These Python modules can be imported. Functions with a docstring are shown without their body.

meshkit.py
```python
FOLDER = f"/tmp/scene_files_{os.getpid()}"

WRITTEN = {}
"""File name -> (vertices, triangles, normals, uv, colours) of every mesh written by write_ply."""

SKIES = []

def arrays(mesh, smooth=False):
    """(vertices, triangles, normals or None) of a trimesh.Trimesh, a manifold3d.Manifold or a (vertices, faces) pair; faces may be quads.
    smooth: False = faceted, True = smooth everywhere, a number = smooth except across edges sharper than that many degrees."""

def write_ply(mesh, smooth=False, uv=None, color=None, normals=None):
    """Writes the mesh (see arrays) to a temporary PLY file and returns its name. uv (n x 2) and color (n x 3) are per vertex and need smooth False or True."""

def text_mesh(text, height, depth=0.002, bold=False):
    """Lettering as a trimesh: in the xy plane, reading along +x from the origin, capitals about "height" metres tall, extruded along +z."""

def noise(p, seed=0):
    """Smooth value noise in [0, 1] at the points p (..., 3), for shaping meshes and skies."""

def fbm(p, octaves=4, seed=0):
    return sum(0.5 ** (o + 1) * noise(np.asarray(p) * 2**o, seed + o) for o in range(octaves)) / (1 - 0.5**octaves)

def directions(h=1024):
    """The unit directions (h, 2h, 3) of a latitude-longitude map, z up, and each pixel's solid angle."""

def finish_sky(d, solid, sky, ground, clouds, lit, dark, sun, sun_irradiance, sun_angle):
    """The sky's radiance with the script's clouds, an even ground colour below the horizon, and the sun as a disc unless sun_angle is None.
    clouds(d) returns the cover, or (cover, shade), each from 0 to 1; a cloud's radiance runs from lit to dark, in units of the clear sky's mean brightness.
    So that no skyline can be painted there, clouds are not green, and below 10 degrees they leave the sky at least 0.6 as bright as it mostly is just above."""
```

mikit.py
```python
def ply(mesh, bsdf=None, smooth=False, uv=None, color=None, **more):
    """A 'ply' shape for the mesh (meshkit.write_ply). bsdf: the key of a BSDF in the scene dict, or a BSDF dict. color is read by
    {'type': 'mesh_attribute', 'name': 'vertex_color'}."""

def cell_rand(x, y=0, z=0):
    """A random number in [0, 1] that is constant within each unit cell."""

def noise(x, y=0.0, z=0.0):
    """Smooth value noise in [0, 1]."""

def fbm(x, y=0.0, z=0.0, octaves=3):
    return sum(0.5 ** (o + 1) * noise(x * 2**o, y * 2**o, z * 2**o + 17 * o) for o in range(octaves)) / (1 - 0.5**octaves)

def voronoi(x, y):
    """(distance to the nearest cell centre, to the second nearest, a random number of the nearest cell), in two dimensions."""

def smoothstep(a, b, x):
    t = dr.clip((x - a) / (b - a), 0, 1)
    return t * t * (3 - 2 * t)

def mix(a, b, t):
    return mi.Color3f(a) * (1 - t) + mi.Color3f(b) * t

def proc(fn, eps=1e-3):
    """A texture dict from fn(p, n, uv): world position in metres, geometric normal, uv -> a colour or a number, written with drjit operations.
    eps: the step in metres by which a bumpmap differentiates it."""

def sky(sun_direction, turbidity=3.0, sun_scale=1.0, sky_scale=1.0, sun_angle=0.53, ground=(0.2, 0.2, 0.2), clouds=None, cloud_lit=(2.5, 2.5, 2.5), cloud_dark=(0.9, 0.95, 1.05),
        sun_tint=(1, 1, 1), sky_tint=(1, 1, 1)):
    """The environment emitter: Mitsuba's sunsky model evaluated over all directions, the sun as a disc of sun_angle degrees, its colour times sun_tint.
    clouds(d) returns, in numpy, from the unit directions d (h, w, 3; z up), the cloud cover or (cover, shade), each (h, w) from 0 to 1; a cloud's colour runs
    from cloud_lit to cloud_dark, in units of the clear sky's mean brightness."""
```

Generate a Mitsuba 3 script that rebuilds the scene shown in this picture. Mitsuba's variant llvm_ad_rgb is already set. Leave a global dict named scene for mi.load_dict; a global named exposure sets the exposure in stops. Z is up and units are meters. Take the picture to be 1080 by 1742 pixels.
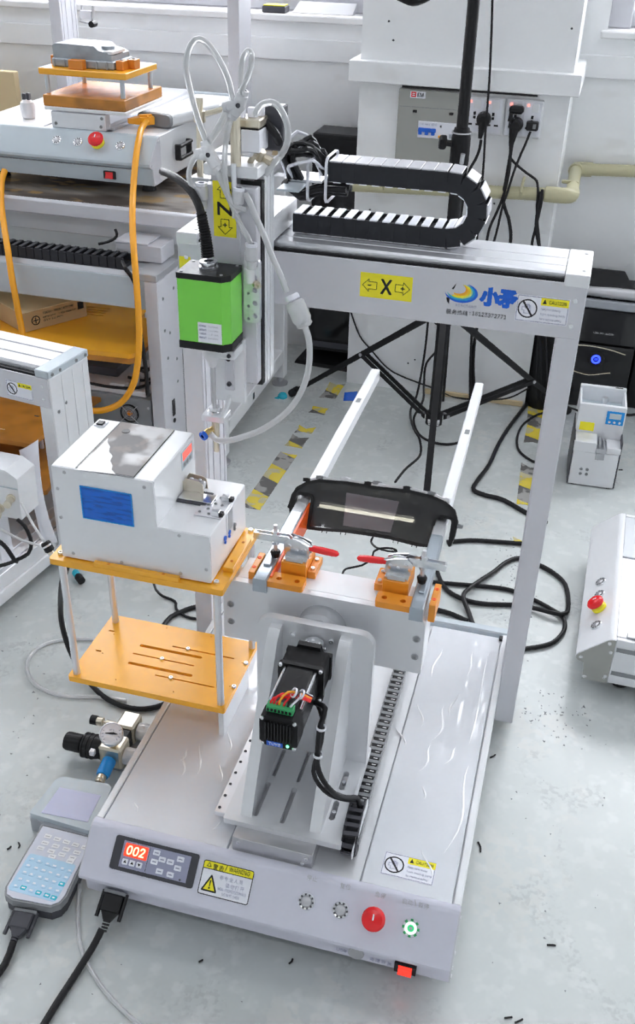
"""Assembly workshop: a desktop screw-fastening gantry robot on an epoxy floor, benches and tools behind it."""
import math, random
import numpy as np
import trimesh
import mitsuba as mi
import drjit as dr
from shapely.geometry import Polygon, Point, box as sbox
from shapely import affinity
import mikit
from mikit import proc, fbm, noise, smoothstep, mix, voronoi
from meshkit import text_mesh, fbm as nfbm, noise as nnoise

random.seed(7)
rng = np.random.default_rng(7)
T4 = mi.ScalarTransform4f
scene, labels = {}, {}

# ---------------------------------------------------------------- camera, sky, lamps, exposure
exposure = 0.56
eye = np.array([0.6132, -0.9931, 1.4466])
look = np.array([-0.2105, 0.82096, -0.53076])
scene['camera'] = {'type': 'perspective', 'fov': 35.275, 'fov_axis': 'x', 'near_clip': 0.05, 'far_clip': 100.0,
                   'to_world': T4().look_at(origin=eye.tolist(), target=(eye + look).tolist(), up=[-0.16055, 0.50652, 0.84715])}


def overcast(d):
    return 0.93 + 0.07 * nfbm(d * 3.0, 3, 5), 0.25 * nfbm(d * 4.0, 3, 9)


scene['sky'] = mikit.sky((0.2, 0.75, 0.6), turbidity=4.0, sun_scale=0.0, sky_scale=30.0, clouds=overcast, cloud_lit=(2.3, 2.35, 2.45),
                         cloud_dark=(1.5, 1.55, 1.65), ground=(0.3, 0.3, 0.3))
LAMPS = [(-1.6, 1.2), (0.6, 1.2), (2.6, 1.2), (-1.6, -1.4), (0.6, -1.4), (2.6, -1.4)]
TUBE_LAMP = ((-0.86, -3.965), (-0.171, -3.963), (7.0, 6.8, 5.6))      # a batten whose reflection crosses the instrument cluster
LAMP_Z, LAMP_L, LAMP_W, LAMP_POWER = 2.92, 1.3, 0.34, (2.4, 2.45, 2.62)


# ---------------------------------------------------------------- materials
def rgb(c):
    return {'type': 'rgb', 'value': [float(x) for x in c]}


def pbr(name, c, rough=0.4, metal=0.0, spec=0.5, bump=None, **more):
    b = {'type': 'principled', 'base_color': rgb(c) if isinstance(c, (tuple, list)) else c, 'roughness': rough, 'metallic': metal, 'specular': spec, **more}
    if bump:
        b = {'type': 'bumpmap', 'arbitrary': proc(bump[0], eps=bump[1]), 'scale': bump[2], 'bsdf': b}
    scene[name] = {'type': 'twosided', 'bsdf': b}
    return name


def floor_colour(p, n, uv):
    big = fbm(p.x * 1.3, p.y * 1.3, 0.0, 3)
    fine = fbm(p.x * 45.0, p.y * 45.0, 3.0, 3)
    c = mix((0.50, 0.535, 0.53), (0.60, 0.63, 0.62), smoothstep(0.25, 0.75, big))
    c = mix(c, (0.70, 0.72, 0.71), smoothstep(0.50, 0.80, fine) * 0.45)
    scuff = smoothstep(0.56, 0.74, fbm(p.x * 7.0 + 2.0, p.y * 7.0, 6.0, 3))
    c = mix(c, (0.66, 0.66, 0.63), scuff * smoothstep(0.42, 0.62, fbm(p.x * 60.0, p.y * 60.0, 1.0, 3)) * 0.5)
    grime = smoothstep(0.58, 0.80, fbm(p.x * 16.0 + 9.0, p.y * 12.0, 4.0, 3)) * smoothstep(0.40, 0.75, fbm(p.x * 160.0, p.y * 160.0, 2.0, 2))
    return mix(c, (0.36, 0.38, 0.38), grime * 0.35)


def floor_rough(p, n, uv):
    return 0.20 + 0.16 * fbm(p.x * 7.0, p.y * 7.0, 1.0, 3)


def floor_bump(p, n, uv):
    return fbm(p.x * 8.0, p.y * 8.0, 5.0, 3)


def wall_colour(p, n, uv):
    f = fbm(p.x * 2.5, p.y * 2.5, p.z * 2.5, 3)
    dirt = smoothstep(0.62, 0.8, fbm(p.x * 9.0, p.y * 9.0, p.z * 14.0, 3))
    return mix(mix((0.80, 0.81, 0.82), (0.86, 0.865, 0.87), f), (0.62, 0.60, 0.57), dirt * 0.25)


def steel_reflection_mottle(p, n, uv):  # mottle puts dark mirrored surroundings into the steel colour
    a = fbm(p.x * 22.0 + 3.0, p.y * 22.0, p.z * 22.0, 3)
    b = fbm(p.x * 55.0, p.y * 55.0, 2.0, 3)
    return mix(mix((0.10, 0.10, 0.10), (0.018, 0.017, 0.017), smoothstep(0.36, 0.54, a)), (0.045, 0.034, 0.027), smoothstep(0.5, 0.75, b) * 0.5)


def bench_top_colour(p, n, uv):
    a = fbm(p.x * 5.0, p.y * 14.0, 1.0, 3)
    b = fbm(p.x * 16.0 + 8.0, p.y * 30.0, 4.0, 3)
    return mix(mix((0.075, 0.06, 0.05), (0.30, 0.27, 0.24), smoothstep(0.35, 0.7, a)), (0.36, 0.22, 0.07), smoothstep(0.58, 0.74, b) * 0.7)


def tape_wear(p, n, uv):
    w = smoothstep(0.52, 0.60, fbm(p.x * 40.0, p.y * 40.0, 7.0, 3))
    return mix((0.66, 0.52, 0.05), (0.46, 0.45, 0.38), w * 0.7)


def tape_wear_dark(p, n, uv):
    w = smoothstep(0.50, 0.62, fbm(p.x * 36.0 + 5.0, p.y * 36.0, 2.0, 3))
    return mix((0.115, 0.11, 0.105), (0.42, 0.41, 0.39), w * 0.7)


def blue_scuff(p, n, uv):
    w = smoothstep(0.48, 0.7, fbm(p.x * 60.0, p.y * 10.0, p.z * 240.0, 3))
    return mix((0.004, 0.115, 0.52), (0.006, 0.06, 0.33), w * 0.75)


def film_bump(p, n, uv):
    return fbm(p.x * 11.0, p.y * 3.5, 0.0, 3) + 0.35 * fbm(p.x * 60.0, p.y * 16.0, 2.0, 2)


def brushed(p, n, uv):
    return fbm(p.x * 30.0, p.y * 600.0, p.z * 600.0, 2)


def casting_colour(p, n, uv):
    return mix((0.26, 0.29, 0.32), (0.40, 0.43, 0.46), fbm(p.x * 40.0, p.y * 40.0, p.z * 40.0, 3))


def rust_orange(p, n, uv):
    return mix((0.50, 0.20, 0.025), (0.30, 0.12, 0.02), smoothstep(0.4, 0.75, fbm(p.x * 12.0, p.y * 12.0, p.z * 12.0, 3)))


pbr('m_floor', proc(floor_colour), proc(floor_rough), spec=0.45, bump=(floor_bump, 2e-3, 0.0012))
pbr('m_wall', proc(wall_colour), 0.55, spec=0.3)
pbr('m_ceiling', (0.80, 0.80, 0.80), 0.8, spec=0.2)
pbr('m_sill', (0.86, 0.86, 0.86), 0.3)
pbr('m_white', (0.80, 0.81, 0.83), 0.32)
pbr('m_panel', (0.66, 0.66, 0.75), 0.28)
pbr('m_post', (0.62, 0.62, 0.66), 0.36)
pbr('m_film', (0.76, 0.78, 0.82), 0.10, spec=0.6, clearcoat=0.6, clearcoat_gloss=0.95, bump=(film_bump, 1.5e-3, 0.0035))
pbr('m_alu', (0.76, 0.77, 0.80), 0.30, metal=0.55)
pbr('m_alu_plate', (0.70, 0.71, 0.73), 0.36, metal=0.35)
pbr('m_alu_dark', (0.42, 0.43, 0.45), 0.40, metal=0.5)
pbr('m_mill', (0.52, 0.52, 0.54), 0.34, metal=0.7)
pbr('m_chrome', (0.82, 0.83, 0.85), 0.12, metal=1.0)
pbr('m_steel_sheet', proc(steel_reflection_mottle), 0.20, metal=1.0)
pbr('m_crease_glint', (0.90, 0.91, 0.93), 0.12, spec=0.8, clearcoat=1.0, clearcoat_gloss=0.95)  # whiter than the film, a painted stand-in for window glints
pbr('m_keypad', (0.60, 0.62, 0.70), 0.35)
pbr('m_grey_paint', (0.40, 0.42, 0.44), 0.42)
pbr('m_cool_grey', (0.50, 0.56, 0.60), 0.40)
pbr('m_dark_grey', (0.055, 0.056, 0.066), 0.42, spec=0.35)
pbr('m_mid_grey', (0.22, 0.23, 0.24), 0.45)
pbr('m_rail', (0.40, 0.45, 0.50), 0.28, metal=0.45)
pbr('m_black', (0.010, 0.010, 0.011), 0.34, spec=0.28)
pbr('m_black_matt', (0.012, 0.012, 0.013), 0.6, spec=0.2)
pbr('m_gloss_black', (0.012, 0.012, 0.013), 0.08)
pbr('m_rubber', (0.011, 0.011, 0.012), 0.42, spec=0.28)
pbr('m_chain', (0.020, 0.021, 0.026), 0.42, spec=0.3)
pbr('m_chain_top', (0.48, 0.48, 0.51), 0.30)
pbr('m_orange', (0.86, 0.40, 0.025), 0.24, spec=0.5)
pbr('m_orange_mount', (0.74, 0.265, 0.022), 0.30)
pbr('m_orange_dark', (0.62, 0.20, 0.018), 0.35)
pbr('m_orange_worn', proc(rust_orange), 0.40)
pbr('m_red_orange', (0.85, 0.11, 0.01), 0.35)
pbr('m_orange_wire', (0.85, 0.36, 0.012), 0.35)
pbr('m_green', (0.18, 0.60, 0.065), 0.28)
pbr('m_green_term', (0.03, 0.30, 0.10), 0.4)
pbr('m_red', (0.72, 0.012, 0.015), 0.22)
pbr('m_yellow', (0.86, 0.76, 0.015), 0.4)
pbr('m_label_white', (0.83, 0.84, 0.90), 0.4)
pbr('m_label_blue', proc(blue_scuff), 0.3)
pbr('m_blue', (0.008, 0.10, 0.55), 0.28)
pbr('m_sky_blue', (0.01, 0.24, 0.62), 0.25)
pbr('m_light_blue', (0.42, 0.62, 0.78), 0.4)
pbr('m_cyan', (0.02, 0.42, 0.55), 0.35)
pbr('m_ink', (0.012, 0.012, 0.015), 0.5, spec=0.3)
pbr('m_ink_grey', (0.30, 0.31, 0.42), 0.5, spec=0.3)
pbr('m_faint', (0.50, 0.50, 0.53), 0.5, spec=0.3)
pbr('m_brass', (0.60, 0.45, 0.20), 0.28, metal=0.9)
pbr('m_zinc', (0.70, 0.64, 0.52), 0.28, metal=0.9)
pbr('m_cardboard', (0.45, 0.31, 0.165), 0.7, spec=0.2)
pbr('m_cardboard_light', (0.74, 0.58, 0.36), 0.6, spec=0.2)
pbr('m_beige', (0.66, 0.53, 0.32), 0.5)
pbr('m_pipe', (0.50, 0.47, 0.30), 0.35)
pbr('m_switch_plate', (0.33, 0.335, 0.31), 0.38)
pbr('m_casting', proc(casting_colour), 0.42, metal=0.4)
pbr('m_bench_top', proc(bench_top_colour), 0.30)
pbr('m_tape_yellow', proc(tape_wear), 0.45)
pbr('m_tape_dark', proc(tape_wear_dark), 0.45)
pbr('m_cloudy', (0.82, 0.82, 0.84), 0.30)
pbr('m_lens', (0.030, 0.027, 0.032), 0.22)
pbr('m_foil', (0.15, 0.125, 0.14), 0.16, bump=(lambda p, n, uv: fbm(p.x * 55.0, 0.0, p.z * 55.0, 3), 1e-3, 0.012))
pbr('m_needle', (0.62, 0.60, 0.40), 0.4)
pbr('m_tpe', (0.62, 0.62, 0.64), 0.35)
pbr('m_tpe_grey', (0.33, 0.35, 0.38), 0.35)
pbr('m_screen', (0.66, 0.68, 0.88), 0.06, spec=0.9)
scene['m_tube'] = {'type': 'principled', 'base_color': rgb((0.97, 0.98, 0.99)), 'roughness': 0.08, 'spec_trans': 0.40, 'specular': 0.6}
scene['m_clear'] = {'type': 'thindielectric', 'int_ior': 1.49, 'ext_ior': 1.0}
scene['m_window_glass'] = {'type': 'thindielectric', 'int_ior': 1.5, 'ext_ior': 1.0}


def glow(c):
    return {'emitter': {'type': 'area', 'radiance': rgb(c)}}


# ---------------------------------------------------------------- mesh helpers
FRAME = [np.eye(4)]


class frame:
    """Everything put while it is open is built in this local frame (x right, y away, z up)."""

    def __init__(self, loc=(0, 0, 0), rz=0.0, m=None):
        self.m = np.array(m, float) if m is not None else trimesh.transformations.rotation_matrix(math.radians(rz), [0, 0, 1])
        if m is None:
            self.m[:3, 3] = loc

    def __enter__(self):
        FRAME.append(FRAME[-1] @ self.m)

    def __exit__(self, *_):
        FRAME.pop()


def axes(o, x, y):
    """A 4x4 frame from an origin and the directions of its x and y axes."""
    x, y = np.asarray(x, float), np.asarray(y, float)
    x = x / np.linalg.norm(x)
    z = np.cross(x, y)
    z /= np.linalg.norm(z)
    m = np.eye(4)
    m[:3, 0], m[:3, 1], m[:3, 2], m[:3, 3] = x, np.cross(z, x), z, o
    return m


def numbered(key):
    if key not in scene and key not in USED:
        USED.add(key)
        return key
    k = 1
    while f'{key}_{k:03d}' in USED or f'{key}_{k:03d}' in scene:
        k += 1
    USED.add(f'{key}_{k:03d}')
    return f'{key}_{k:03d}'


USED = set()


def join(m):
    if not isinstance(m, (list, tuple)):
        return m
    m = [join(x) for x in m]
    return trimesh.Trimesh(np.vstack([x.vertices for x in m]), np.vstack([x.faces + o for x, o in zip(m, np.cumsum([0] + [len(x.vertices) for x in m]))]), process=False)


def put(key, mesh, mat, smooth=30, **more):
    key = numbered(key)
    m = join(mesh)
    v = np.asarray(m.vertices) @ FRAME[-1][:3, :3].T + FRAME[-1][:3, 3]
    f = np.asarray(m.faces)
    if np.linalg.det(FRAME[-1][:3, :3]) < 0:
        f = f[:, ::-1]
    scene[key] = mikit.ply(trimesh.Trimesh(v, f, process=False), mat, smooth, **more)
    return key


def thing(name, label, cat, group=None):
    key = numbered(name)
    labels[key] = {'label': label, 'category': cat}
    if group:
        labels[key]['group'] = group
    return key


def one(name, mesh, mat, label, cat, group=None, smooth=30, **more):
    key = put(name, mesh, mat, smooth, **more)
    labels[key] = {'label': label, 'category': cat}
    if group:
        labels[key]['group'] = group
    return key


def part(t, name, mesh, mat, label=None, smooth=30, **more):
    key = put(t + '__' + name, mesh, mat, smooth, **more)
    if label:
        labels[key] = {'label': label}
    return key


def struct(name, mesh, mat, smooth=30):
    key = put(name, mesh, mat, smooth)
    if '__' not in key:
        labels[key] = {'kind': 'structure'}
    return key


def bx(x0, x1, y0, y1, z0, z1, b=0.001):
    """A box with chamfered edges."""
    (x0, x1), (y0, y1), (z0, z1) = sorted((x0, x1)), sorted((y0, y1)), sorted((z0, z1))
    b = min(b, (x1 - x0) * 0.3, (y1 - y0) * 0.3, (z1 - z0) * 0.3)
    if b <= 0:
        return trimesh.creation.box(bounds=[[x0, y0, z0], [x1, y1, z1]])
    pts = []
    for sx in (0, 1):
        for sy in (0, 1):
            for sz in (0, 1):
                p = np.array([x1 if sx else x0, y1 if sy else y0, z1 if sz else z0])
                d = np.array([-1 if sx else 1, -1 if sy else 1, -1 if sz else 1]) * b
                for k in range(3):
                    e = d.copy()
                    e[k] = 0
                    pts.append(p + e)
    return trimesh.convex.convex_hull(np.array(pts))


def hull(pts):
    return trimesh.convex.convex_hull(np.array(pts, float))


def prism(poly, a, b, plane='xz'):
    """The outline (points or a shapely polygon) extruded along the third axis from a to b."""
    if not isinstance(poly, Polygon):
        poly = Polygon(poly)
    m = trimesh.creation.extrude_polygon(poly, abs(b - a), engine='earcut')
    v = np.array(m.vertices)
    lo = min(a, b)
    u, w, t = v[:, 0], v[:, 1], v[:, 2] + lo
    out = {'xz': np.stack([u, t, w], 1), 'yz': np.stack([t, u, w], 1), 'xy': np.stack([u, w, t], 1)}[plane]
    f = np.array(m.faces)
    if plane == 'xz':
        f = f[:, ::-1]
    return trimesh.Trimesh(out, f, process=False)


def rrect(x0, x1, y0, y1, r, q=5):
    return sbox(x0 + r, y0 + r, x1 - r, y1 - r).buffer(r, quad_segs=q)


def lathe(profile, p0, direction, n=24):
    """profile: (radius, height) pairs along the direction from p0."""
    pr = np.array(profile, float)
    m = trimesh.creation.revolve(pr, sections=n)
    z = np.asarray(direction, float)
    z = z / np.linalg.norm(z)
    m.apply_transform(trimesh.geometry.align_vectors([0, 0, 1], z))
    m.apply_translation(p0)
    return m


def cyl(p0, p1, r, n=20, r2=None, b=0.0):
    p0, p1 = np.asarray(p0, float), np.asarray(p1, float)
    h = np.linalg.norm(p1 - p0)
    r2 = r if r2 is None else r2
    prof = [(0, 0), (r - b, 0), (r, b), (r2, h - b), (r2 - b, h), (0, h)] if b else [(0, 0), (r, 0), (r2, h), (0, h)]
    return lathe(prof, p0, p1 - p0, n)


def curve(pts, step=0.012):
    """A Catmull-Rom spline through the points."""
    p = np.array(pts, float)
    if len(p) < 3:
        return p
    q = np.vstack([2 * p[0] - p[1], p, 2 * p[-1] - p[-2]])
    out = []
    for i in range(len(p) - 1):
        a, b, c, d = q[i:i + 4]
        n = max(2, int(np.linalg.norm(c - b) / step))
        t = np.linspace(0, 1, n, endpoint=False)[:, None]
        out.append(0.5 * (2 * b + (c - a) * t + (2 * a - 5 * b + 4 * c - d) * t ** 2 + (3 * b - a - 3 * c + d) * t ** 3))
    return np.vstack(out + [p[-1:]])


def tube(pts, r, n=10, step=0.012, smooth=True):
    p = curve(pts, step) if smooth else np.array(pts, float)
    t = np.gradient(p, axis=0)
    t /= np.linalg.norm(t, axis=1, keepdims=True) + 1e-12
    a = np.cross(t[0], [0, 0, 1] if abs(t[0][2]) < 0.9 else [1, 0, 0])
    ring, ang = [], np.arange(n) * 2 * np.pi / n
    rr = np.broadcast_to(r, (len(p),)) if np.ndim(r) == 0 else np.interp(np.linspace(0, 1, len(p)), np.linspace(0, 1, len(r)), r)
    for i in range(len(p)):
        a = a - t[i] * (a @ t[i])
        a /= np.linalg.norm(a) + 1e-12
        b = np.cross(t[i], a)
        ring.append(p[i] + rr[i] * (np.cos(ang)[:, None] * a + np.sin(ang)[:, None] * b))
    v = np.vstack(ring + [p[:1], p[-1:]])
    f, m = [], len(p) * n
    for i in range(len(p) - 1):
        for j in range(n):
            k = (j + 1) % n
            f += [(i * n + j, i * n + k, (i + 1) * n + k), (i * n + j, (i + 1) * n + k, (i + 1) * n + j)]
    for j in range(n):
        k = (j + 1) % n
        f += [(m, k, j), (m + 1, m - n + j, m - n + k)]
    return trimesh.Trimesh(v, np.array(f), process=False)


def screw(p, d, r=0.004, h=0.003):
    """A socket-head screw: head with a recessed hexagon."""
    return lathe([(0, 0), (r, 0), (r, h * 0.7), (r * 0.8, h), (r * 0.5, h), (r * 0.42, h * 0.35), (0, h * 0.35)], p, d, 10)


def moved(m, mat4):
    m = join(m).copy()
    m.apply_transform(mat4)
    return m


def text(s, h, x, y, z=0.0, d=0.0004, bold=False):
    """Lettering flat in the local xy plane with its lower left corner at (x, y)."""
    m = text_mesh(s, h, d, bold)
    m.apply_translation([x, y, z])
    return m


def text_w(s, w, h, x, y, z=0.0, bold=False):
    """Lettering stretched to the width w."""
    m = text_mesh(s, h, 0.0004, bold)
    lo, hi = m.bounds[0][0], m.bounds[1][0]
    m.apply_translation([-lo, 0, 0])
    m.apply_scale([w / (hi - lo), 1, 1])
    m.apply_translation([x, y, z])
    return m


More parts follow.
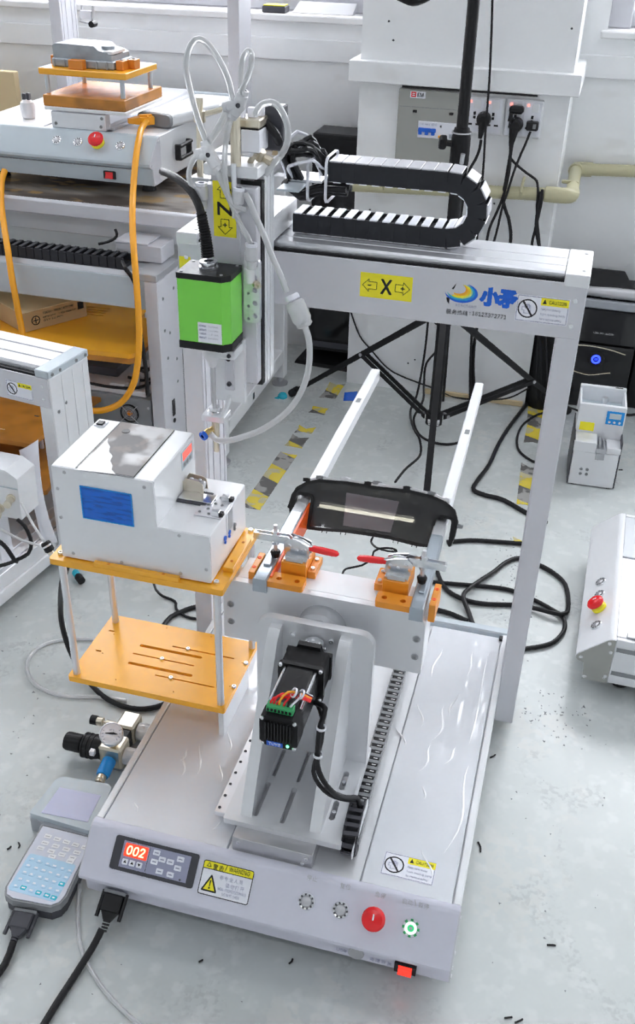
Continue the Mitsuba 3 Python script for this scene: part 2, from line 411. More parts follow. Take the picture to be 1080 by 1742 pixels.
GLYPHS = {
    '小': [[[13,0,12,5,19,5,19,38,25,39,25,3,22,0]],[[2,12,6,17,9,29,10,30,14,29,14,24,13,24,11,15,8,12,8,10,5,9]],[[37,8,34,19,29,27,32,30,34,30,34,28,36,27,39,21,39,18,41,16,41,13,42,13,42,10,39,8]]],
    '矛': [[[14,0,13,5,20,5,20,15,17,12,15,12,12,8,8,7,7,5,5,5,2,8,3,10,7,11,8,13,10,13,12,16,14,16,17,19,17,20,3,20,3,24,4,25,19,25,15,28,12,28,12,31,14,33,7,33,7,38,35,38,37,34,33,32,30,28,28,28,28,26,29,25,39,25,41,24,41,22,39,21,39,19,37,18,37,16,34,14,33,11,28,12,28,14,33,20,25,20,25,2,22,0],[16,33,20,30,24,30,27,33]]],
    '服': [[[4,2,5,11,6,11,6,37,18,37,18,3,16,1,11,1,10,3,10,4,15,4,15,15,9,15,8,6,7,6,6,1],[9,34,9,28,15,28,15,34],[9,25,9,18,15,18,15,25]],[[21,1,21,37,39,37,39,29,37,26,30,26,30,29,35,29,35,34,24,34,24,23,39,23,39,18,34,8,38,6,40,2,38,1,33,6,31,6,28,2,24,3,24,1],[24,4,26,4,30,8,30,11,27,14,26,20,24,20],[28,20,30,14,33,12,36,20]]],
    '务': [[[5,4,12,6,18,12,18,13,7,13,7,16,19,16,20,20,23,20,22,16,37,16,35,4,31,1,25,1,24,4,31,4,33,8,33,13,21,13,21,11,16,5,8,1,6,1]],[[11,22,11,23,15,23,18,25,14,29,10,28,9,26,7,26,6,29,11,31,16,36,16,38,19,39,20,38,19,35,35,35,36,32,31,27,29,27,27,24,36,23,40,21,39,19,36,19,36,20,30,20,30,21,26,21,22,23,22,22,15,21,15,20,9,20,9,19,4,20,4,22],[15,32,19,27,24,26,25,28,29,29,31,32]]],
    '热': [[[4,2,7,8,11,10,11,7,8,4,8,2,5,1]],[[7,11,6,14,11,15,11,20,4,19,4,22,11,24,11,30,5,30,5,33,11,33,11,39,14,38,14,33,18,33,18,30,14,30,14,25,18,26,18,24,20,25,24,24,24,30,19,30,19,33,24,33,25,39,28,39,27,33,36,33,36,28,35,28,36,14,38,14,38,18,41,17,41,14,39,11,35,11,33,14,33,30,27,30,26,21,31,19,31,16,28,16,27,18,25,18,24,15,18,11,17,14,21,16,23,21,21,21,20,23,16,23,14,22,13,12]],[[16,2,16,9,19,9,18,1]],[[24,9,27,10,28,8,29,2,26,2,26,5,24,7]],[[35,4,35,6,33,7,33,10,36,10,40,2,37,1,37,3]]],
    '线': [[[5,7,8,7,8,8,18,10,18,7,8,5,8,4,4,4]],[[4,15,6,15,6,17,11,22,11,23,5,22,4,25,6,26,11,38,14,38,14,35,8,25,12,25,15,28,15,30,18,29,16,24,10,17,10,16,17,17,17,14,5,12]],[[18,5,28,9,27,18,19,17,19,20,26,21,26,27,20,26,19,29,26,30,25,39,28,39,29,31,38,32,39,30,35,28,29,28,29,22,36,23,36,24,40,23,40,21,30,19,31,12,37,18,40,18,39,15,32,9,35,4,37,4,38,8,40,8,40,3,38,1,34,1,29,7,26,4,19,2]],[[37,33,30,37,33,38,37,36]]],
    '警': [[[9,1,9,9,35,9,35,1,32,1,32,2],[12,7,12,4,32,4,32,7]],[[7,22,7,27,4,27,4,29,7,31,9,35,4,35,4,37,9,37,9,39,11,39,12,37,16,37,16,39,18,39,19,37,23,37,23,35,19,35,18,33,16,33,16,35,12,35,10,33,10,32,21,32,20,22,15,22,15,23],[8,30,8,29,16,29,16,24,18,24,19,30],[14,25,14,27,9,27,9,25]],[[34,11,10,11,10,13,34,13]],[[34,14,10,14,10,16,34,16]],[[20,20,21,23,23,23,24,20,39,20,39,18,5,18,5,20]],[[24,22,23,24,29,26,27,30,25,30,24,28,22,29,27,39,30,38,29,35,40,35,40,33,37,33,36,29,34,28,35,25,40,24,39,21,33,23,32,25,27,22],[28,33,32,29,34,33]]],
    '告': [[[9,1,9,17,35,17,35,1,32,1,32,3,12,3,12,1],[12,14,12,6,32,6,32,14]],[[5,26,9,31,11,38,15,38,13,33,21,33,21,39,24,39,24,33,37,33,37,30,24,30,24,24,40,24,40,21,4,21,4,24,21,24,21,30,11,30,8,25]]],
    '非': [[[16,1,16,11,4,11,4,14,16,14,16,20,6,20,6,23,16,23,16,30,5,30,5,33,16,33,16,39,19,39,19,1]],[[25,1,25,39,28,39,28,33,40,33,40,30,28,30,28,23,39,23,39,20,28,20,28,14,40,14,40,11,28,11,28,1]]],
    '专': [[[13,10,16,11,16,10,23,8,30,16,12,16,14,23,4,23,4,26,15,26,17,31,7,31,7,34,18,34,19,39,22,39,21,34,36,34,36,31,20,31,19,26,39,26,39,23,17,23,17,20,16,20,16,19,35,19,36,18,26,8,27,6,32,4,31,1,21,6,18,6,16,8,13,8]]],
    '业': [[[16,6,16,38,19,38,19,6,25,6,25,38,28,38,28,6,40,6,40,3,4,3,4,6]],[[10,17,6,25,6,29,9,29,9,26,11,24,11,21,14,15,10,14]],[[30,17,35,25,35,28,38,29,39,27,37,25,37,22,33,14,30,14]]],
    '人': [[[6,2,4,5,10,8,15,14,18,24,19,24,20,38,23,39,24,38,23,32,24,32,26,20,28,16,30,15,30,13,37,6,40,5,39,2,34,4,28,10,28,12,26,13,24,17,23,23,21,22,20,16,17,13,17,11,9,3]]],
    '员': [[[5,4,9,4,9,5,12,5,18,8,20,11,20,18,23,18,23,10,19,5,9,2,9,1,6,1]],[[8,8,8,23,36,23,36,8,33,8,33,20,11,20,11,8]],[[10,27,10,37,35,37,35,27],[13,34,13,30,31,30,31,34]],[[23,8,24,9,30,8,32,6,39,4,39,2,38,1,34,2,30,5,24,6]]],
    '请': [[[8,3,10,8,10,23,4,23,4,26,13,26,13,9,15,11,17,11,18,9,14,7,10,2]],[[12,30,7,37,9,38,14,33,14,31]],[[19,1,19,21,37,21,37,2,30,1,29,4,34,4,34,8,22,8,22,1],[22,10,34,10,34,13,22,13],[22,19,22,15,34,15,34,19]],[[26,25,26,29,18,29,18,31,26,31,26,33,17,33,17,35,26,35,27,39,30,38,30,35,39,35,39,33,30,33,30,31,38,31,38,29,30,29,30,25,40,25,40,23,16,23,16,25]]],
    '勿': [[[5,7,13,16,17,24,17,27,18,27,18,29,12,29,8,20,7,19,3,20,8,26,13,39,16,38,14,32,39,32,38,8,37,8,36,2,34,1,26,2,26,4,34,5,36,29,30,29,30,24,29,24,26,12,18,1,16,2,16,4,18,5,18,7,23,13,23,16,26,21,27,29,21,29,20,23,15,13,13,12,13,10,8,5]]],
    '打': [[[5,5,10,5,10,16,4,15,4,18,10,19,10,28,4,28,4,31,10,31,10,39,13,39,13,31,19,30,19,28,13,28,13,20,18,22,19,19,13,17,13,4,11,2,6,2]],[[33,3,23,2,22,4,22,5,30,5,30,32,19,32,19,35,40,35,40,32,33,32]]],
    '开': [[[4,3,10,8,13,14,13,19,4,19,4,22,14,22,14,33,6,33,5,36,39,36,39,33,31,33,31,22,40,22,40,19,31,19,31,1,28,1,28,19,17,19,15,10,12,7,12,5,7,1],[17,33,17,22,28,22,28,33]]],
    '停': [[[8,1,8,23,6,20,4,20,3,23,8,28,12,36,12,39,14,39,15,36,11,29,11,1]],[[26,4,26,12,18,12,18,15,36,15,36,12,29,12,28,2,26,1,20,2,20,4]],[[14,13,14,20,40,20,40,13,37,13,37,17,17,17,17,13]],[[18,23,18,30,37,30,37,23],[21,28,21,25,34,25,34,28]],[[28,39,29,35,40,35,40,32,15,32,15,35,26,35,25,39]]],
    '止': [[[22,6,22,39,25,39,25,25,38,25,38,22,25,22,25,6,40,6,40,3,4,3,4,6,9,6,9,29,10,30,13,29,13,6]]],
    '复': [[[4,4,18,6,14,11,12,11,9,8,6,9,8,12,10,12,14,16,14,18,10,18,10,29,35,29,35,18,18,18,17,15,34,15,34,12,31,9,29,9,27,6,40,4,39,1,30,2,30,3,26,3,23,5,14,3,14,2,4,1],[16,13,16,11,18,11,21,8,29,12,29,13],[14,23,14,20,32,20,32,23],[14,25,32,25,32,27,14,27]],[[6,26,4,29,11,35,12,39,15,38,14,35,38,35,38,32,11,32,11,30,10,30,8,27]]],
    '位': [[[9,2,9,23,7,22,6,19,4,20,4,23,10,30,13,38,16,38,15,33,12,29,12,1]],[[22,8,19,25,22,26,25,8]],[[29,6,33,26,36,26,32,6,40,6,40,3,15,3,15,6]],[[26,32,25,39,28,39,29,32]],[[39,31,39,28,17,28,17,31]]],
    '急': [[[4,4,7,11,9,12,10,9,9,9,8,4,5,3]],[[12,7,12,12,16,11,16,5,29,5,30,9,33,8,32,3,30,2,14,2]],[[9,27,5,26,4,28,7,29,13,35,15,39,18,38,17,36,28,36,30,35,30,33,27,29,35,29,35,15,8,15,9,18,32,18,32,21,9,21,9,23,31,23,32,26,9,26],[14,33,11,29,24,29,26,33]],[[21,10,19,14,22,14,26,10,26,7,23,7,23,9]],[[37,3,35,9,33,10,34,13,36,13,40,4]]],
    '启': [[[4,2,7,10,7,14,8,14,8,33,22,33,20,36,21,39,23,39,25,33,37,33,37,21,11,21,11,13,10,13,9,6,6,1],[11,30,11,24,34,24,34,30]],[[13,1,13,17,38,17,38,2,37,1,35,1,34,4,16,4,16,1],[16,14,16,7,34,7,34,14]]],
    '动': [[[6,10,10,23,4,23,4,26,22,26,22,23,12,22,12,18,9,12,9,11,18,12,16,19,19,19,22,8,20,7,18,10,18,9,5,7,5,10]],[[21,33,5,33,5,35,6,36,21,36]],[[21,3,26,12,27,23,28,23,28,27,22,27,22,30,28,30,28,38,31,38,31,30,40,30,39,7,36,2,29,2,28,4,28,5,35,5,35,8,36,8,37,27,31,27,30,16,29,16,29,11,27,9,27,6,25,5,24,2]]],
    '暂': [[[12,1,9,1,9,16,35,16,35,1,32,1,32,3,12,3],[12,14,12,11,32,11,32,14],[12,9,12,5,32,5,32,9]],[[14,18,14,21,4,20,5,23,14,24,14,27,5,27,5,30,8,32,8,34,4,34,4,36,10,36,11,39,13,39,14,36,23,36,23,34,12,34,9,31,9,30,14,30,14,32,16,32,17,30,23,29,23,27,17,27,17,24,23,24,23,22,17,21,16,17]],[[27,27,25,18,22,18,24,22,25,36,38,38,39,37,38,35,27,34,27,30,40,30,40,27,35,27,35,17,32,18,32,27]]],
    '电': [[[23,12,24,5,36,5,37,11,40,11,40,5,38,2,22,2,20,4,20,12,10,12,10,10,7,10,7,33,20,33,20,39,23,39,23,33,37,33,37,12],[10,21,10,15,20,15,20,21],[23,21,23,15,33,15,33,21],[10,30,10,24,20,24,20,30],[23,24,33,24,33,30,23,30]]],
    '源': [[[11,2,12,4,12,7,15,13,15,36,16,37,40,37,40,34,18,34,18,13,17,13,17,9,13,1]],[[4,4,10,16,12,16,13,14,9,7,8,2,5,2]],[[6,24,4,24,4,27,9,26,10,24,12,24,12,22,9,21]],[[8,35,6,35,6,38,9,38,14,33,11,32]],[[21,4,18,4,18,6,23,13,25,11,23,7,21,6]],[[23,2,24,4,28,4,28,15,21,15,21,29,27,29,27,32,31,33,30,29,39,29,39,15,31,15,31,2,30,1,24,1],[24,21,24,17,35,17,36,21],[24,27,24,23,35,23,36,27]],[[37,7,34,10,35,13,38,11,40,4,37,4]]],
    '关': [[[7,1,4,3,5,5,8,5,12,7,14,10,16,10,20,16,20,17,5,17,5,20,20,20,20,27,7,27,7,30,15,30,11,37,14,38,16,36,17,34,16,30,26,30,29,37,33,38,33,35,31,34,30,30,37,30,37,27,24,27,24,20,39,20,39,17,25,17,25,16,32,8,40,5,40,3,39,2,33,3,25,10,23,14,20,11,20,9,16,7,15,5]]],
}


def han(s, h, x, y, z=0.0, pitch=1.05, w=None, d=0.0004, bold=0.0):
    """Chinese lettering from the outlines above; each character h tall."""
    out = []
    k = h / 40.0
    for i, c in enumerate(s):
        for g in GLYPHS[c]:
            rings = [np.array(r).reshape(-1, 2) for r in g]
            pg = Polygon(rings[0], rings[1:]).buffer(0)
            pg = pg.buffer(bold, join_style=2) if bold else pg
            for q in getattr(pg, 'geoms', [pg]):
                if q.area < 2:
                    continue
                m = trimesh.creation.extrude_polygon(q, d, engine='earcut')
                m.apply_scale([k, k, 1])
                m.apply_translation([x + i * h * pitch * (w or 1.0), y - 8 * k, z])
                out.append(m)
    return join(out)


def flat(poly, z=0.0, d=0.0004):
    """A thin printed shape in the local xy plane."""
    ps = getattr(poly, 'geoms', [poly])
    out = []
    for g in ps:
        m = trimesh.creation.extrude_polygon(g, d, engine='earcut')
        m.apply_translation([0, 0, z])
        out.append(m)
    return join(out)


def outline(poly, w):
    return poly.buffer(w / 2).difference(poly.buffer(-w / 2))


def caution_label(t, w, h, fine=True):
    """The white sticker with a struck-out hand and the yellow CAUTION bar, in the local xy plane, lower left at the origin."""
    k = part(t, 'caution_label', flat(sbox(0, 0, w, h), 0, 0.0003), 'm_label_white', 'white caution sticker with a struck-out hand', smooth=False)
    part(k, 'frame', flat(outline(sbox(0.0015, 0.0015, w - 0.0015, h - 0.0015), 0.0010), 0.0003, 0.0002), 'm_ink_grey', smooth=False)
    cx, cy, r = w * 0.22, h * 0.5, h * 0.33
    ring = outline(Point(cx, cy).buffer(r), 0.0020)
    part(k, 'prohibition_sign', [flat(ring, 0.0003, 0.0003), flat(affinity.rotate(sbox(cx - r, cy - 0.0014, cx + r, cy + 0.0014), -55, origin=(cx, cy)), 0.0003, 0.0003)], 'm_ink', smooth=False)
    hand = sbox(cx - r * 0.35, cy - r * 0.55, cx + r * 0.35, cy).union(sbox(cx - r * 0.6, cy - r * 0.2, cx - r * 0.3, cy + r * 0.15))
    for i in range(4):
        hand = hand.union(sbox(cx - r * 0.34 + i * r * 0.18, cy - 0.05 * r, cx - r * 0.34 + i * r * 0.18 + r * 0.12, cy + r * (0.5 if i in (1, 2) else 0.38)))
    part(k, 'hand_sign', flat(outline(hand, 0.0008), 0.0003, 0.0002), 'm_ink_grey', smooth=False)
    part(k, 'yellow_bar', flat(sbox(w * 0.46, h * 0.68, w * 0.985, h * 0.96), 0.0003, 0.0003), 'm_yellow', smooth=False)
    part(k, 'lettering', [flat(Polygon([(w * 0.49, h * 0.74), (w * 0.57, h * 0.74), (w * 0.53, h * 0.91)]), 0.0006, 0.0002), text_w('CAUTION', w * 0.33, h * 0.13, w * 0.61, h * 0.75, 0.0006)], 'm_ink', smooth=False)
    if fine:
        part(k, 'small_lettering', [text_w('Keep hand away', w * 0.38, h * 0.085, w * 0.47, h * 0.50, 0.0003), text_w('from moving parts', w * 0.48, h * 0.085, w * 0.47, h * 0.31, 0.0003),
                                   text_w('for machine safety', w * 0.42, h * 0.075, w * 0.47, h * 0.13, 0.0003)], 'm_ink_grey', smooth=False)
    return k


# ---------------------------------------------------------------- the room
X0, X1, Y0, ZC = -3.4, 3.8, -4.2, 3.0
struct('floor', bx(X0 - 0.1, X1 + 0.1, Y0 - 0.1, 2.75, -0.1, 0, 0), 'm_floor', False)
struct('ceiling', bx(X0 - 0.1, X1 + 0.1, Y0 - 0.1, 2.95, ZC, ZC + 0.1, 0), 'm_ceiling', False)
struct('wall_left', bx(X0 - 0.1, X0, Y0, 2.9, 0, ZC, 0), 'm_wall', False)
struct('wall_right', bx(X1, X1 + 0.1, Y0, 2.9, 0, ZC, 0), 'm_wall', False)
struct('wall_front', bx(X0, X1, Y0 - 0.1, Y0, 0, ZC, 0), 'm_wall', False)
WALL = ((0.6, 2.41, 0), 3.2)                                     # the window wall stands a little askew to the robot
with frame(*WALL):
    zs, zt = 1.105, 2.45
    struct('wall_back', [bx(-4.2, 3.6, 0, 0.22, 0, zs - 0.02, 0), bx(-4.2, 3.6, 0, 0.22, zt, ZC, 0), bx(-0.75, -0.01, 0, 0.22, zs - 0.02, zt, 0),
                         bx(-4.2, -3.75, 0, 0.22, zs - 0.02, zt, 0), bx(2.6, 3.6, 0, 0.22, zs - 0.02, zt, 0)], 'm_wall', False)
    struct('trim_1', [bx(-3.75, -0.70, -0.012, 0.0, 0.972, 1.038, 0.003), bx(-0.12, 3.4, -0.012, 0.0, 0.972, 1.038, 0.003)], 'm_wall', False)
    for n, (a, b, mull) in enumerate(((-3.75, -0.75, (-2.95, -2.15, -1.45)), (-0.01, 2.6, (0.9, 1.75)))):
        w = struct(f'window_{n + 1}', [bx(a, b, 0.10, 0.15, zs, zs + 0.05, 0.004), bx(a, b, 0.10, 0.15, zt - 0.05, zt, 0.004), bx(a, a + 0.07, 0.06, 0.15, zs, zt, 0.004), bx(b - 0.07, b, 0.10, 0.15, zs, zt, 0.004)]
                   + [bx(x - 0.03, x + 0.03, 0.10, 0.15, zs, zt, 0.004) for x in mull], 'm_post')
        part(w, 'pane', bx(a, b, 0.123, 0.1235, zs, zt, 0), 'm_window_glass', smooth=False)
        part(w, 'sill', bx(a - 0.02, b + 0.02, -0.02, 0.22, zs - 0.022, zs, 0.004), 'm_sill')
# the pillar in front of the window wall, with its ledge
struct('wall_pillar', [bx(-0.088, 0.52, 2.09, 2.55, 0, ZC, 0)], 'm_wall', False)
struct('trim_2', bx(-0.115, 0.545, 2.055, 2.45, 0.968, 1.025, 0.002), 'm_wall')
struct('baseboard_pillar', bx(0.18, 0.515, 2.082, 2.09, 0, 0.018, 0.002), 'm_beige')
for at, (x, z) in (('upper left of the pillar, the higher of two', (-0.011, 2.08, 1.128)[::2]), ('upper left of the pillar, the lower of two', (0.005, 2.08, 1.08)[::2]), ('upper right edge of the pillar', (0.497, 2.08, 1.136)[::2]), ('pillar above the beam, right of the chain bend', (0.344, 2.08, 0.65)[::2]),
                   ('pillar between the two runs of the beam chain', (-0.037, 2.08, 0.595)[::2]), ('lower left of the pillar, the left of two', (0.121, 2.08, 0.099)[::2]), ('lower left of the pillar, the right of two', (0.143, 2.08, 0.115)[::2]), ('pillar under the beam, the lower of two at the right', (0.403, 2.08, 0.26)[::2]), ('pillar under the beam, the upper of two at the right', (0.415, 2.08, 0.292)[::2])):
    one('wall_screw', screw((x, 2.09, z), (0, -1, 0), 0.0030, 0.001), 'm_dark_grey', 'dark screw head, ' + at, 'screw', 'screw heads in the pillar')
# ceiling lamps: shallow white troughs with a glowing diffuser
for i, (x, y) in enumerate(LAMPS):
    t = thing('ceiling_lamp', 'white rectangular ceiling lamp outside the picture', 'lamp', 'ceiling lamps')
    part(t, 'housing', bx(x - LAMP_L / 2 - 0.02, x + LAMP_L / 2 + 0.02, y - LAMP_W / 2 - 0.02, y + LAMP_W / 2 + 0.02, LAMP_Z + 0.004, ZC, 0.004), 'm_white')
    m = trimesh.Trimesh([[x - LAMP_L / 2, y - LAMP_W / 2, LAMP_Z], [x + LAMP_L / 2, y - LAMP_W / 2, LAMP_Z], [x + LAMP_L / 2, y + LAMP_W / 2, LAMP_Z], [x - LAMP_L / 2, y + LAMP_W / 2, LAMP_Z]], [[0, 2, 1], [0, 3, 2]], process=False)
    part(t, 'diffuser', m, 'm_cloudy', smooth=False, **glow(LAMP_POWER))

t = thing('tube_lamp', 'single fluorescent tube batten hanging below the ceiling, outside the picture', 'lamp')
(xa, ya), (xb, yb), w = TUBE_LAMP
part(t, 'batten', bx(xa - 0.03, xb + 0.03, ya - 0.02, ya + 0.02, 2.925, 2.955, 0.003), 'm_white')
part(t, 'hanger', cyl((xa + 0.1, ya, 2.955), (xa + 0.1, ya, ZC), 0.006, 10), 'm_white')
part(t, 'hanger', cyl((xb - 0.1, ya, 2.955), (xb - 0.1, ya, ZC), 0.006, 10), 'm_white')
part(t, 'tube', cyl((xa, ya, 2.900), (xb, yb, 2.900), 0.0130, 16), 'm_cloudy', 'glowing tube', **glow(w))
for x in (xa, xb):
    part(t, 'holder', bx(x - 0.012, x + 0.012, ya - 0.014, ya + 0.014, 2.888, 2.925, 0.002), 'm_white')


# ---------------------------------------------------------------- desktop robots
CAP = [(0.0, 0.1485), (-0.004, 0.1485), (-0.010, 0.1475), (-0.016, 0.1445), (-0.068, 0.0975), (-0.073, 0.091), (-0.073, 0.085), (-0.067, 0.080), (-0.055, 0.076), (-0.052, 0.033), (0.0, 0.033)]
PA = np.array([-0.012, 0.1485])
PD = np.array([-0.072, 0.094]) - PA
PD = PD / np.linalg.norm(PD)


def panel_frame(s=0.0, x=0.0, lift=0.0009):
    """The local frame of the sloped control panel: x to the right, y up the slope, z off the surface; its origin s down the slope."""
    p = PA + PD * s
    m = axes((x, p[0], p[1]), (1, 0, 0), (0, -PD[0], -PD[1]))
    m[:3, 3] += m[:3, 2] * lift
    return m


def steel_button(t, x, s, lit=False, r=0.0105):
    with frame(m=panel_frame(s, x, 0.0003)):
        k = part(t, 'push_button', lathe([(0, 0), (r * 1.22, 0), (r * 1.22, 0.0014), (r * 1.12, 0.0030), (r * 0.86, 0.0032), (r * 0.80, 0.0016), (0, 0.0016)], (0, 0, 0), (0, 0, 1), 28), 'm_chrome', 'round push button with a glowing green ring' if lit else 'round steel push button')
        for a in range(0 if lit else 10):
            part(k, 'collar_segment', moved(bx(r * 0.84, r * 1.10, -0.0014, 0.0014, 0.0020, 0.0036, 0.0003), trimesh.transformations.rotation_matrix(a * math.pi / 5, [0, 0, 1])), 'm_dark_grey', 'dark segment')
        if lit:
            part(k, 'lit_ring', lathe([(r * 0.50, 0.0030), (r * 0.82, 0.0030), (r * 0.82, 0.0046), (r * 0.50, 0.0046)], (0, 0, 0), (0, 0, 1), 28), 'm_label_white', 'lit white ring', **glow((1.3, 2.1, 1.6)))
            part(k, 'inner_ring', lathe([(r * 0.25, 0.0030), (r * 0.50, 0.0030), (r * 0.50, 0.0050), (r * 0.25, 0.0050)], (0, 0, 0), (0, 0, 1), 28), 'm_green_term', 'green ring', **glow((0.02, 0.35, 0.12)))
            for a in range(8):
                part(k, 'collar_segment', moved(bx(r * 0.90, r * 1.26, -0.0020, 0.0020, 0.0014, 0.0034, 0.0004), trimesh.transformations.rotation_matrix(a * math.pi / 4, [0, 0, 1])), 'm_green_term', 'dark green segment')
        part(k, 'cap', lathe([(r * 0.78, 0.0016), (r * 0.72, 0.0034), (r * 0.45, 0.0048), (0, 0.0052)] if not lit else [(r * 0.22, 0.003), (r * 0.2, 0.006), (0, 0.007)], (0, 0, 0), (0, 0, 1), 24), 'm_mill')


def emergency_stop(t, x, s, base='m_label_white', size=1.0, lift=0.0005):
    with frame(m=panel_frame(s, x, lift)):
        k = part(t, 'emergency_stop', lathe([(0, 0), (0.0155 * size, 0), (0.0155 * size, 0.006), (0.013 * size, 0.010), (0, 0.010)], (0, 0, 0), (0, 0, 1), 32), base, 'red mushroom emergency stop button')
        part(k, 'mushroom', lathe([(0.009 * size, 0.010), (0.0165 * size, 0.013), (0.0180 * size, 0.017), (0.0175 * size, 0.021), (0.0140 * size, 0.0248), (0.006 * size, 0.0265), (0, 0.0268)], (0, 0, 0), (0, 0, 1), 32), 'm_red', 'red mushroom head')
        part(k, 'arrow_mark', flat(sbox(-0.0012, -0.001, 0.0012, 0.008), 0.0264, 0.0006), 'm_label_white', smooth=False)


def rocker(t, x, y, z, w=0.034, h=0.020, lit=True):
    """A rocker switch on an upright front face."""
    k = part(t, 'power_switch', [bx(x - w / 2, x + w / 2, y - 0.004, y + 0.002, z - h / 2, z + h / 2, 0.001)], 'm_black', 'black framed red rocker power switch')
    part(k, 'rocker', prism([(y - 0.003, z - h * 0.42), (y - 0.009, z - h * 0.40), (y - 0.005, z + 0.001), (y - 0.005, z + h * 0.42), (y - 0.003, z + h * 0.42)], x - w * 0.31, x + w * 0.31, 'yz'), 'm_red', 'red rocker', smooth=False, **(glow((1.6, 0.03, 0.01)) if lit else {}))


def robot_base(t, W, D, plates=True, film='m_film', panel='m_panel', body='m_white'):
    H = 0.1485
    part(t, 'body', bx(0.003, W - 0.003, 0.0, D, 0.032, 0.138, 0.002), body)
    part(t, 'front_panel', prism(CAP, 0, W, 'yz'), panel, 'sloped control panel', smooth=25)
    for x in (-0.002, W):
        part(t, 'end_plate', prism([(y * 0.985, z - 0.0006) for y, z in CAP], x, x + 0.002, 'yz'), 'm_post', smooth=False)
        for y, z in ((-0.012, 0.138), (-0.064, 0.088), (-0.045, 0.040), (-0.008, 0.045)):
            part(t, 'screw', screw((x + (0.002 if x > 0 else 0), y, z), (1 if x > 0 else -1, 0, 0), 0.003, 0.002), 'm_chrome')
    for x0, x1 in ((0, 0.0115), (W - 0.0115, W)):
        part(t, 'side_rail', [bx(x0, x1, 0.0005, D, 0.032, 0.1483, 0.0015)], body)
    if plates:
        part(t, 'top_plate', bx(0.014, W * 0.375, 0.0006, D - 0.012, 0.138, 0.1475, 0.0006), film, 'glossy white film-covered deck plate')
        part(t, 'top_plate', bx(W * 0.742, W - 0.014, 0.0006, D - 0.012, 0.138, 0.1475, 0.0006), film, 'glossy white film-covered deck plate')
        part(t, 'centre_plate', bx(W * 0.379, W * 0.738, 0.0006, D - 0.012, 0.134, 0.1445, 0.0006), 'm_alu_plate', 'grey metal centre plate')
    part(t, 'back_cover', bx(0.0, W, D, D + 0.022, 0.030, 0.150, 0.003), 'm_cool_grey', 'blue grey back cover')
    for x in (0.05, W - 0.05):
        for y in (0.03, D - 0.06):
            k = part(t, 'foot', lathe([(0, 0), (0.019, 0), (0.016, 0.018), (0.013, 0.020), (0.013, 0.033), (0, 0.033)], (x, y, 0), (0, 0, 1), 20), 'm_rubber', 'black rubber foot')


def gantry(t, W, y, pw=0.036, pd=0.112, zi=0.852, zt=0.9545, zb=0.03, marks=True, drop=0.0):
    """Two posts at the sides and the beam across; the beam's front is at y."""
    for x0, x1, s in ((-pw, 0.0, 1), (W, W + pw, -1)):
        k = part(t, 'post', bx(x0, x1, y, y + pd, zb, zt - 0.004, 0.0015), 'm_post')
        xf = x1 if s > 0 else x0
        for yy in (0.012, 0.038, 0.074, 0.098):                     # the profile's ribs, proud of its inner face
            part(k, 'rib', bx(xf - 0.0004 * s, xf + 0.0016 * s, y + yy, y + yy + 0.006, zb + 0.01, zi - 0.004, 0.0005), 'm_post')
    part(t, 'beam', bx(0.0, W, y + 0.003, y + 0.130, zi, zt - 0.016, 0.001), 'm_alu')
    part(t, 'beam_front', bx(-pw + 0.001, W + pw - 0.001, y - 0.0015, y + 0.004, zi, zt - 0.0135, 0.001), 'm_post', 'grey beam front plate')
    part(t, 'beam_slot', bx(0.0, W, y + 0.004, y + 0.014, zt - 0.0155, zt - 0.010, 0), 'm_black_matt', 'black slot', smooth=False)
    part(t, 'beam_cover', prism([(y + 0.012, zt - 0.012), (y + 0.012, zt - 0.003), (y + 0.017, zt), (y + 0.040, zt), (y + 0.041, zt - 0.0015), (y + 0.043, zt - 0.0015), (y + 0.044, zt), (y + 0.080, zt), (y + 0.081, zt - 0.0015), (y + 0.083, zt - 0.0015),
                                 (y + 0.084, zt), (y + 0.131, zt), (y + 0.131, zt - 0.018), (y + 0.014, zt - 0.018)], 0.002, W - 0.002, 'yz'), 'm_alu', 'grooved aluminium beam cover', smooth=20)
    for x0, x1 in ((-pw, 0.0), (W, W + pw)):
        k = part(t, 'end_cap', bx(x0 - 0.001, x1 + 0.001, y - 0.002, y + 0.132, zt - 0.019, zt + 0.001, 0.0015), 'm_white', 'white beam end cap')
        for yy in (0.022, 0.112):
            part(k, 'screw', screw(((x0 + x1) / 2 + 0.008, y + yy, zt + 0.001), (0, 0, 1), 0.0032, 0.0012), 'm_mill')
    for x in (W + pw * 0.55, -pw * 0.55):
        for z in (zi + 0.022, zt - 0.040):
            part(t, 'screw', screw((x, y - 0.0015, z), (0, -1, 0), 0.004, 0.003), 'm_chrome')
    if marks:
        with frame(m=axes((W - 0.068, y - 0.0016, zi + 0.021), (1, 0, 0), (0, 0, 1))):
            caution_label(t, 0.081, 0.043)


robot = thing('gantry_robot', 'large white desktop gantry robot with a 002 display, in the middle of the floor', 'robot')
robot_base(robot, 0.6, 0.671)
gantry(robot, 0.6, 0.5421)
part(robot, 'stop_block', bx(0.583, 0.590, 0.648, 0.660, 0.1475, 0.1535, 0.0008), 'm_black')
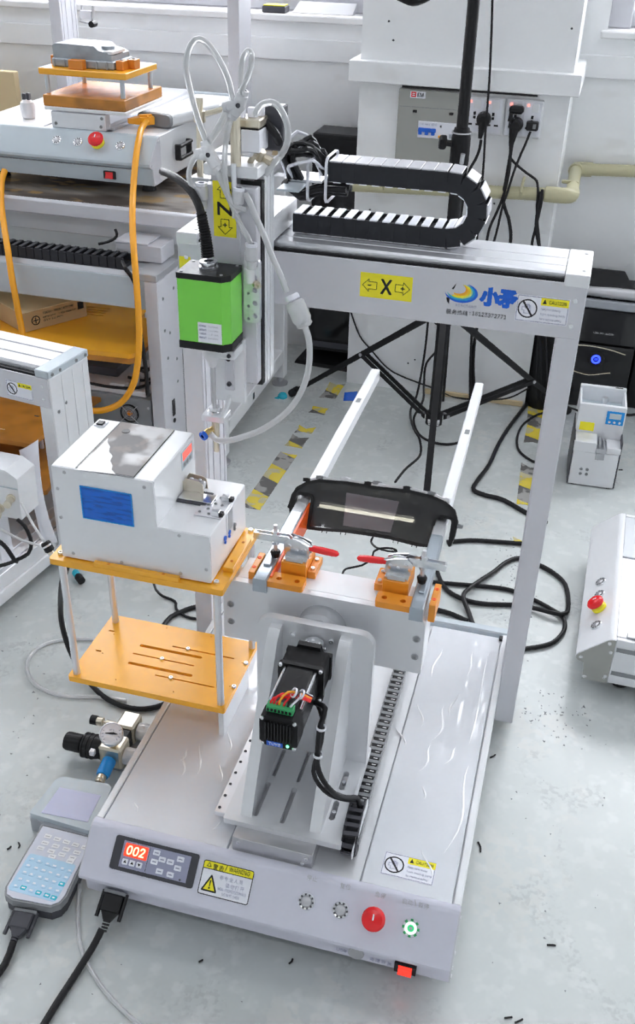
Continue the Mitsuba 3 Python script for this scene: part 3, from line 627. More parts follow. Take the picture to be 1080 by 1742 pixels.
# creases of the deck film, window glints put into their whiter colour
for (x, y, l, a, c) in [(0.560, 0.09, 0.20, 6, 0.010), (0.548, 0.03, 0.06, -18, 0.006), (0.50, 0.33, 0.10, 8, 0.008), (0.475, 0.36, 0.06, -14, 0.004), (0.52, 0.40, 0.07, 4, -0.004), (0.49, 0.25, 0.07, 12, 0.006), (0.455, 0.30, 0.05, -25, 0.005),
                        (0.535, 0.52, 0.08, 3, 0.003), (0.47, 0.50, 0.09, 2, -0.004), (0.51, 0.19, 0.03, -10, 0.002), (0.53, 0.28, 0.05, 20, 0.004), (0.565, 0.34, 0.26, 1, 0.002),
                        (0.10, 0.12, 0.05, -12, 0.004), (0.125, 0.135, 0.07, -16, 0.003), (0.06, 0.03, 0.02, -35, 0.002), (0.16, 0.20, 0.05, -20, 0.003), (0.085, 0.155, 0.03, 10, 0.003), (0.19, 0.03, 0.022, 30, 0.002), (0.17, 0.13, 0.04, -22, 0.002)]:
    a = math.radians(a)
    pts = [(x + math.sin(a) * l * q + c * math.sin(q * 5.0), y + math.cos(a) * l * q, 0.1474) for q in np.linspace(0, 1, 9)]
    part(robot, 'film_crease', tube(pts, [0.0003, 0.0014, 0.0020, 0.0015, 0.0003], 8, smooth=False), 'm_crease_glint', 'crease of the protective film with its glint painted white')
# display panel
with frame(m=panel_frame(0.061)):
    k = part(robot, 'control_display', prism(rrect(0.0465, 0.1885, 0, 0.052, 0.004), 0, 0.0012, 'xy'), 'm_dark_grey', 'dark framed control display reading 002', smooth=False)
    part(k, 'keypad_plate', prism(sbox(0.0615, 0.0058, 0.176, 0.0465), 0.0012, 0.0018, 'xy'), 'm_ink_grey', 'grey keypad film', smooth=False)
    part(k, 'divider', prism(sbox(0.1065, 0.0075, 0.1072, 0.045), 0.0018, 0.0020, 'xy'), 'm_dark_grey', smooth=False)
    part(k, 'led_window', prism(rrect(0.0655, 0.1045, 0.0235, 0.0435, 0.0015), 0.0018, 0.0026, 'xy'), 'm_red', 'red lit window', smooth=False, **glow((1.5, 0.06, 0.02)))
    part(k, 'led_digits', moved(text_w('002', 0.0305, 0.0135, 0.0690, 0.0268, 0.0026, True), np.array([[1, 0.10, 0, -0.003], [0, 1, 0, 0], [0, 0, 1, 0], [0, 0, 0, 1.0]])), 'm_yellow', 'glowing yellow digits', smooth=False, **glow((5.0, 3.4, 0.7)))
    for i in range(3):
        x = 0.0660 + i * 0.0122
        q = part(k, 'key', prism(rrect(x, x + 0.0095, 0.0105, 0.0195, 0.001), 0.0018, 0.0026, 'xy'), 'm_label_white', 'white key', smooth=False)
        tri = Polygon([(x + 0.0022, 0.0135), (x + 0.0073, 0.0135), (x + 0.00475, 0.0175)]) if i < 2 else Polygon([(x + 0.0022, 0.0168), (x + 0.0073, 0.0168), (x + 0.00475, 0.0128)])
        part(q, 'arrow', flat(tri, 0.0026, 0.0003), 'm_ink', smooth=False)
    for x, y in ((0.1130, 0.0355), (0.1245, 0.0275), (0.1385, 0.0270), (0.1540, 0.0345), (0.1125, 0.0215), (0.1525, 0.0205), (0.1245, 0.0095), (0.1430, 0.0085)):
        q = part(k, 'key', prism(rrect(x, x + 0.0115, y, y + 0.0080, 0.001), 0.0018, 0.0026, 'xy'), 'm_label_white', 'white key', smooth=False)
        part(q, 'key_print', flat(sbox(x + 0.0025, y + 0.0030, x + 0.0090, y + 0.0048), 0.0026, 0.0003), 'm_ink_grey', smooth=False)
    part(k, 'indicator', cyl((0.1660, 0.0085, 0.0018), (0.1660, 0.0085, 0.0028), 0.0016, 10), 'm_dark_grey')
# warning sticker
with frame(m=panel_frame(0.065, 0.197, 0.0006)):
    k = part(robot, 'warning_label', flat(rrect(0, 0.084, 0, 0.052, 0.003), 0, 0.0004), 'm_label_white', 'white warning sticker with a yellow bar and triangle', smooth=False)
    part(k, 'yellow_bar', flat(rrect(0.001, 0.083, 0.0395, 0.051, 0.002), 0.0004, 0.0003), 'm_yellow', smooth=False)
    part(k, 'frame', [flat(outline(rrect(0.001, 0.083, 0.001, 0.051, 0.003), 0.0011), 0.0006, 0.0003), flat(sbox(0.001, 0.039, 0.083, 0.0400), 0.0006, 0.0003)], 'm_ink', smooth=False)
    part(k, 'lettering', [han('警告', 0.0085, 0.0160, 0.0415, 0.0007, 1.18), text_w('/', 0.003, 0.008, 0.0365, 0.0420, 0.0007), text_w('WARNING', 0.034, 0.0066, 0.0430, 0.0425, 0.0007), flat(outline(Polygon([(0.0065, 0.0428), (0.0135, 0.0428), (0.0100, 0.0488)]), 0.0009), 0.0007, 0.0003)], 'm_ink', smooth=False)
    tri = Polygon([(0.0065, 0.0075), (0.0290, 0.0075), (0.01775, 0.0300)])
    part(k, 'warning_triangle', flat(tri.buffer(0.0014), 0.0004, 0.0003), 'm_ink', smooth=False)
    part(k, 'warning_triangle', flat(tri.buffer(-0.0010), 0.0007, 0.0003), 'm_yellow', smooth=False)
    part(k, 'exclamation_mark', [flat(Polygon([(0.0167, 0.0235), (0.0188, 0.0235), (0.0183, 0.0145), (0.0172, 0.0145)]), 0.0010, 0.0003), flat(Point(0.01775, 0.0117).buffer(0.0014), 0.0010, 0.0003)], 'm_ink', smooth=False)
    part(k, 'lettering', [han('非专业人员', 0.0072, 0.0300, 0.0285, 0.0004, 1.10), han('请勿打开', 0.0072, 0.0420, 0.0192, 0.0004, 1.10), text_w('NON-PROFESSIONALS', 0.046, 0.0042, 0.0315, 0.0120, 0.0004), text_w('DO NOT OPEN', 0.028, 0.0042, 0.0400, 0.0052, 0.0004)], 'm_ink_grey', smooth=False)
# buttons and their lettering
steel_button(robot, 0.370, 0.0375)
steel_button(robot, 0.424, 0.0375)
emergency_stop(robot, 0.477, 0.0370)
steel_button(robot, 0.533, 0.0380, lit=True)
with frame(m=panel_frame(0.0065, 0, 0.0004)):
    for m in (han('停止', 0.0085, 0.3620, 0.001), han('复位', 0.0085, 0.4150, 0.001), han('急停', 0.0085, 0.4700, 0.001), [han('启动', 0.0085, 0.5120, 0.001), text_w('\\', 0.004, 0.008, 0.5310, 0.001), han('暂停', 0.0085, 0.5370, 0.001)]):
        part(robot, 'panel_lettering', m, 'm_faint', 'faint grey lettering', smooth=False)
rocker(robot, 0.533, -0.055, 0.0455)
with frame(m=axes((0.0, -0.0549, 0.046), (1, 0, 0), (0, 0.07, 1))):
    part(robot, 'switch_lettering', han('电源开关', 0.0075, 0.4760, -0.003, 0.0, 1.25), 'm_ink_grey', smooth=False)
    part(robot, 'socket_lettering', text_w('USB', 0.016, 0.006, 0.424, -0.001), 'm_ink_grey', smooth=False)
part(robot, 'socket', cyl((0.455, -0.052, 0.050), (0.455, -0.0575, 0.0502), 0.0125, 24, b=0.001), 'm_mill', 'round metal socket')
# the caution sticker on the deck
with frame(m=axes((0.4700, 0.0235, 0.1477), (0.0835, 0.0, 0), (0, 1, 0))):
    caution_label(robot, 0.083, 0.044)
part(robot, 'yellow_tag', bx(-0.033, -0.013, 0.5398, 0.5404, 0.888, 0.915, 0), 'm_yellow', 'small yellow tag', smooth=False)
# print on the beam
with frame(m=axes((0.280, 0.5421 - 0.0016, 0.8825), (1, 0, 0), (0, 0, 1))):
    k = part(robot, 'axis_label', flat(sbox(0, 0, 0.0855, 0.0405), 0, 0.0003), 'm_yellow', 'yellow axis label with an X between two arrows', smooth=False)
    part(k, 'letter', text_w('X', 0.0185, 0.0235, 0.0340, 0.0085, 0.0003, True), 'm_ink', smooth=False)
    arrow = Polygon([(0.004, 0.020), (0.0145, 0.0305), (0.0145, 0.0262), (0.0275, 0.0262), (0.0275, 0.0140), (0.0145, 0.0140), (0.0145, 0.0095)])
    part(k, 'arrow', [flat(outline(arrow, 0.0009), 0.0003, 0.0003), flat(sbox(0.0125, 0.0192, 0.0185, 0.0210), 0.0003, 0.0003)], 'm_ink', smooth=False)
    arrow2 = affinity.scale(arrow, -1, 1, origin=(0.0428, 0))
    part(k, 'arrow', [flat(outline(arrow2, 0.0009), 0.0003, 0.0003), flat(sbox(0.0665, 0.0192, 0.0735, 0.0210).union(sbox(0.0692, 0.0166, 0.0708, 0.0236)), 0.0003, 0.0003)], 'm_ink', smooth=False)


def crescent(cx, cy, r0, dx, dy, r1, squash):
    return affinity.scale(Point(cx, cy).buffer(r0, quad_segs=20), 1, squash, origin=(cx, cy)).difference(affinity.scale(Point(cx + dx, cy + dy).buffer(r1, quad_segs=20), 1, squash, origin=(cx + dx, cy + dy)))


def maker_logo(t, at_x, at_y, at_z, s=1.0):
    with frame(m=axes((at_x, at_y, at_z), (s, 0, 0), (0, 0, s)) @ np.diag([s, s, 1, 1])):
        k = part(t, 'emblem', flat(crescent(0.0270, 0.0330, 0.0260, -0.0045, 0.0035, 0.0230, 0.62), 0, 0.0003), 'm_blue', 'printed emblem of nested coloured crescents', smooth=False)
        part(k, 'cyan_crescent', flat(crescent(0.0265, 0.0340, 0.0222, -0.0040, 0.0030, 0.0195, 0.62), 0, 0.0003), 'm_cyan', smooth=False)
        part(k, 'yellow_crescent', flat(crescent(0.0262, 0.0350, 0.0185, -0.0050, 0.0028, 0.0155, 0.62).intersection(sbox(0.013, 0, 0.06, 0.06)), 0, 0.0003), 'm_yellow', smooth=False)
        part(k, 'orange_crescent', flat(crescent(0.0260, 0.0365, 0.0140, -0.0045, 0.0028, 0.0120, 0.66).intersection(sbox(0.015, 0, 0.06, 0.06)), 0, 0.0003), 'm_orange', smooth=False)
        part(k, 'dark_marks', [flat(Polygon([(0.0035, 0.0230), (0.0090, 0.0235), (0.0090, 0.0130), (0.0060, 0.0160)]), 0, 0.0003), flat(Polygon([(0.0110, 0.0385), (0.0180, 0.0480), (0.0150, 0.0395), (0.0135, 0.0370)]), 0, 0.0003)], 'm_ink', smooth=False)
        part(t, 'maker_lettering', han('小矛', 0.0290, 0.0560, 0.0235, 0, 0.98, bold=2.0), 'm_blue', 'large blue Chinese lettering', smooth=False)
        part(t, 'hotline_lettering', [han('服务热线', 0.0085, 0.0050, -0.0020), text_w(':', 0.0014, 0.006, 0.0430, -0.0010), text_w('18123872771', 0.054, 0.0066, 0.0475, -0.0015)], 'm_ink', 'small black Chinese lettering and telephone number', smooth=False)
        part(t, 'small_lettering', text_w('XIAOMAO', 0.034, 0.0042, 0.0190, 0.0105), 'm_ink_grey', smooth=False)


maker_logo(robot, 0.4175, 0.5421 - 0.0016, 0.8740)


# ---------------------------------------------------------------- the rotary fixture on the robot's table
def slot(x0, y0, x1, y1, r):
    return affinity.rotate(sbox(-r, 0, r, 1), 0).intersection(sbox(-9, -9, -8, -8)).union(__import__('shapely').LineString([(x0, y0), (x1, y1)]).buffer(r, quad_segs=6))


fx = thing('rotary_fixture', 'bare metal bracket with two tall gussets standing on the robot table', 'fixture')
part(fx, 'slide_block', bx(0.234, 0.366, 0.004, 0.262, 0.1440, 0.1745, 0.001), 'm_mill', 'brushed metal slide block')
for x, z in ((0.245, 0.166), (0.350, 0.153), (0.356, 0.166)):
    part(fx, 'screw', screw((x, 0.004, z), (0, -1, 0), 0.0035, 0.003), 'm_chrome')
part(fx, 'side_strip', bx(0.188, 0.214, 0.048, 0.330, 0.1600, 0.1700, 0.001), 'm_alu', 'narrow strip with a row of screws')
for i in range(9):
    part(fx, 'screw', screw((0.194, 0.058 + i * 0.026, 0.1700), (0, 0, 1), 0.0026, 0.0012), 'm_dark_grey')
plate = rrect(0.211, 0.405, 0.027, 0.245, 0.003)
holes = [slot(0.2585, 0.049, 0.2590, 0.115, 0.0042), slot(0.304, 0.047, 0.304, 0.115, 0.0042), slot(0.262, 0.137, 0.262, 0.194, 0.0032), slot(0.3045, 0.136, 0.3045, 0.202, 0.0032), slot(0.3775, 0.142, 0.3775, 0.174, 0.0048), slot(0.3775, 0.076, 0.3775, 0.108, 0.0048)]
for h in holes:
    plate = plate.difference(h)
part(fx, 'base_plate', prism(plate, 0.1745, 0.1850, 'xy'), 'm_alu_plate', 'slotted base plate', smooth=False)
for y in (0.158, 0.092):
    k = part(fx, 'bolt', screw((0.3775, y, 0.1775), (0, 0, 1), 0.0042, 0.005), 'm_chrome')
back = rrect(0.211, 0.404, 0.150, 0.460, 0.024)
back = back.union(sbox(0.211, 0.185, 0.404, 0.30)).intersection(sbox(0, 0.185, 1, 1)).difference(Point(0.309, 0.420).buffer(0.017))
part(fx, 'back_plate', prism(back, 0.205, 0.219), 'm_alu_plate', 'upright plate with rounded top corners', smooth=30)
for x0, x1 in ((0.236, 0.2545), (0.3505, 0.3690)):
    part(fx, 'gusset', prism([(0.040, 0.185), (0.205, 0.185), (0.205, 0.452), (0.192, 0.452), (0.176, 0.440)], x0, x1, 'yz'), 'm_alu_plate', 'tall tapering gusset')
for x, z in ((0.272, 0.436), (0.335, 0.436)):
    part(fx, 'screw', screw((x, 0.205, z), (0, -1, 0), 0.0045, 0.003), 'm_chrome')
part(fx, 'bearing_flange', lathe([(0.0, 0), (0.034, 0), (0.040, 0.006), (0.040, 0.031), (0, 0.031)], (0.309, 0.219, 0.428), (0, 1, 0), 36), 'm_alu_dark', 'dark round bearing flange')
cross = rrect(0.138, 0.475, 0.30, 0.485, 0.024).intersection(sbox(0, 0.366, 1, 1))
part(fx, 'cross_plate', prism(cross, 0.250, 0.262), 'm_alu_plate', 'wide cross plate', smooth=30)
part(fx, 'cross_top', bx(0.160, 0.454, 0.2625, 0.322, 0.472, 0.4850, 0.001), 'm_white', 'white top of the cross plate')
part(fx, 'cross_side', bx(0.463, 0.4745, 0.2625, 0.322, 0.366, 0.463, 0.001), 'm_white')
part(fx, 'cross_side', bx(0.1385, 0.150, 0.2625, 0.322, 0.366, 0.463, 0.001), 'm_white')
for x in (0.151, 0.463):
    for z in (0.436, 0.400):
        q = part(fx, 'cap_screw', lathe([(0, 0), (0.0062, 0), (0.0062, 0.0015), (0, 0.0015)], (x, 0.250, z), (0, -1, 0), 18), 'm_alu_dark')
        part(q, 'socket_head', screw((x, 0.2485, z), (0, -1, 0), 0.0043, 0.002), 'm_mid_grey')
# stepper motor bolted to the back plate
mo = thing('stepper_motor', 'black stepper motor with a green terminal block between the bracket gussets', 'motor')
sq = rrect(-0.0285, 0.0285, -0.0285, 0.0285, 0.005)
with frame((0.3095, 0, 0.420)):
    oct_ = Polygon([(-0.0285, 0.020), (-0.020, 0.0285), (0.020, 0.0285), (0.0285, 0.020), (0.0285, -0.020), (0.020, -0.0285), (-0.020, -0.0285), (-0.0285, -0.020)])
    part(mo, 'body', prism(oct_.buffer(-0.001), 0.034, 0.118), 'm_black', 'black ribbed motor body')
    part(mo, 'end_bell', prism(oct_, 0.004, 0.034), 'm_black_matt')
    for i in range(9):
        x = -0.0185 + i * 0.0046
        part(mo, 'cooling_fin', bx(x - 0.0012, x + 0.0012, -0.0005, 0.004, -0.0150, 0.020, 0.0004), 'm_black')
    part(mo, 'flange', prism(rrect(-0.036, 0.036, -0.034, 0.030, 0.006), 0.118, 0.126), 'm_black', 'black motor flange')
    part(mo, 'gearbox', prism(rrect(-0.034, 0.034, -0.030, 0.028, 0.008), 0.126, 0.162), 'm_black_matt')
    part(mo, 'gearbox_flange', prism(Polygon([(-0.036, 0.020), (-0.022, 0.020), (-0.018, 0.034), (0.018, 0.034), (0.022, 0.020), (0.036, 0.020), (0.036, -0.026), (-0.036, -0.026)]), 0.162, 0.172), 'm_black')
    part(mo, 'coupling', cyl((0, 0.172, 0.004), (0, 0.202, 0.004), 0.019, 28, b=0.002), 'm_chrome', 'silver shaft coupling')
    for a in range(5):
        an = math.radians(20 + a * 35)
        part(mo, 'coupling_screw', screw((0.019 * math.cos(an), 0.190, 0.004 + 0.019 * math.sin(an)), (math.cos(an), 0, math.sin(an)), 0.0032, 0.003), 'm_chrome')
    for x, z in ((-0.024, 0.024), (0.024, 0.024), (-0.024, -0.024), (0.024, -0.024)):
        part(mo, 'screw', screw((x, 0.004, z), (0, -1, 0), 0.0030, 0.003), 'm_chrome')
        part(mo, 'tie_bolt', cyl((x, 0.034, z), (x, 0.116, z), 0.0022, 8), 'm_chrome')
        part(mo, 'screw', screw((x * 1.30, 0.118, z * 1.15), (0, -1, 0), 0.0034, 0.004), 'm_chrome')
    k = part(mo, 'terminal_block', bx(-0.021, 0.0185, 0.012, 0.026, 0.0285, 0.0400, 0.001), 'm_green_term', 'green screw terminal block')
    for i in range(7):
        x = -0.0180 + i * 0.0054
        part(k, 'terminal_slot', bx(x - 0.0016, x + 0.0016, 0.0112, 0.013, 0.0315, 0.0360, 0), 'm_black', smooth=False)
    for i, (x, m, hgt) in enumerate(((-0.017, 'm_red', 0.006), (-0.012, 'm_red', 0.011), (-0.008, 'm_red', 0.004), (-0.004, 'm_orange_wire', 0.014), (0.003, 'm_red', 0.009), (0.009, 'm_black', 0.011), (0.013, 'm_label_white', 0.005))):
        part(mo, 'wire', tube([(x, 0.019, 0.038), (x + 0.002, 0.021, 0.040 + hgt * 0.6), (x + 0.010, 0.026 + 0.0012 * i, 0.043 + hgt), (0.020, 0.036 + 0.002 * i, 0.042 + hgt * 0.4), (0.033, 0.052 + 0.002 * i, 0.026)], 0.0017, 8), m, 'coloured terminal wire')
    for p in ((0.015, 0.030, 0.058), (0.024, 0.036, 0.052)):
        part(mo, 'cable_tie', lathe([(0.006, -0.0015), (0.0075, -0.0015), (0.0075, 0.0015), (0.006, 0.0015)], p, (0.7, 0.3, -0.5), 16), 'm_label_white')
    with frame(m=axes((-0.0175, 0.0034, -0.0270), (1, 0, 0), (0, 0, 1))):
        q = part(mo, 'maker_plate', flat(sbox(0, 0, 0.0245, 0.0085), 0, 0.0006), 'm_blue', 'small blue maker plate', smooth=False)
        part(q, 'lettering', text_w('TUYS', 0.018, 0.0055, 0.003, 0.0015, 0.0006, True), 'm_label_white', smooth=False)
    part(mo, 'status_lamp', lathe([(0, 0), (0.0026, 0), (0.0022, 0.0016), (0, 0.0024)], (0.0140, 0.0038, -0.0225), (0, -1, 0), 14), 'm_green', 'lit green status lamp', **glow((0.25, 3.6, 0.8)))
one('motor_cable', [tube([(0.337, 0.1, 0.4), (0.36, 0.075, 0.417), (0.357, 0.06, 0.395), (0.356, 0.055, 0.357), (0.357, 0.05, 0.326), (0.367, 0.045, 0.302), (0.383, 0.05, 0.273), (0.399, 0.08, 0.234), (0.411, 0.105, 0.211), (0.417, 0.105, 0.189)], 0.0042, 10)], 'm_rubber', 'black motor cable looping down past the gusset into the table chain', 'cable')
one('motor_cable', [tube([(0.324, 0.13, 0.395), (0.349, 0.09, 0.395), (0.358, 0.07, 0.392), (0.359, 0.062, 0.361), (0.353, 0.06, 0.327), (0.35, 0.055, 0.303), (0.36, 0.055, 0.277), (0.377, 0.06, 0.255), (0.396, 0.09, 0.218), (0.409, 0.105, 0.205)], 0.0036, 10)], 'm_rubber', 'thinner black motor cable beside the thick one, tied to it twice', 'cable')
for p in ((0.359, 0.058, 0.394), (0.357, 0.052, 0.343)):
    one('cable_tie', lathe([(0.006, -0.002), (0.0075, -0.002), (0.0075, 0.002), (0.006, 0.002)], p, (0.1, 0, 1), 16), 'm_label_white', 'white cable tie round the two motor cables, ' + ('upper of the two' if p[2] > 0.39 else 'lower of the two with a long tail'), 'cable tie')


def chain_link(a, b, up, side, half, thick, open_top, mat_side, mat_bar):
    """One link of a cable chain between the points a and b: two cheeks and its cross bar; up is the outward side."""
    a, b, up, side = (np.asarray(v, float) for v in (a, b, up, side))
    L = np.linalg.norm(b - a)
    m = axes((a + b) / 2, b - a, np.cross(up, b - a))
    ck = [bx(-L / 2 - 0.0012, L / 2 + 0.0012, s * half - (0.0028 if s > 0 else 0), s * half + (0 if s > 0 else 0.0028), -thick / 2, thick / 2, 0.0008) for s in (-1, 1)]
    ck.append(bx(-L / 2, L / 2, -half + 0.003, half - 0.003, -thick / 2, -thick / 2 + 0.003, 0))
    bar = bx(-L * 0.5 + 0.0006, L * (0.08 if open_top else 0.5) - 0.0006, -half + 0.0005, half - 0.0005, thick / 2 - 0.001, thick / 2 + 0.0012, 0.0004)
    return moved(ck, m), moved(bar, m)


def chain_path(segs, pitch):
    pts = np.vstack(segs)
    d = np.concatenate([[0], np.cumsum(np.linalg.norm(np.diff(pts, axis=0), axis=1))])
    s = np.arange(0, d[-1], pitch)
    return np.stack([np.interp(s, d, pts[:, k]) for k in range(3)], 1)


# chain along the table
yc = thing('table_cable_chain', 'black cable chain with open windows lying along the robot deck, its front end curled up', 'cable chain')
arc = [(0.4155, 0.052 - 0.0165 * math.sin(t), 0.1720 - 0.0165 * math.cos(t)) for t in np.linspace(0, math.pi, 14)]
pts = chain_path([[(0.408, 0.520, 0.1560), (0.4100, 0.20, 0.1555), (0.4155, 0.055, 0.1555)], arc, [(0.4135, 0.06, 0.1885), (0.4105, 0.125, 0.1885)]], 0.0155)
for i, (a, b) in enumerate(zip(pts[:-1], pts[1:])):
    d = (b - a) / np.linalg.norm(b - a)
    side = np.array([1.0, 0, 0])
    up = np.cross(side, d)
    if i < 5:
        pass
    flatrun = a[2] < 0.157 and b[2] < 0.157
    up = np.array([0, 0, 1.0]) if flatrun else -np.cross(d, side)
    if not flatrun:
        up = up if (up @ ((a + b) / 2 - np.array([0.415, 0.07, 0.172]))) > 0 else -up
    cheeks, bar = chain_link(a, b, up, side, 0.0125, 0.0125, True, 0, 0)
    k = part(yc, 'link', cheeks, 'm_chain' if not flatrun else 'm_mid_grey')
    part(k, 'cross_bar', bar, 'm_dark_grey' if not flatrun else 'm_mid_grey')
    if flatrun:
        part(k, 'web', bx((a[0] + b[0]) / 2 + 0.000, (a[0] + b[0]) / 2 + 0.0075, a[1] - 0.0132, a[1] - 0.0108, 0.1615, 0.1626, 0), 'm_tpe', 'pale web in the window', smooth=False)
    if flatrun:
        part(k, 'window', bx((a[0] + b[0]) / 2 - 0.0085, (a[0] + b[0]) / 2 + 0.0085, a[1] - 0.0150, a[1] - 0.0088, 0.1575, 0.16215, 0), 'm_black', 'dark window', smooth=False)
part(yc, 'end_bracket', [bx(0.402, 0.4045, 0.115, 0.165, 0.176, 0.196, 0.0005), bx(0.4235, 0.4255, 0.020, 0.130, 0.168, 0.186, 0.0005)], 'm_alu')

# two long rails carried by the fixture
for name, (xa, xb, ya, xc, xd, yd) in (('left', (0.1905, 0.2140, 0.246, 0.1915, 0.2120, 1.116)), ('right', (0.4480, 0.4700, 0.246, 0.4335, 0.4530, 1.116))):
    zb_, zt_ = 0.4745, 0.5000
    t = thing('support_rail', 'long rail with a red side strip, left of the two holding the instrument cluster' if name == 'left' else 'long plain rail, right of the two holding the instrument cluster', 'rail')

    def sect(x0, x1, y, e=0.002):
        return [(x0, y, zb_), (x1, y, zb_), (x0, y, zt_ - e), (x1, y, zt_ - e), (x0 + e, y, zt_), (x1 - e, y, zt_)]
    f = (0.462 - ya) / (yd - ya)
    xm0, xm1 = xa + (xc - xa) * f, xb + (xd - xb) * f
    part(t, 'near_section', hull(sect(xa, xb, ya) + sect(xm0, xm1, 0.462)), 'm_rail', 'rail section with the shade of the cluster painted blue grey')  # same metal as farther back; cluster shade put into the darker colour
    part(t, 'far_section', hull(sect(xm0 + 0.0004, xm1 - 0.0004, 0.4625) + sect(xc, xd, yd)), 'm_white', 'lit section of the same rail, its brightness painted white')  # paler copy of the rail metal, its brightness painted in
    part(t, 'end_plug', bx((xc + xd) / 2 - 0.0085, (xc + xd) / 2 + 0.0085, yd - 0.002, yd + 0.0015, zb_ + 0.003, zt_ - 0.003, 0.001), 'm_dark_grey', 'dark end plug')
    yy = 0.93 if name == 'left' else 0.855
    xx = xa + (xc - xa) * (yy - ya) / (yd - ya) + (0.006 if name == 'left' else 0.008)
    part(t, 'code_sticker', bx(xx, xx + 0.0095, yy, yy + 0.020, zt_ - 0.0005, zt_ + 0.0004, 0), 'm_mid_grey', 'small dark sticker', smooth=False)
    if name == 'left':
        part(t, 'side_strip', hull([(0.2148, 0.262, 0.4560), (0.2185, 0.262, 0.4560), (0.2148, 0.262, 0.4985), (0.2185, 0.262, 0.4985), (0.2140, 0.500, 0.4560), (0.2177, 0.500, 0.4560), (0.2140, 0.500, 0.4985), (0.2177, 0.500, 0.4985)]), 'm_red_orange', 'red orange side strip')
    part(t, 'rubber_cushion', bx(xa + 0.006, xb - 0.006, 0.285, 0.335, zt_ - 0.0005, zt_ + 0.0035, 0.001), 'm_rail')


def toggle_clamp(label, mirror):
    t = thing('toggle_clamp', label, 'clamp')
    m = np.eye(4)
    if mirror:
        m = np.diag([-1.0, 1, 1, 1])
        m[0, 3] = 0.6645
    with frame(m=m):
        part(t, 'mount_tab', prism(rrect(0.210, 0.273, 0.250, 0.279, 0.005).difference(Point(0.2300, 0.263).buffer(0.0045)).difference(Point(0.2605, 0.264).buffer(0.0045)), 0.4850, 0.4960, 'xy'), 'm_orange_mount', 'orange tab with two screw holes', smooth=30)
        for x in (0.2300, 0.2605):
            part(t, 'screw', screw((x, 0.2635, 0.4852), (0, 0, 1), 0.0042, 0.004), 'm_red_orange')
        part(t, 'mount_block', bx(0.2265, 0.2690, 0.2850, 0.345, 0.4850, 0.5140, 0.001), 'm_orange_mount', 'orange mounting block')
        part(t, 'side_block', bx(0.2695, 0.283, 0.292, 0.340, 0.4850, 0.4985, 0.001), 'm_orange_mount')
        for y in (0.302, 0.328):
            part(t, 'screw', screw((0.276, y, 0.4985), (0, 0, 1), 0.0038, 0.003), 'm_chrome')
        part(t, 'rail_block', bx(0.178, 0.1885, 0.262, 0.322, 0.4650, 0.4990, 0.001), 'm_orange_mount', 'orange block outside the rail')
        for y in (0.278, 0.306):
            part(t, 'screw', screw((0.1832, y, 0.4990), (0, 0, 1), 0.0036, 0.001), 'm_red_orange')
        part(t, 'clamp_base', prism([(0.229, 0.5140), (0.267, 0.5140), (0.267, 0.5165), (0.262, 0.5175), (0.234, 0.5175), (0.229, 0.5165)], 0.290, 0.336), 'm_sky_blue' if False else 'm_chrome', 'bright metal clamp base')
        part(t, 'base_shield', bx(0.2335, 0.2625, 0.2885, 0.2900, 0.5140, 0.5230, 0.0004), 'm_cool_grey')
        for y in (0.302, 0.318):
            part(t, 'link_plate', prism([(0.227, 0.517), (0.270, 0.517), (0.268, 0.540), (0.255, 0.545), (0.236, 0.549), (0.226, 0.541)], y, y + 0.0022), 'm_chrome', 'bright link plate')
            for x, z in ((0.236, 0.537), (0.248, 0.530), (0.261, 0.533)):
                part(t, 'rivet', lathe([(0, 0), (0.0032, 0), (0.0022, 0.0018), (0, 0.0022)], (x, y, z), (0, -1, 0), 12), 'm_alu')
        part(t, 'clamp_arm', prism(Polygon([(0.174, 0.5360), (0.174, 0.5480), (0.205, 0.5490), (0.232, 0.5500), (0.240, 0.5440), (0.232, 0.5360), (0.206, 0.5360)]), 0.3045, 0.3062), 'm_chrome')
        part(t, 'clamp_arm', prism(Polygon([(0.174, 0.5360), (0.174, 0.5480), (0.205, 0.5490), (0.232, 0.5500), (0.240, 0.5440), (0.232, 0.5360), (0.206, 0.5360)]), 0.3138, 0.3155), 'm_chrome')
        part(t, 'arm_end', bx(0.1725, 0.1765, 0.3045, 0.3155, 0.5360, 0.5480, 0.0008), 'm_chrome')
        part(t, 'handle_bar', tube([(0.238, 0.310, 0.545), (0.252, 0.310, 0.544), (0.264, 0.310, 0.538), (0.274, 0.310, 0.533), (0.285, 0.310, 0.531)], 0.0036, 8), 'm_chrome')
        part(t, 'grip', moved(tube([(0.268, 0, 0), (0.276, 0, 0), (0.290, 0, 0), (0.306, 0, 0), (0.314, 0, 0), (0.317, 0, 0)], [0.0058, 0.0064, 0.0072, 0.0070, 0.0058, 0.002], 14, smooth=False), np.array([[1, 0, 0, 0], [0, 1, 0, 0.310], [-0.06, 0, 0.72, 0.5490], [0, 0, 0, 1.0]])), 'm_red', 'red handle grip')
        part(t, 'spindle', cyl((0.2095, 0.310, 0.512), (0.2095, 0.310, 0.566), 0.0033, 12), 'm_alu')
        for z in (0.5295, 0.5490):
            part(t, 'nut', lathe([(0.0, 0), (0.0062, 0), (0.0062, 0.0055), (0.0, 0.0055)], (0.2095, 0.310, z), (0, 0, 1), 6), 'm_chrome')
        part(t, 'spindle_tip', lathe([(0, 0), (0.0065, 0.001), (0.0085, 0.010), (0.006, 0.0135), (0, 0.0135)], (0.2095, 0.310, 0.5035), (0, 0, 1), 16), 'm_black', 'black rubber tip')


toggle_clamp('red handled toggle clamp on an orange mount, pressing the left rail', False)
toggle_clamp('red handled toggle clamp on an orange mount, pressing the right rail', True)

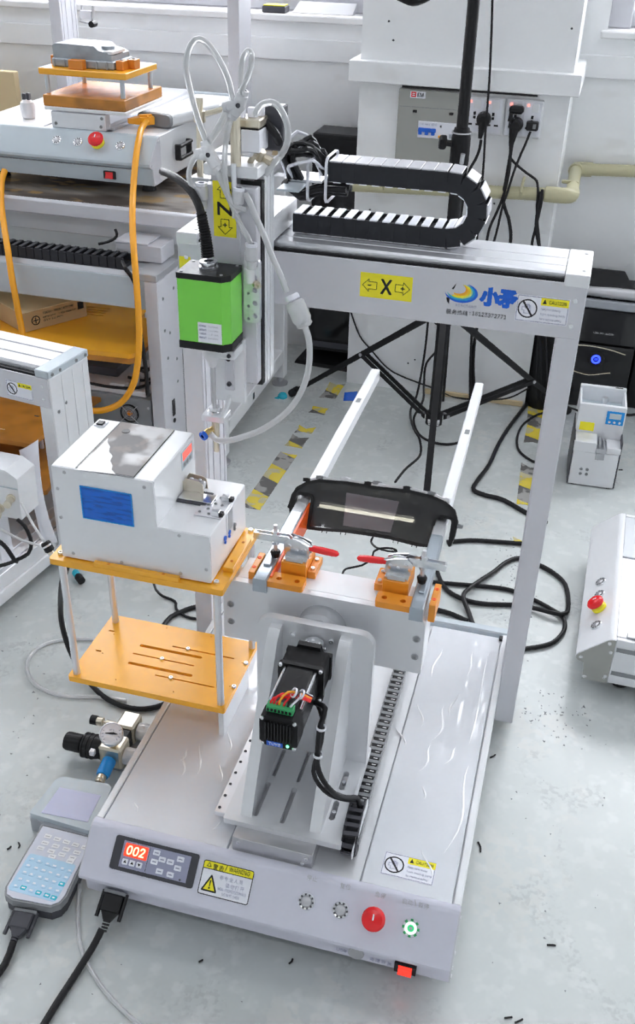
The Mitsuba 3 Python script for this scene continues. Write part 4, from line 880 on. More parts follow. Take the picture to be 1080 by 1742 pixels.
# instrument cluster of a car dashboard, hung on the rails
cl = thing('instrument_cluster', 'dark car instrument cluster facing the camera on the two rails', 'instrument cluster')
TILT = math.radians(30.4)
with frame(m=axes((0.330, 0.500, 0.510), (1, 0, 0), (0, math.sin(TILT), math.cos(TILT)))):
    shape = [(-0.1482, -0.0163), (-0.1457, -0.0008), (-0.1391, 0.0132), (-0.1242, 0.0242), (-0.1023, 0.0319), (-0.0493, 0.0359), (0.0036, 0.0357), (0.0618, 0.0385), (0.1012, 0.0353), (0.1275, 0.028), (0.1439, 0.0171), (0.152, -0.0015), (0.1509, -0.0267), (0.146, -0.0475), (0.1338, -0.0558), (0.1245, -0.0501), (0.0891, -0.0519), (0.0428, -0.0481), (-0.0022, -0.0482), (-0.0421, -0.0495), (-0.0884, -0.054), (-0.1137, -0.055), (-0.1176, -0.0373), (-0.1336, -0.0485), (-0.1429, -0.0393)]
    shape = Polygon(shape).buffer(0)
    notch_l = rrect(-0.1430, -0.1085, -0.12, 0.004, 0.008)
    notch_r = rrect(0.1130, 0.1470, -0.12, 0.004, 0.008)
    body = shape.difference(notch_l).difference(notch_r)
    body = max(getattr(body, 'geoms', [body]), key=lambda g: g.area)
    part(cl, 'face', prism(body, -0.0075, -0.0020, 'xy'), 'm_black_matt', 'dark face', smooth=25)
    part(cl, 'rim', prism(body.buffer(0.0030).difference(body.buffer(-0.0022)), -0.0130, 0.0022, 'xy'), 'm_black', 'black rim', smooth=25)
    part(cl, 'back_shell', prism(body.buffer(-0.004).intersection(sbox(-1, -0.046, 1, 1)), -0.0300, -0.0077, 'xy'), 'm_black_matt', smooth=25)
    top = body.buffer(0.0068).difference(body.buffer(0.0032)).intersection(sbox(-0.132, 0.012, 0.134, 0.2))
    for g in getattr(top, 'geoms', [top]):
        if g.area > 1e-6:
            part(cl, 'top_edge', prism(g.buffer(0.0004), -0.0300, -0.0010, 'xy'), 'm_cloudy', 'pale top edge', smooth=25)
    for i, (x, y) in enumerate([(-0.1258, 0.0272), (-0.1028, 0.0351), (-0.0565, 0.0401), (-0.014, 0.0382), (0.0016, 0.0417), (0.0075, 0.0384), (0.0561, 0.0408), (0.1007, 0.0384), (0.128, 0.0312), (-0.1463, -0.0247), (0.1567, -0.0111)]):
        k = part(cl, 'clip', [bx(x - 0.007, x + 0.007, y - 0.001, y + 0.006, -0.022, -0.0005, 0.001)], ('m_black', 'm_mid_grey', 'm_cloudy')[i % 3], 'small clip on the housing')
        part(k, 'boss', cyl((x, y + 0.0035, -0.024), (x, y + 0.0035, 0.0005), 0.0032, 12), ('m_black', 'm_mid_grey', 'm_cloudy')[i % 3])
    part(cl, 'display_film', prism(Polygon([(-0.0498, 0.0187), (0.047, 0.0182), (0.0403, -0.039), (-0.0468, -0.0407)]), -0.0019, -0.0012, 'xy'), 'm_foil', 'crinkled film over the display', smooth=False)
    g = body.buffer(-0.0024)
    g = max(getattr(g, 'geoms', [g]), key=lambda q: q.area)
    part(cl, 'lens', trimesh.Trimesh(*(lambda vf: (np.hstack([vf[0], np.zeros((len(vf[0]), 1))]), vf[1]))(trimesh.creation.triangulate_polygon(g, engine='earcut')), process=False), 'm_clear', 'clear glossy lens over the whole face', smooth=False)
    for i, (x, y) in enumerate([(-0.0847, -0.0566), (-0.076, -0.0562), (-0.0501, -0.0541), (-0.0414, -0.0537), (0.0468, -0.0527), (0.0554, -0.0534), (0.081, -0.0543), (0.0895, -0.055)]):
        part(cl, 'pin', cyl((x, y + 0.006, -0.012), (x - 0.001, y - 0.004, -0.014), 0.0007, 6), 'm_black')
one('wire', tube([(0.332, 0.52, 0.434), (0.33, 0.515, 0.426), (0.345, 0.49, 0.433), (0.37, 0.47, 0.443), (0.389, 0.45, 0.46), (0.38, 0.46, 0.457), (0.361, 0.46, 0.454), (0.35, 0.44, 0.458), (0.349, 0.43, 0.449), (0.334, 0.42, 0.438), (0.312, 0.4, 0.44), (0.316, 0.35, 0.465), (0.323, 0.318, 0.473)], 0.0018, 8), 'm_rubber', 'thin dark wire hanging from the instrument cluster down to the cross plate', 'wire')


# ---------------------------------------------------------------- screw feeder on its orange stand
LS = __import__('shapely').LineString
st = thing('feeder_stand', 'two orange plates on four steel rods, beside the robot, carrying the screw feeder', 'stand')
low = rrect(-0.146, 0.150, 0.206, 0.392, 0.004)
for (x0, y0, x1, y1, r) in ((-0.055, 0.322, 0.062, 0.322, 0.0034), (-0.060, 0.297, 0.058, 0.297, 0.0015), (-0.055, 0.2705, 0.063, 0.2705, 0.0034), (0.002, 0.337, 0.121, 0.337, 0.0015), (0.003, 0.2535, 0.113, 0.2535, 0.0015),
                        (-0.130, 0.345, -0.122, 0.345, 0.0018), (-0.128, 0.285, -0.120, 0.285, 0.0018)):
    low = low.difference(LS([(x0, y0), (x1, y1)]).buffer(r, quad_segs=4))
for x, y in ((-0.030, 0.384), (0.060, 0.384), (-0.118, 0.338), (-0.114, 0.281), (-0.06, 0.222), (0.05, 0.222), (0.140, 0.264), (0.140, 0.330)):
    low = low.difference(Point(x, y).buffer(0.0013, quad_segs=3))
part(st, 'lower_plate', prism(low, 0.2285, 0.2400, 'xy'), 'm_orange', 'orange lower plate with long slots', smooth=30)
for i, (x, y) in enumerate(((0.032, 0.337), (-0.003, 0.297), (0.032, 0.2535))):
    part(st, 'slot_screw', screw((x, y, 0.2400), (0, 0, 1), 0.0042, 0.0035), 'm_chrome')
for y in (0.264, 0.330):
    part(st, 'edge_screw', screw((0.1475, y, 0.2400), (0, 0, 1), 0.0045, 0.004), 'm_chrome')
part(st, 'corner_tab', bx(0.142, 0.150, 0.376, 0.390, 0.2400, 0.2520, 0.0006), 'm_orange')
up = rrect(-0.147, 0.1560, 0.200, 0.386, 0.004)
part(st, 'upper_plate', prism(up, 0.4880, 0.4990, 'xy'), 'm_orange', 'orange upper plate', smooth=30)
part(st, 'front_ledge', bx(-0.066, 0.082, 0.1995, 0.2080, 0.4992, 0.5080, 0.0008), 'm_orange')
part(st, 'side_ledge', bx(0.1385, 0.1560, 0.250, 0.345, 0.4992, 0.5080, 0.0008), 'm_orange')
part(st, 'ledge_screw', screw((-0.040, 0.2035, 0.5080), (0, 0, 1), 0.0026, 0.001), 'm_orange_dark')
part(st, 'ledge_screw', screw((0.055, 0.2035, 0.5080), (0, 0, 1), 0.0026, 0.001), 'm_orange_dark')
part(st, 'ledge_screw', screw((0.147, 0.270, 0.5080), (0, 0, 1), 0.0026, 0.001), 'm_orange_dark')
part(st, 'ledge_screw', screw((0.147, 0.328, 0.5080), (0, 0, 1), 0.0026, 0.001), 'm_orange_dark')
for x, y in ((-0.1340, 0.2180), (0.1395, 0.2180), (-0.1310, 0.3740), (0.1435, 0.3780)):
    part(st, 'rod', cyl((x, y, 0.2395), (x, y, 0.4885), 0.0064, 20), 'm_alu', 'polished steel rod')
    part(st, 'rod_screw', screw((x, y, 0.4990), (0, 0, 1), 0.0050, 0.0045), 'm_zinc' if x < 0 else 'm_chrome')
part(st, 'support_leg', bx(0.128, 0.138, 0.232, 0.372, 0.1478, 0.2290, 0.001), 'm_white', 'white bracket carrying the lower plate')

sf = thing('screw_feeder', 'white stepped automatic screw feeder with a blue front label, on the orange stand', 'screw feeder')
prof = Polygon([(-0.127, 0.5010), (0.134, 0.5010), (0.134, 0.590), (0.0455, 0.590), (0.0455, 0.673), (-0.127, 0.673)]).buffer(-0.003).buffer(0.003, quad_segs=3)
part(sf, 'body', prism(prof, 0.2125, 0.379), 'm_white', 'white stepped housing', smooth=30)
part(sf, 'front_cover', prism(prof.buffer(-0.0006), 0.2105, 0.2123), 'm_white', 'white front cover', smooth=30)
for x, z in ((-0.104, 0.664), (-0.119, 0.632), (-0.120, 0.578), (-0.106, 0.511), (0.030, 0.661), (0.083, 0.583), (0.126, 0.527), (-0.020, 0.511), (0.082, 0.511)):
    part(sf, 'screw', screw((x, 0.2105, z), (0, -1, 0), 0.0030, 0.0012), 'm_mill')
part(sf, 'lid', bx(-0.0835, 0.0125, 0.2135, 0.3775, 0.6730, 0.6748, 0.0004), 'm_steel_sheet', 'mirror steel lid with dark reflections painted in as mottle')
part(sf, 'lid_film', prism([(-0.081, 0.206, 0.675)[:2], (-0.079, 0.317, 0.675)[:2], (-0.074, 0.303, 0.675)[:2], (-0.063, 0.29, 0.675)[:2], (-0.058, 0.275, 0.675)[:2], (-0.046, 0.263, 0.675)[:2], (-0.043, 0.248, 0.675)[:2], (-0.033, 0.235, 0.675)[:2], (-0.029, 0.223, 0.675)[:2], (-0.017, 0.212, 0.675)[:2]], 0.6749, 0.6752, 'xy'), 'm_white', 'ragged white patch', smooth=False)  # thin ragged white piece over the front left of the lid
part(sf, 'lid_edge', bx(-0.0850, -0.0838, 0.2130, 0.3780, 0.6730, 0.6750, 0), 'm_mid_grey', smooth=False)
part(sf, 'lid_edge', bx(-0.0838, 0.0128, 0.2122, 0.2133, 0.6728, 0.6744, 0), 'm_mid_grey', smooth=False)
part(sf, 'lid_hole', lathe([(0, 0), (0.0070, 0), (0.0070, 0.0008), (0, 0.0008)], (-0.062, 0.348, 0.6746), (0, 0, 1), 20), 'm_black', 'dark round hole')
k = part(sf, 'switch_frame', bx(-0.122, -0.104, 0.352, 0.372, 0.6728, 0.6748, 0.0004), 'm_label_white')
part(k, 'rocker', bx(-0.1185, -0.1075, 0.354, 0.3665, 0.6748, 0.6775, 0.0005), 'm_black', 'black rocker')
part(sf, 'blue_label', bx(-0.0790, 0.0070, 0.2094, 0.2105, 0.5860, 0.6445, 0), 'm_label_blue', 'scuffed blue label', smooth=False)
part(sf, 'label_edge', prism(outline(sbox(-0.0790, 0.5860, 0.0070, 0.6445), 0.0018), 0.2088, 0.2096), 'm_sky_blue', 'brighter blue edge', smooth=False)
k = part(sf, 'display', bx(0.0455, 0.0464, 0.3215, 0.3690, 0.6320, 0.6650, 0.0003), 'm_cool_grey', 'small control display')
part(k, 'red_digits', bx(0.0464, 0.0468, 0.3260, 0.3645, 0.6480, 0.6625, 0), 'm_red', 'red lit digits window', smooth=False, **glow((0.85, 0.10, 0.07)))
for i in range(3):
    part(k, 'key', bx(0.0464, 0.0470, 0.3275 + i * 0.0125, 0.3365 + i * 0.0125, 0.6360, 0.6430, 0.0002), 'm_mid_grey')
k = part(sf, 'escapement', bx(0.0460, 0.0960, 0.292, 0.332, 0.5900, 0.5935, 0.0005), 'm_dark_grey', 'screw separating mechanism')
part(k, 'slide_plate', bx(0.0470, 0.1050, 0.296, 0.322, 0.5935, 0.5958, 0.0004), 'm_chrome', 'polished slide plate')
part(k, 'bracket', prism([(0.046, 0.5935), (0.082, 0.5935), (0.080, 0.6120), (0.072, 0.6160), (0.050, 0.6180), (0.046, 0.6120)], 0.3220, 0.3236), 'm_zinc', 'bright bracket')
part(k, 'bracket', prism([(0.046, 0.5935), (0.082, 0.5935), (0.080, 0.6120), (0.072, 0.6160), (0.050, 0.6180), (0.046, 0.6120)], 0.3410, 0.3426), 'm_zinc', 'bright bracket')
part(k, 'roller', cyl((0.052, 0.3325, 0.6060), (0.080, 0.3325, 0.6040), 0.0080, 20, b=0.001), 'm_mill')
for x in (0.058, 0.072):
    part(k, 'screw', screw((x, 0.3325, 0.6135), (0, 0, 1), 0.0028, 0.002), 'm_chrome')
part(k, 'rail_plate', bx(0.088, 0.1325, 0.262, 0.330, 0.5905, 0.5925, 0.0004), 'm_alu', 'perforated plate')
for x, y in ((0.096, 0.322), (0.112, 0.322), (0.104, 0.312), (0.110, 0.302), (0.100, 0.296), (0.122, 0.300), (0.094, 0.272), (0.110, 0.270), (0.104, 0.284)):
    part(k, 'screw', screw((x, y, 0.5925), (0, 0, 1), 0.0026, 0.0016), 'm_mid_grey')
for y in (0.270, 0.318):
    part(k, 'guide_block', bx(0.115, 0.129, y - 0.005, y + 0.005, 0.5925, 0.6010, 0.0008), 'm_chrome')
    part(k, 'stop', bx(0.129, 0.1355, y - 0.006, y + 0.003, 0.5935, 0.6000, 0.0005), 'm_black')
k = part(sf, 'outlet', bx(0.1338, 0.1350, 0.284, 0.318, 0.5440, 0.5880, 0.0003), 'm_alu', 'bright outlet plate')
part(k, 'outlet_slot', bx(0.1350, 0.1354, 0.291, 0.311, 0.5500, 0.5860, 0), 'm_alu_dark', smooth=False)
for i, (y, z) in enumerate(((0.2745, 0.548), (0.294, 0.5475), (0.320, 0.5455))):
    part(sf, 'adjusting_screw', [cyl((0.134, y, z), (0.1372, y, z), 0.0040, 12), cyl((0.134, y, z - 0.008), (0.1368, y, z - 0.008), 0.0026, 10)], ('m_blue', 'm_blue', 'm_mid_grey')[i])

# ---------------------------------------------------------------- the Z axis on the beam
zx = thing('vertical_axis', 'white vertical linear axis riding on the robot beam, with a yellow Z label', 'linear axis')
part(zx, 'carriage_plate', bx(0.046, 0.134, 0.5300, 0.5400, 0.7250, 1.0700, 0.001), 'm_white', 'white carriage plate')
part(zx, 'saddle', bx(0.046, 0.134, 0.5405, 0.672, 0.9570, 0.9960, 0.0015), 'm_white')
part(zx, 'side_profile', bx(0.118, 0.1345, 0.492, 0.5295, 0.7250, 1.0720, 0.0015), 'm_white', 'white side profile')
part(zx, 'side_profile', bx(0.046, 0.0600, 0.492, 0.5295, 0.7250, 1.0720, 0.0015), 'm_white', 'white side profile')
part(zx, 'rib', bx(0.1345, 0.1358, 0.500, 0.504, 0.7280, 1.0680, 0.0004), 'm_white')
part(zx, 'rib', bx(0.1345, 0.1358, 0.516, 0.520, 0.7280, 1.0680, 0.0004), 'm_white')
part(zx, 'slot', bx(0.100, 0.1335, 0.4775, 0.4915, 0.730, 1.066, 0), 'm_black', 'black slot behind the front plate', smooth=False)
part(zx, 'front_slide', bx(0.048, 0.132, 0.4560, 0.4770, 0.7400, 1.0600, 0.0015), 'm_post', 'pale front slide')
part(zx, 'front_groove', bx(0.1042, 0.1062, 0.4545, 0.4560, 0.9500, 1.0560, 0.0004), 'm_alu')
part(zx, 'head_block', bx(0.047, 0.133, 0.4600, 0.535, 1.0725, 1.0900, 0.0015), 'm_white')
part(zx, 'head_bracket', [bx(0.058, 0.066, 0.470, 0.520, 1.0900, 1.1020, 0.001), bx(0.058, 0.120, 0.470, 0.520, 1.1020, 1.1060, 0.001)], 'm_alu')
part(zx, 'motor', bx(0.0870, 0.1280, 0.4840, 0.5240, 1.1060, 1.1400, 0.0025), 'm_black', 'small black motor on top')
part(zx, 'motor_cap', bx(0.1000, 0.1290, 0.4820, 0.5250, 1.1060, 1.1380, 0.001), 'm_label_white')
part(zx, 'motor_lid', bx(0.0860, 0.1290, 0.4830, 0.5250, 1.1402, 1.1530, 0.002), 'm_zinc')
for p in ((0.098, 0.490, 1.1530), (0.112, 0.500, 1.1530), (0.120, 0.515, 1.1530)):
    part(zx, 'plug', bx(p[0] - 0.006, p[0] + 0.006, p[1] - 0.005, p[1] + 0.005, p[2], p[2] + 0.014, 0.001), 'm_label_white')
part(zx, 'driver_board', bx(0.112, 0.150, 0.533, 0.560, 1.1000, 1.1650, 0.002), 'm_dark_grey', 'dark grey housing behind the motor')
part(zx, 'brass_tube', cyl((0.0985, 0.462, 1.0900), (0.0985, 0.462, 1.1600), 0.0078, 20), 'm_zinc', 'brassy upright tube')
part(zx, 'thin_rod', cyl((0.0985, 0.452, 1.0150), (0.0985, 0.452, 1.0950), 0.0042, 14), 'm_alu', 'thin steel rod')
part(zx, 'upright_rod', cyl((0.0260, 0.500, 1.0550), (0.0290, 0.500, 1.1750), 0.0052, 16), 'm_zinc', 'upright rod at the left')
part(zx, 'rod_clamp', [lathe([(0, 0), (0.009, 0), (0.009, 0.016), (0, 0.016)], (0.0283, 0.500, 1.140), (0, 0, 1), 16), cyl((0.030, 0.500, 1.150), (0.060, 0.515, 1.158), 0.0038, 12)], 'm_zinc')
part(zx, 'rod_holder', bx(0.012, 0.048, 0.488, 0.516, 1.0400, 1.0600, 0.001), 'm_alu')
with frame(m=axes((0.0630, 0.4556, 0.9830), (1, 0, 0), (0, 0, 1))):
    k = part(zx, 'axis_label', flat(sbox(0, 0, 0.0365, 0.0840), 0, 0.0003), 'm_yellow', 'yellow axis label with a Z and arrows', smooth=False)
    zl = text_w('Z', 0.0200, 0.0225, -0.010, -0.01125, 0.0003, True)
    zl.apply_transform(trimesh.transformations.rotation_matrix(math.pi / 2, [0, 0, 1]))
    zl.apply_translation([0.0185, 0.0430, 0])
    part(k, 'letter', zl, 'm_ink', smooth=False)
    ar = Polygon([(0.0185, 0.0040), (0.0300, 0.0150), (0.0250, 0.0150), (0.0250, 0.0270), (0.0120, 0.0270), (0.0120, 0.0150), (0.0070, 0.0150)])
    part(k, 'arrow', [flat(outline(ar, 0.0009), 0.0003, 0.0003), flat(sbox(0.0150, 0.0175, 0.0220, 0.0190).union(sbox(0.0177, 0.0148, 0.0193, 0.0217)), 0.0003, 0.0003)], 'm_ink', smooth=False)
    part(k, 'arrow', [flat(outline(affinity.scale(ar, 1, -1, origin=(0, 0.0430)), 0.0009), 0.0003, 0.0003), flat(sbox(0.0175, 0.0640, 0.0195, 0.0710), 0.0003, 0.0003)], 'm_ink', smooth=False)
plate = rrect(0.1130, 0.1400, 0.8520, 0.9560, 0.008)
for z in (0.864, 0.885, 0.906, 0.927):
    plate = plate.difference(Point(0.132, z).buffer(0.0042, quad_segs=5))
    plate = plate.difference(Point(0.121, z - 0.006).buffer(0.0024, quad_segs=4))
part(zx, 'hole_plate', prism(plate, 0.4460, 0.4550), 'm_alu', 'plate with a column of holes', smooth=30)
part(zx, 'plate_screw', screw((0.131, 0.446, 0.946), (0, -1, 0), 0.0058, 0.003), 'm_mid_grey')
part(zx, 'thumb_screw', lathe([(0, 0), (0.0035, 0), (0.0035, 0.006), (0.006, 0.006), (0.006, 0.012), (0.0025, 0.012), (0.0025, 0.020), (0, 0.020)], (0.130, 0.446, 0.918), (0.75, -0.66, 0), 14), 'm_zinc')
part(zx, 'lower_bracket', prism([(0.4440, 0.8200), (0.4550, 0.8200), (0.4550, 0.7080), (0.4440, 0.7080)], 0.060, 0.1130, 'yz'), 'm_white', 'white lower bracket')
part(zx, 'lower_block', bx(0.066, 0.1120, 0.400, 0.4438, 0.8030, 0.8180, 0.001), 'm_white')
part(zx, 'bracket_strip', bx(0.0800, 0.0960, 0.4400, 0.4438, 0.7300, 0.8000, 0.0008), 'm_post')
for z in (0.787, 0.742):
    part(zx, 'screw', screw((0.0880, 0.4400, z), (0, -1, 0), 0.0042, 0.004), 'm_dark_grey')
part(zx, 'screw', screw((0.103, 0.400, 0.810), (0, -1, 0), 0.0034, 0.003), 'm_dark_grey')
part(zx, 'nozzle_arm', prism(Polygon([(0.4050, 0.6860), (0.4440, 0.7080), (0.4440, 0.7200), (0.4050, 0.6960)]), 0.0850, 0.0890, 'yz'), 'm_white', 'slanting nozzle arm')
part(zx, 'nozzle_block', bx(0.0495, 0.0895, 0.405, 0.440, 0.6840, 0.6950, 0.001), 'm_alu', 'nozzle block')
part(zx, 'nozzle_ring', lathe([(0.004, 0), (0.012, 0), (0.012, 0.004), (0.009, 0.006), (0.009, 0.011), (0.004, 0.011)], (0.0680, 0.420, 0.6950), (0, 0, 1), 24), 'm_chrome', 'chromed collar')
part(zx, 'nozzle', lathe([(0, 0), (0.0045, 0), (0.0050, 0.030), (0.0062, 0.032), (0.0062, 0.062), (0, 0.062)], (0.0690, 0.420, 0.6220), (0, 0, 1), 18), 'm_zinc', 'brassy nozzle tube')
part(zx, 'nozzle_fitting', lathe([(0, 0), (0.0072, 0), (0.0072, 0.010), (0.0055, 0.011), (0.0055, 0.024), (0, 0.024)], (0.0560, 0.402, 0.6600), (0.4, 0.8, 0.2), 18), 'm_brass', 'brass fitting')
part(zx, 'push_in_ring', lathe([(0.0035, 0), (0.0078, 0), (0.0082, 0.004), (0.0078, 0.006), (0.0035, 0.006)], (0.0535, 0.3965, 0.6590), (0.4, 0.8, 0.2), 20), 'm_blue', 'blue push-in ring')
part(zx, 'nozzle_body', cyl((0.0600, 0.410, 0.6450), (0.0600, 0.410, 0.6640), 0.0072, 16, b=0.001), 'm_clear', 'clear fitting body')

sd = thing('electric_screwdriver', 'bright green electric screwdriver with black end caps, hanging on the vertical axis', 'screwdriver')
base = Polygon([(0.0285, 0.381), (0.1000, 0.381), (0.1110, 0.392), (0.1110, 0.4430), (0.0285, 0.4430)])
part(sd, 'body', prism(base, 0.8350, 0.9360, 'xy'), 'm_green', 'bright green housing', smooth=False)
part(sd, 'top_cap', prism(base.buffer(0.0012), 0.9360, 0.9450, 'xy'), 'm_black', 'black top cap', smooth=False)
part(sd, 'bottom_cap', prism(base.buffer(0.0012), 0.8230, 0.8350, 'xy'), 'm_black', 'black bottom cap', smooth=False)
for p in ((0.034, 0.387), (0.098, 0.388), (0.106, 0.438), (0.034, 0.438)):
    part(sd, 'screw', screw((p[0], p[1], 0.9450), (0, 0, 1), 0.0026, 0.0012), 'm_mill')
part(sd, 'cable_collar', lathe([(0.0075, 0), (0.0150, 0), (0.0150, 0.004), (0.0118, 0.005), (0.0118, 0.0085), (0.0140, 0.009), (0.0140, 0.012), (0.0075, 0.012)], (0.0690, 0.412, 0.9450), (0, 0, 1), 28), 'm_chrome', 'chromed cable collar')
k = part(sd, 'rating_label', bx(0.0600, 0.0990, 0.3802, 0.3810, 0.8360, 0.8690, 0), 'm_label_white', 'white rating label with rows of print', smooth=False)
with frame(m=axes((0.0600, 0.3802, 0.8360), (1, 0, 0), (0, 0, 1))):
    for i, (a, b) in enumerate((('SCREW', 'DRIVER'), ('SPEED', '1000 RPM'), ('TORQUE', '1.2 Nm'), ('INPUT', 'DC 36V'))):
        part(k, 'lettering', text_w(a, 0.0120, 0.0028, 0.0020, 0.0262 - i * 0.0064, 0.0001, True), 'm_ink_grey', smooth=False)
        part(k, 'lettering', text_w(b, 0.0165, 0.0022, 0.0170, 0.0264 - i * 0.0064, 0.0001), 'm_faint', smooth=False)
part(sd, 'nose', lathe([(0, 0), (0.0060, 0), (0.0085, 0.010), (0.0150, 0.022), (0.0150, 0.030), (0.0170, 0.036), (0.0170, 0.042), (0, 0.042)], (0.0690, 0.415, 0.7810), (0, 0, 1), 28), 'm_cloudy', 'pale nose cone')
part(sd, 'bit', cyl((0.0685, 0.418, 0.7010), (0.0690, 0.416, 0.7830), 0.0036, 14), 'm_mill', 'steel bit')
cab = [(0.068, 0.412, 0.964), (0.067, 0.412, 0.978), (0.065, 0.412, 0.998), (0.062, 0.412, 1.014), (0.06, 0.412, 1.029), (0.046, 0.43, 1.042), (0.027, 0.45, 1.052), (0.004, 0.47, 1.058), (-0.024, 0.5, 1.058), (-0.05, 0.53, 1.054)]
part(sd, 'cable', tube(cab[3:], 0.0062, 12), 'm_rubber', 'black cable')
c0 = curve(cab[:5], 0.002)
part(sd, 'cable_sleeve', tube(c0, np.where(np.arange(len(c0)) % 2 == 0, 0.0092, 0.0074) * np.linspace(1.12, 0.9, len(c0)), 14, smooth=False), 'm_black_matt', 'black ribbed cable sleeve')
# pneumatic fittings and tubes of the axis
def fitting(name, p, d, label, cat='fitting', mat='m_tpe', parts=2):
    t = thing(name, label, cat)
    return t




def union(p, d, label, s=1.0):
    """A grey push-in union: body with a stepped neck and a collar at each end."""
    t = thing('tube_fitting', label, 'fitting')
    part(t, 'body', lathe([(0, -0.016 * s), (0.0066 * s, -0.016 * s), (0.0066 * s, -0.006 * s), (0.0086 * s, -0.004 * s), (0.0086 * s, 0.010 * s), (0.0070 * s, 0.013 * s), (0, 0.013 * s)], p, d, 20), 'm_tpe')
    part(t, 'collar', lathe([(0.004 * s, 0.0132 * s), (0.0078 * s, 0.0132 * s), (0.0078 * s, 0.017 * s), (0.004 * s, 0.017 * s)], p, d, 20), 'm_label_white')


def wye(a, b1, b2, b3, label, mat='m_tpe'):
    t = thing('tube_splitter', label, 'fitting')
    a, bs = np.array(a), [np.array(x) for x in (b1, b2, b3)]
    part(t, 'body', [cyl(a, x, 0.0098, 18, r2=0.0090, b=0.001) for x in bs] + [trimesh.creation.icosphere(2, 0.0105).apply_translation(a)], mat)
    for x in bs:
        d = (x - a) / np.linalg.norm(x - a)
        part(t, 'collar', lathe([(0.004, 0), (0.0082, 0), (0.0078, 0.006), (0.004, 0.006)], x, d, 18), mat)
    part(t, 'mounting_hole', screw(a + np.array([0.002, -0.0105, 0.001]), (0, -1, 0), 0.0035, 0.001), 'm_dark_grey')


wye((0.109, 0.45, 1.178), (0.115, 0.45, 1.193), (0.092, 0.45, 1.174), (0.1, 0.45, 1.165), 'grey Y tube fitting, the upper one, where the looped air tubes meet')
wye((0.061, 0.45, 1.106), (0.057, 0.45, 1.119), (0.047, 0.45, 1.105), (0.073, 0.45, 1.089), 'pale Y tube fitting, the lower left one above the yellow Z label', 'm_cloudy')
union((0.047, 0.45, 1.044), (0.0, 0.0, 1), 'grey tube fitting left of the yellow Z label, above the black ribbed cable', 1.15)
union((0.105, 0.45, 1.043), (0.1, 0.0, 1), 'grey elbow tube fitting right of the yellow Z label', 1.1)
union((0.129, 0.44, 0.962), (0.0, 0.0, 1), 'pale tube fitting at the top corner of the green screwdriver', 1.2)
part(zx, 'air_valve', lathe([(0, 0), (0.009, 0), (0.009, 0.022), (0.0075, 0.024), (0.0075, 0.046), (0.006, 0.047), (0.006, 0.060), (0, 0.060)], (0.124, 0.443, 0.92), (0, 0, 1), 20), 'm_cloudy', 'pale air valve')
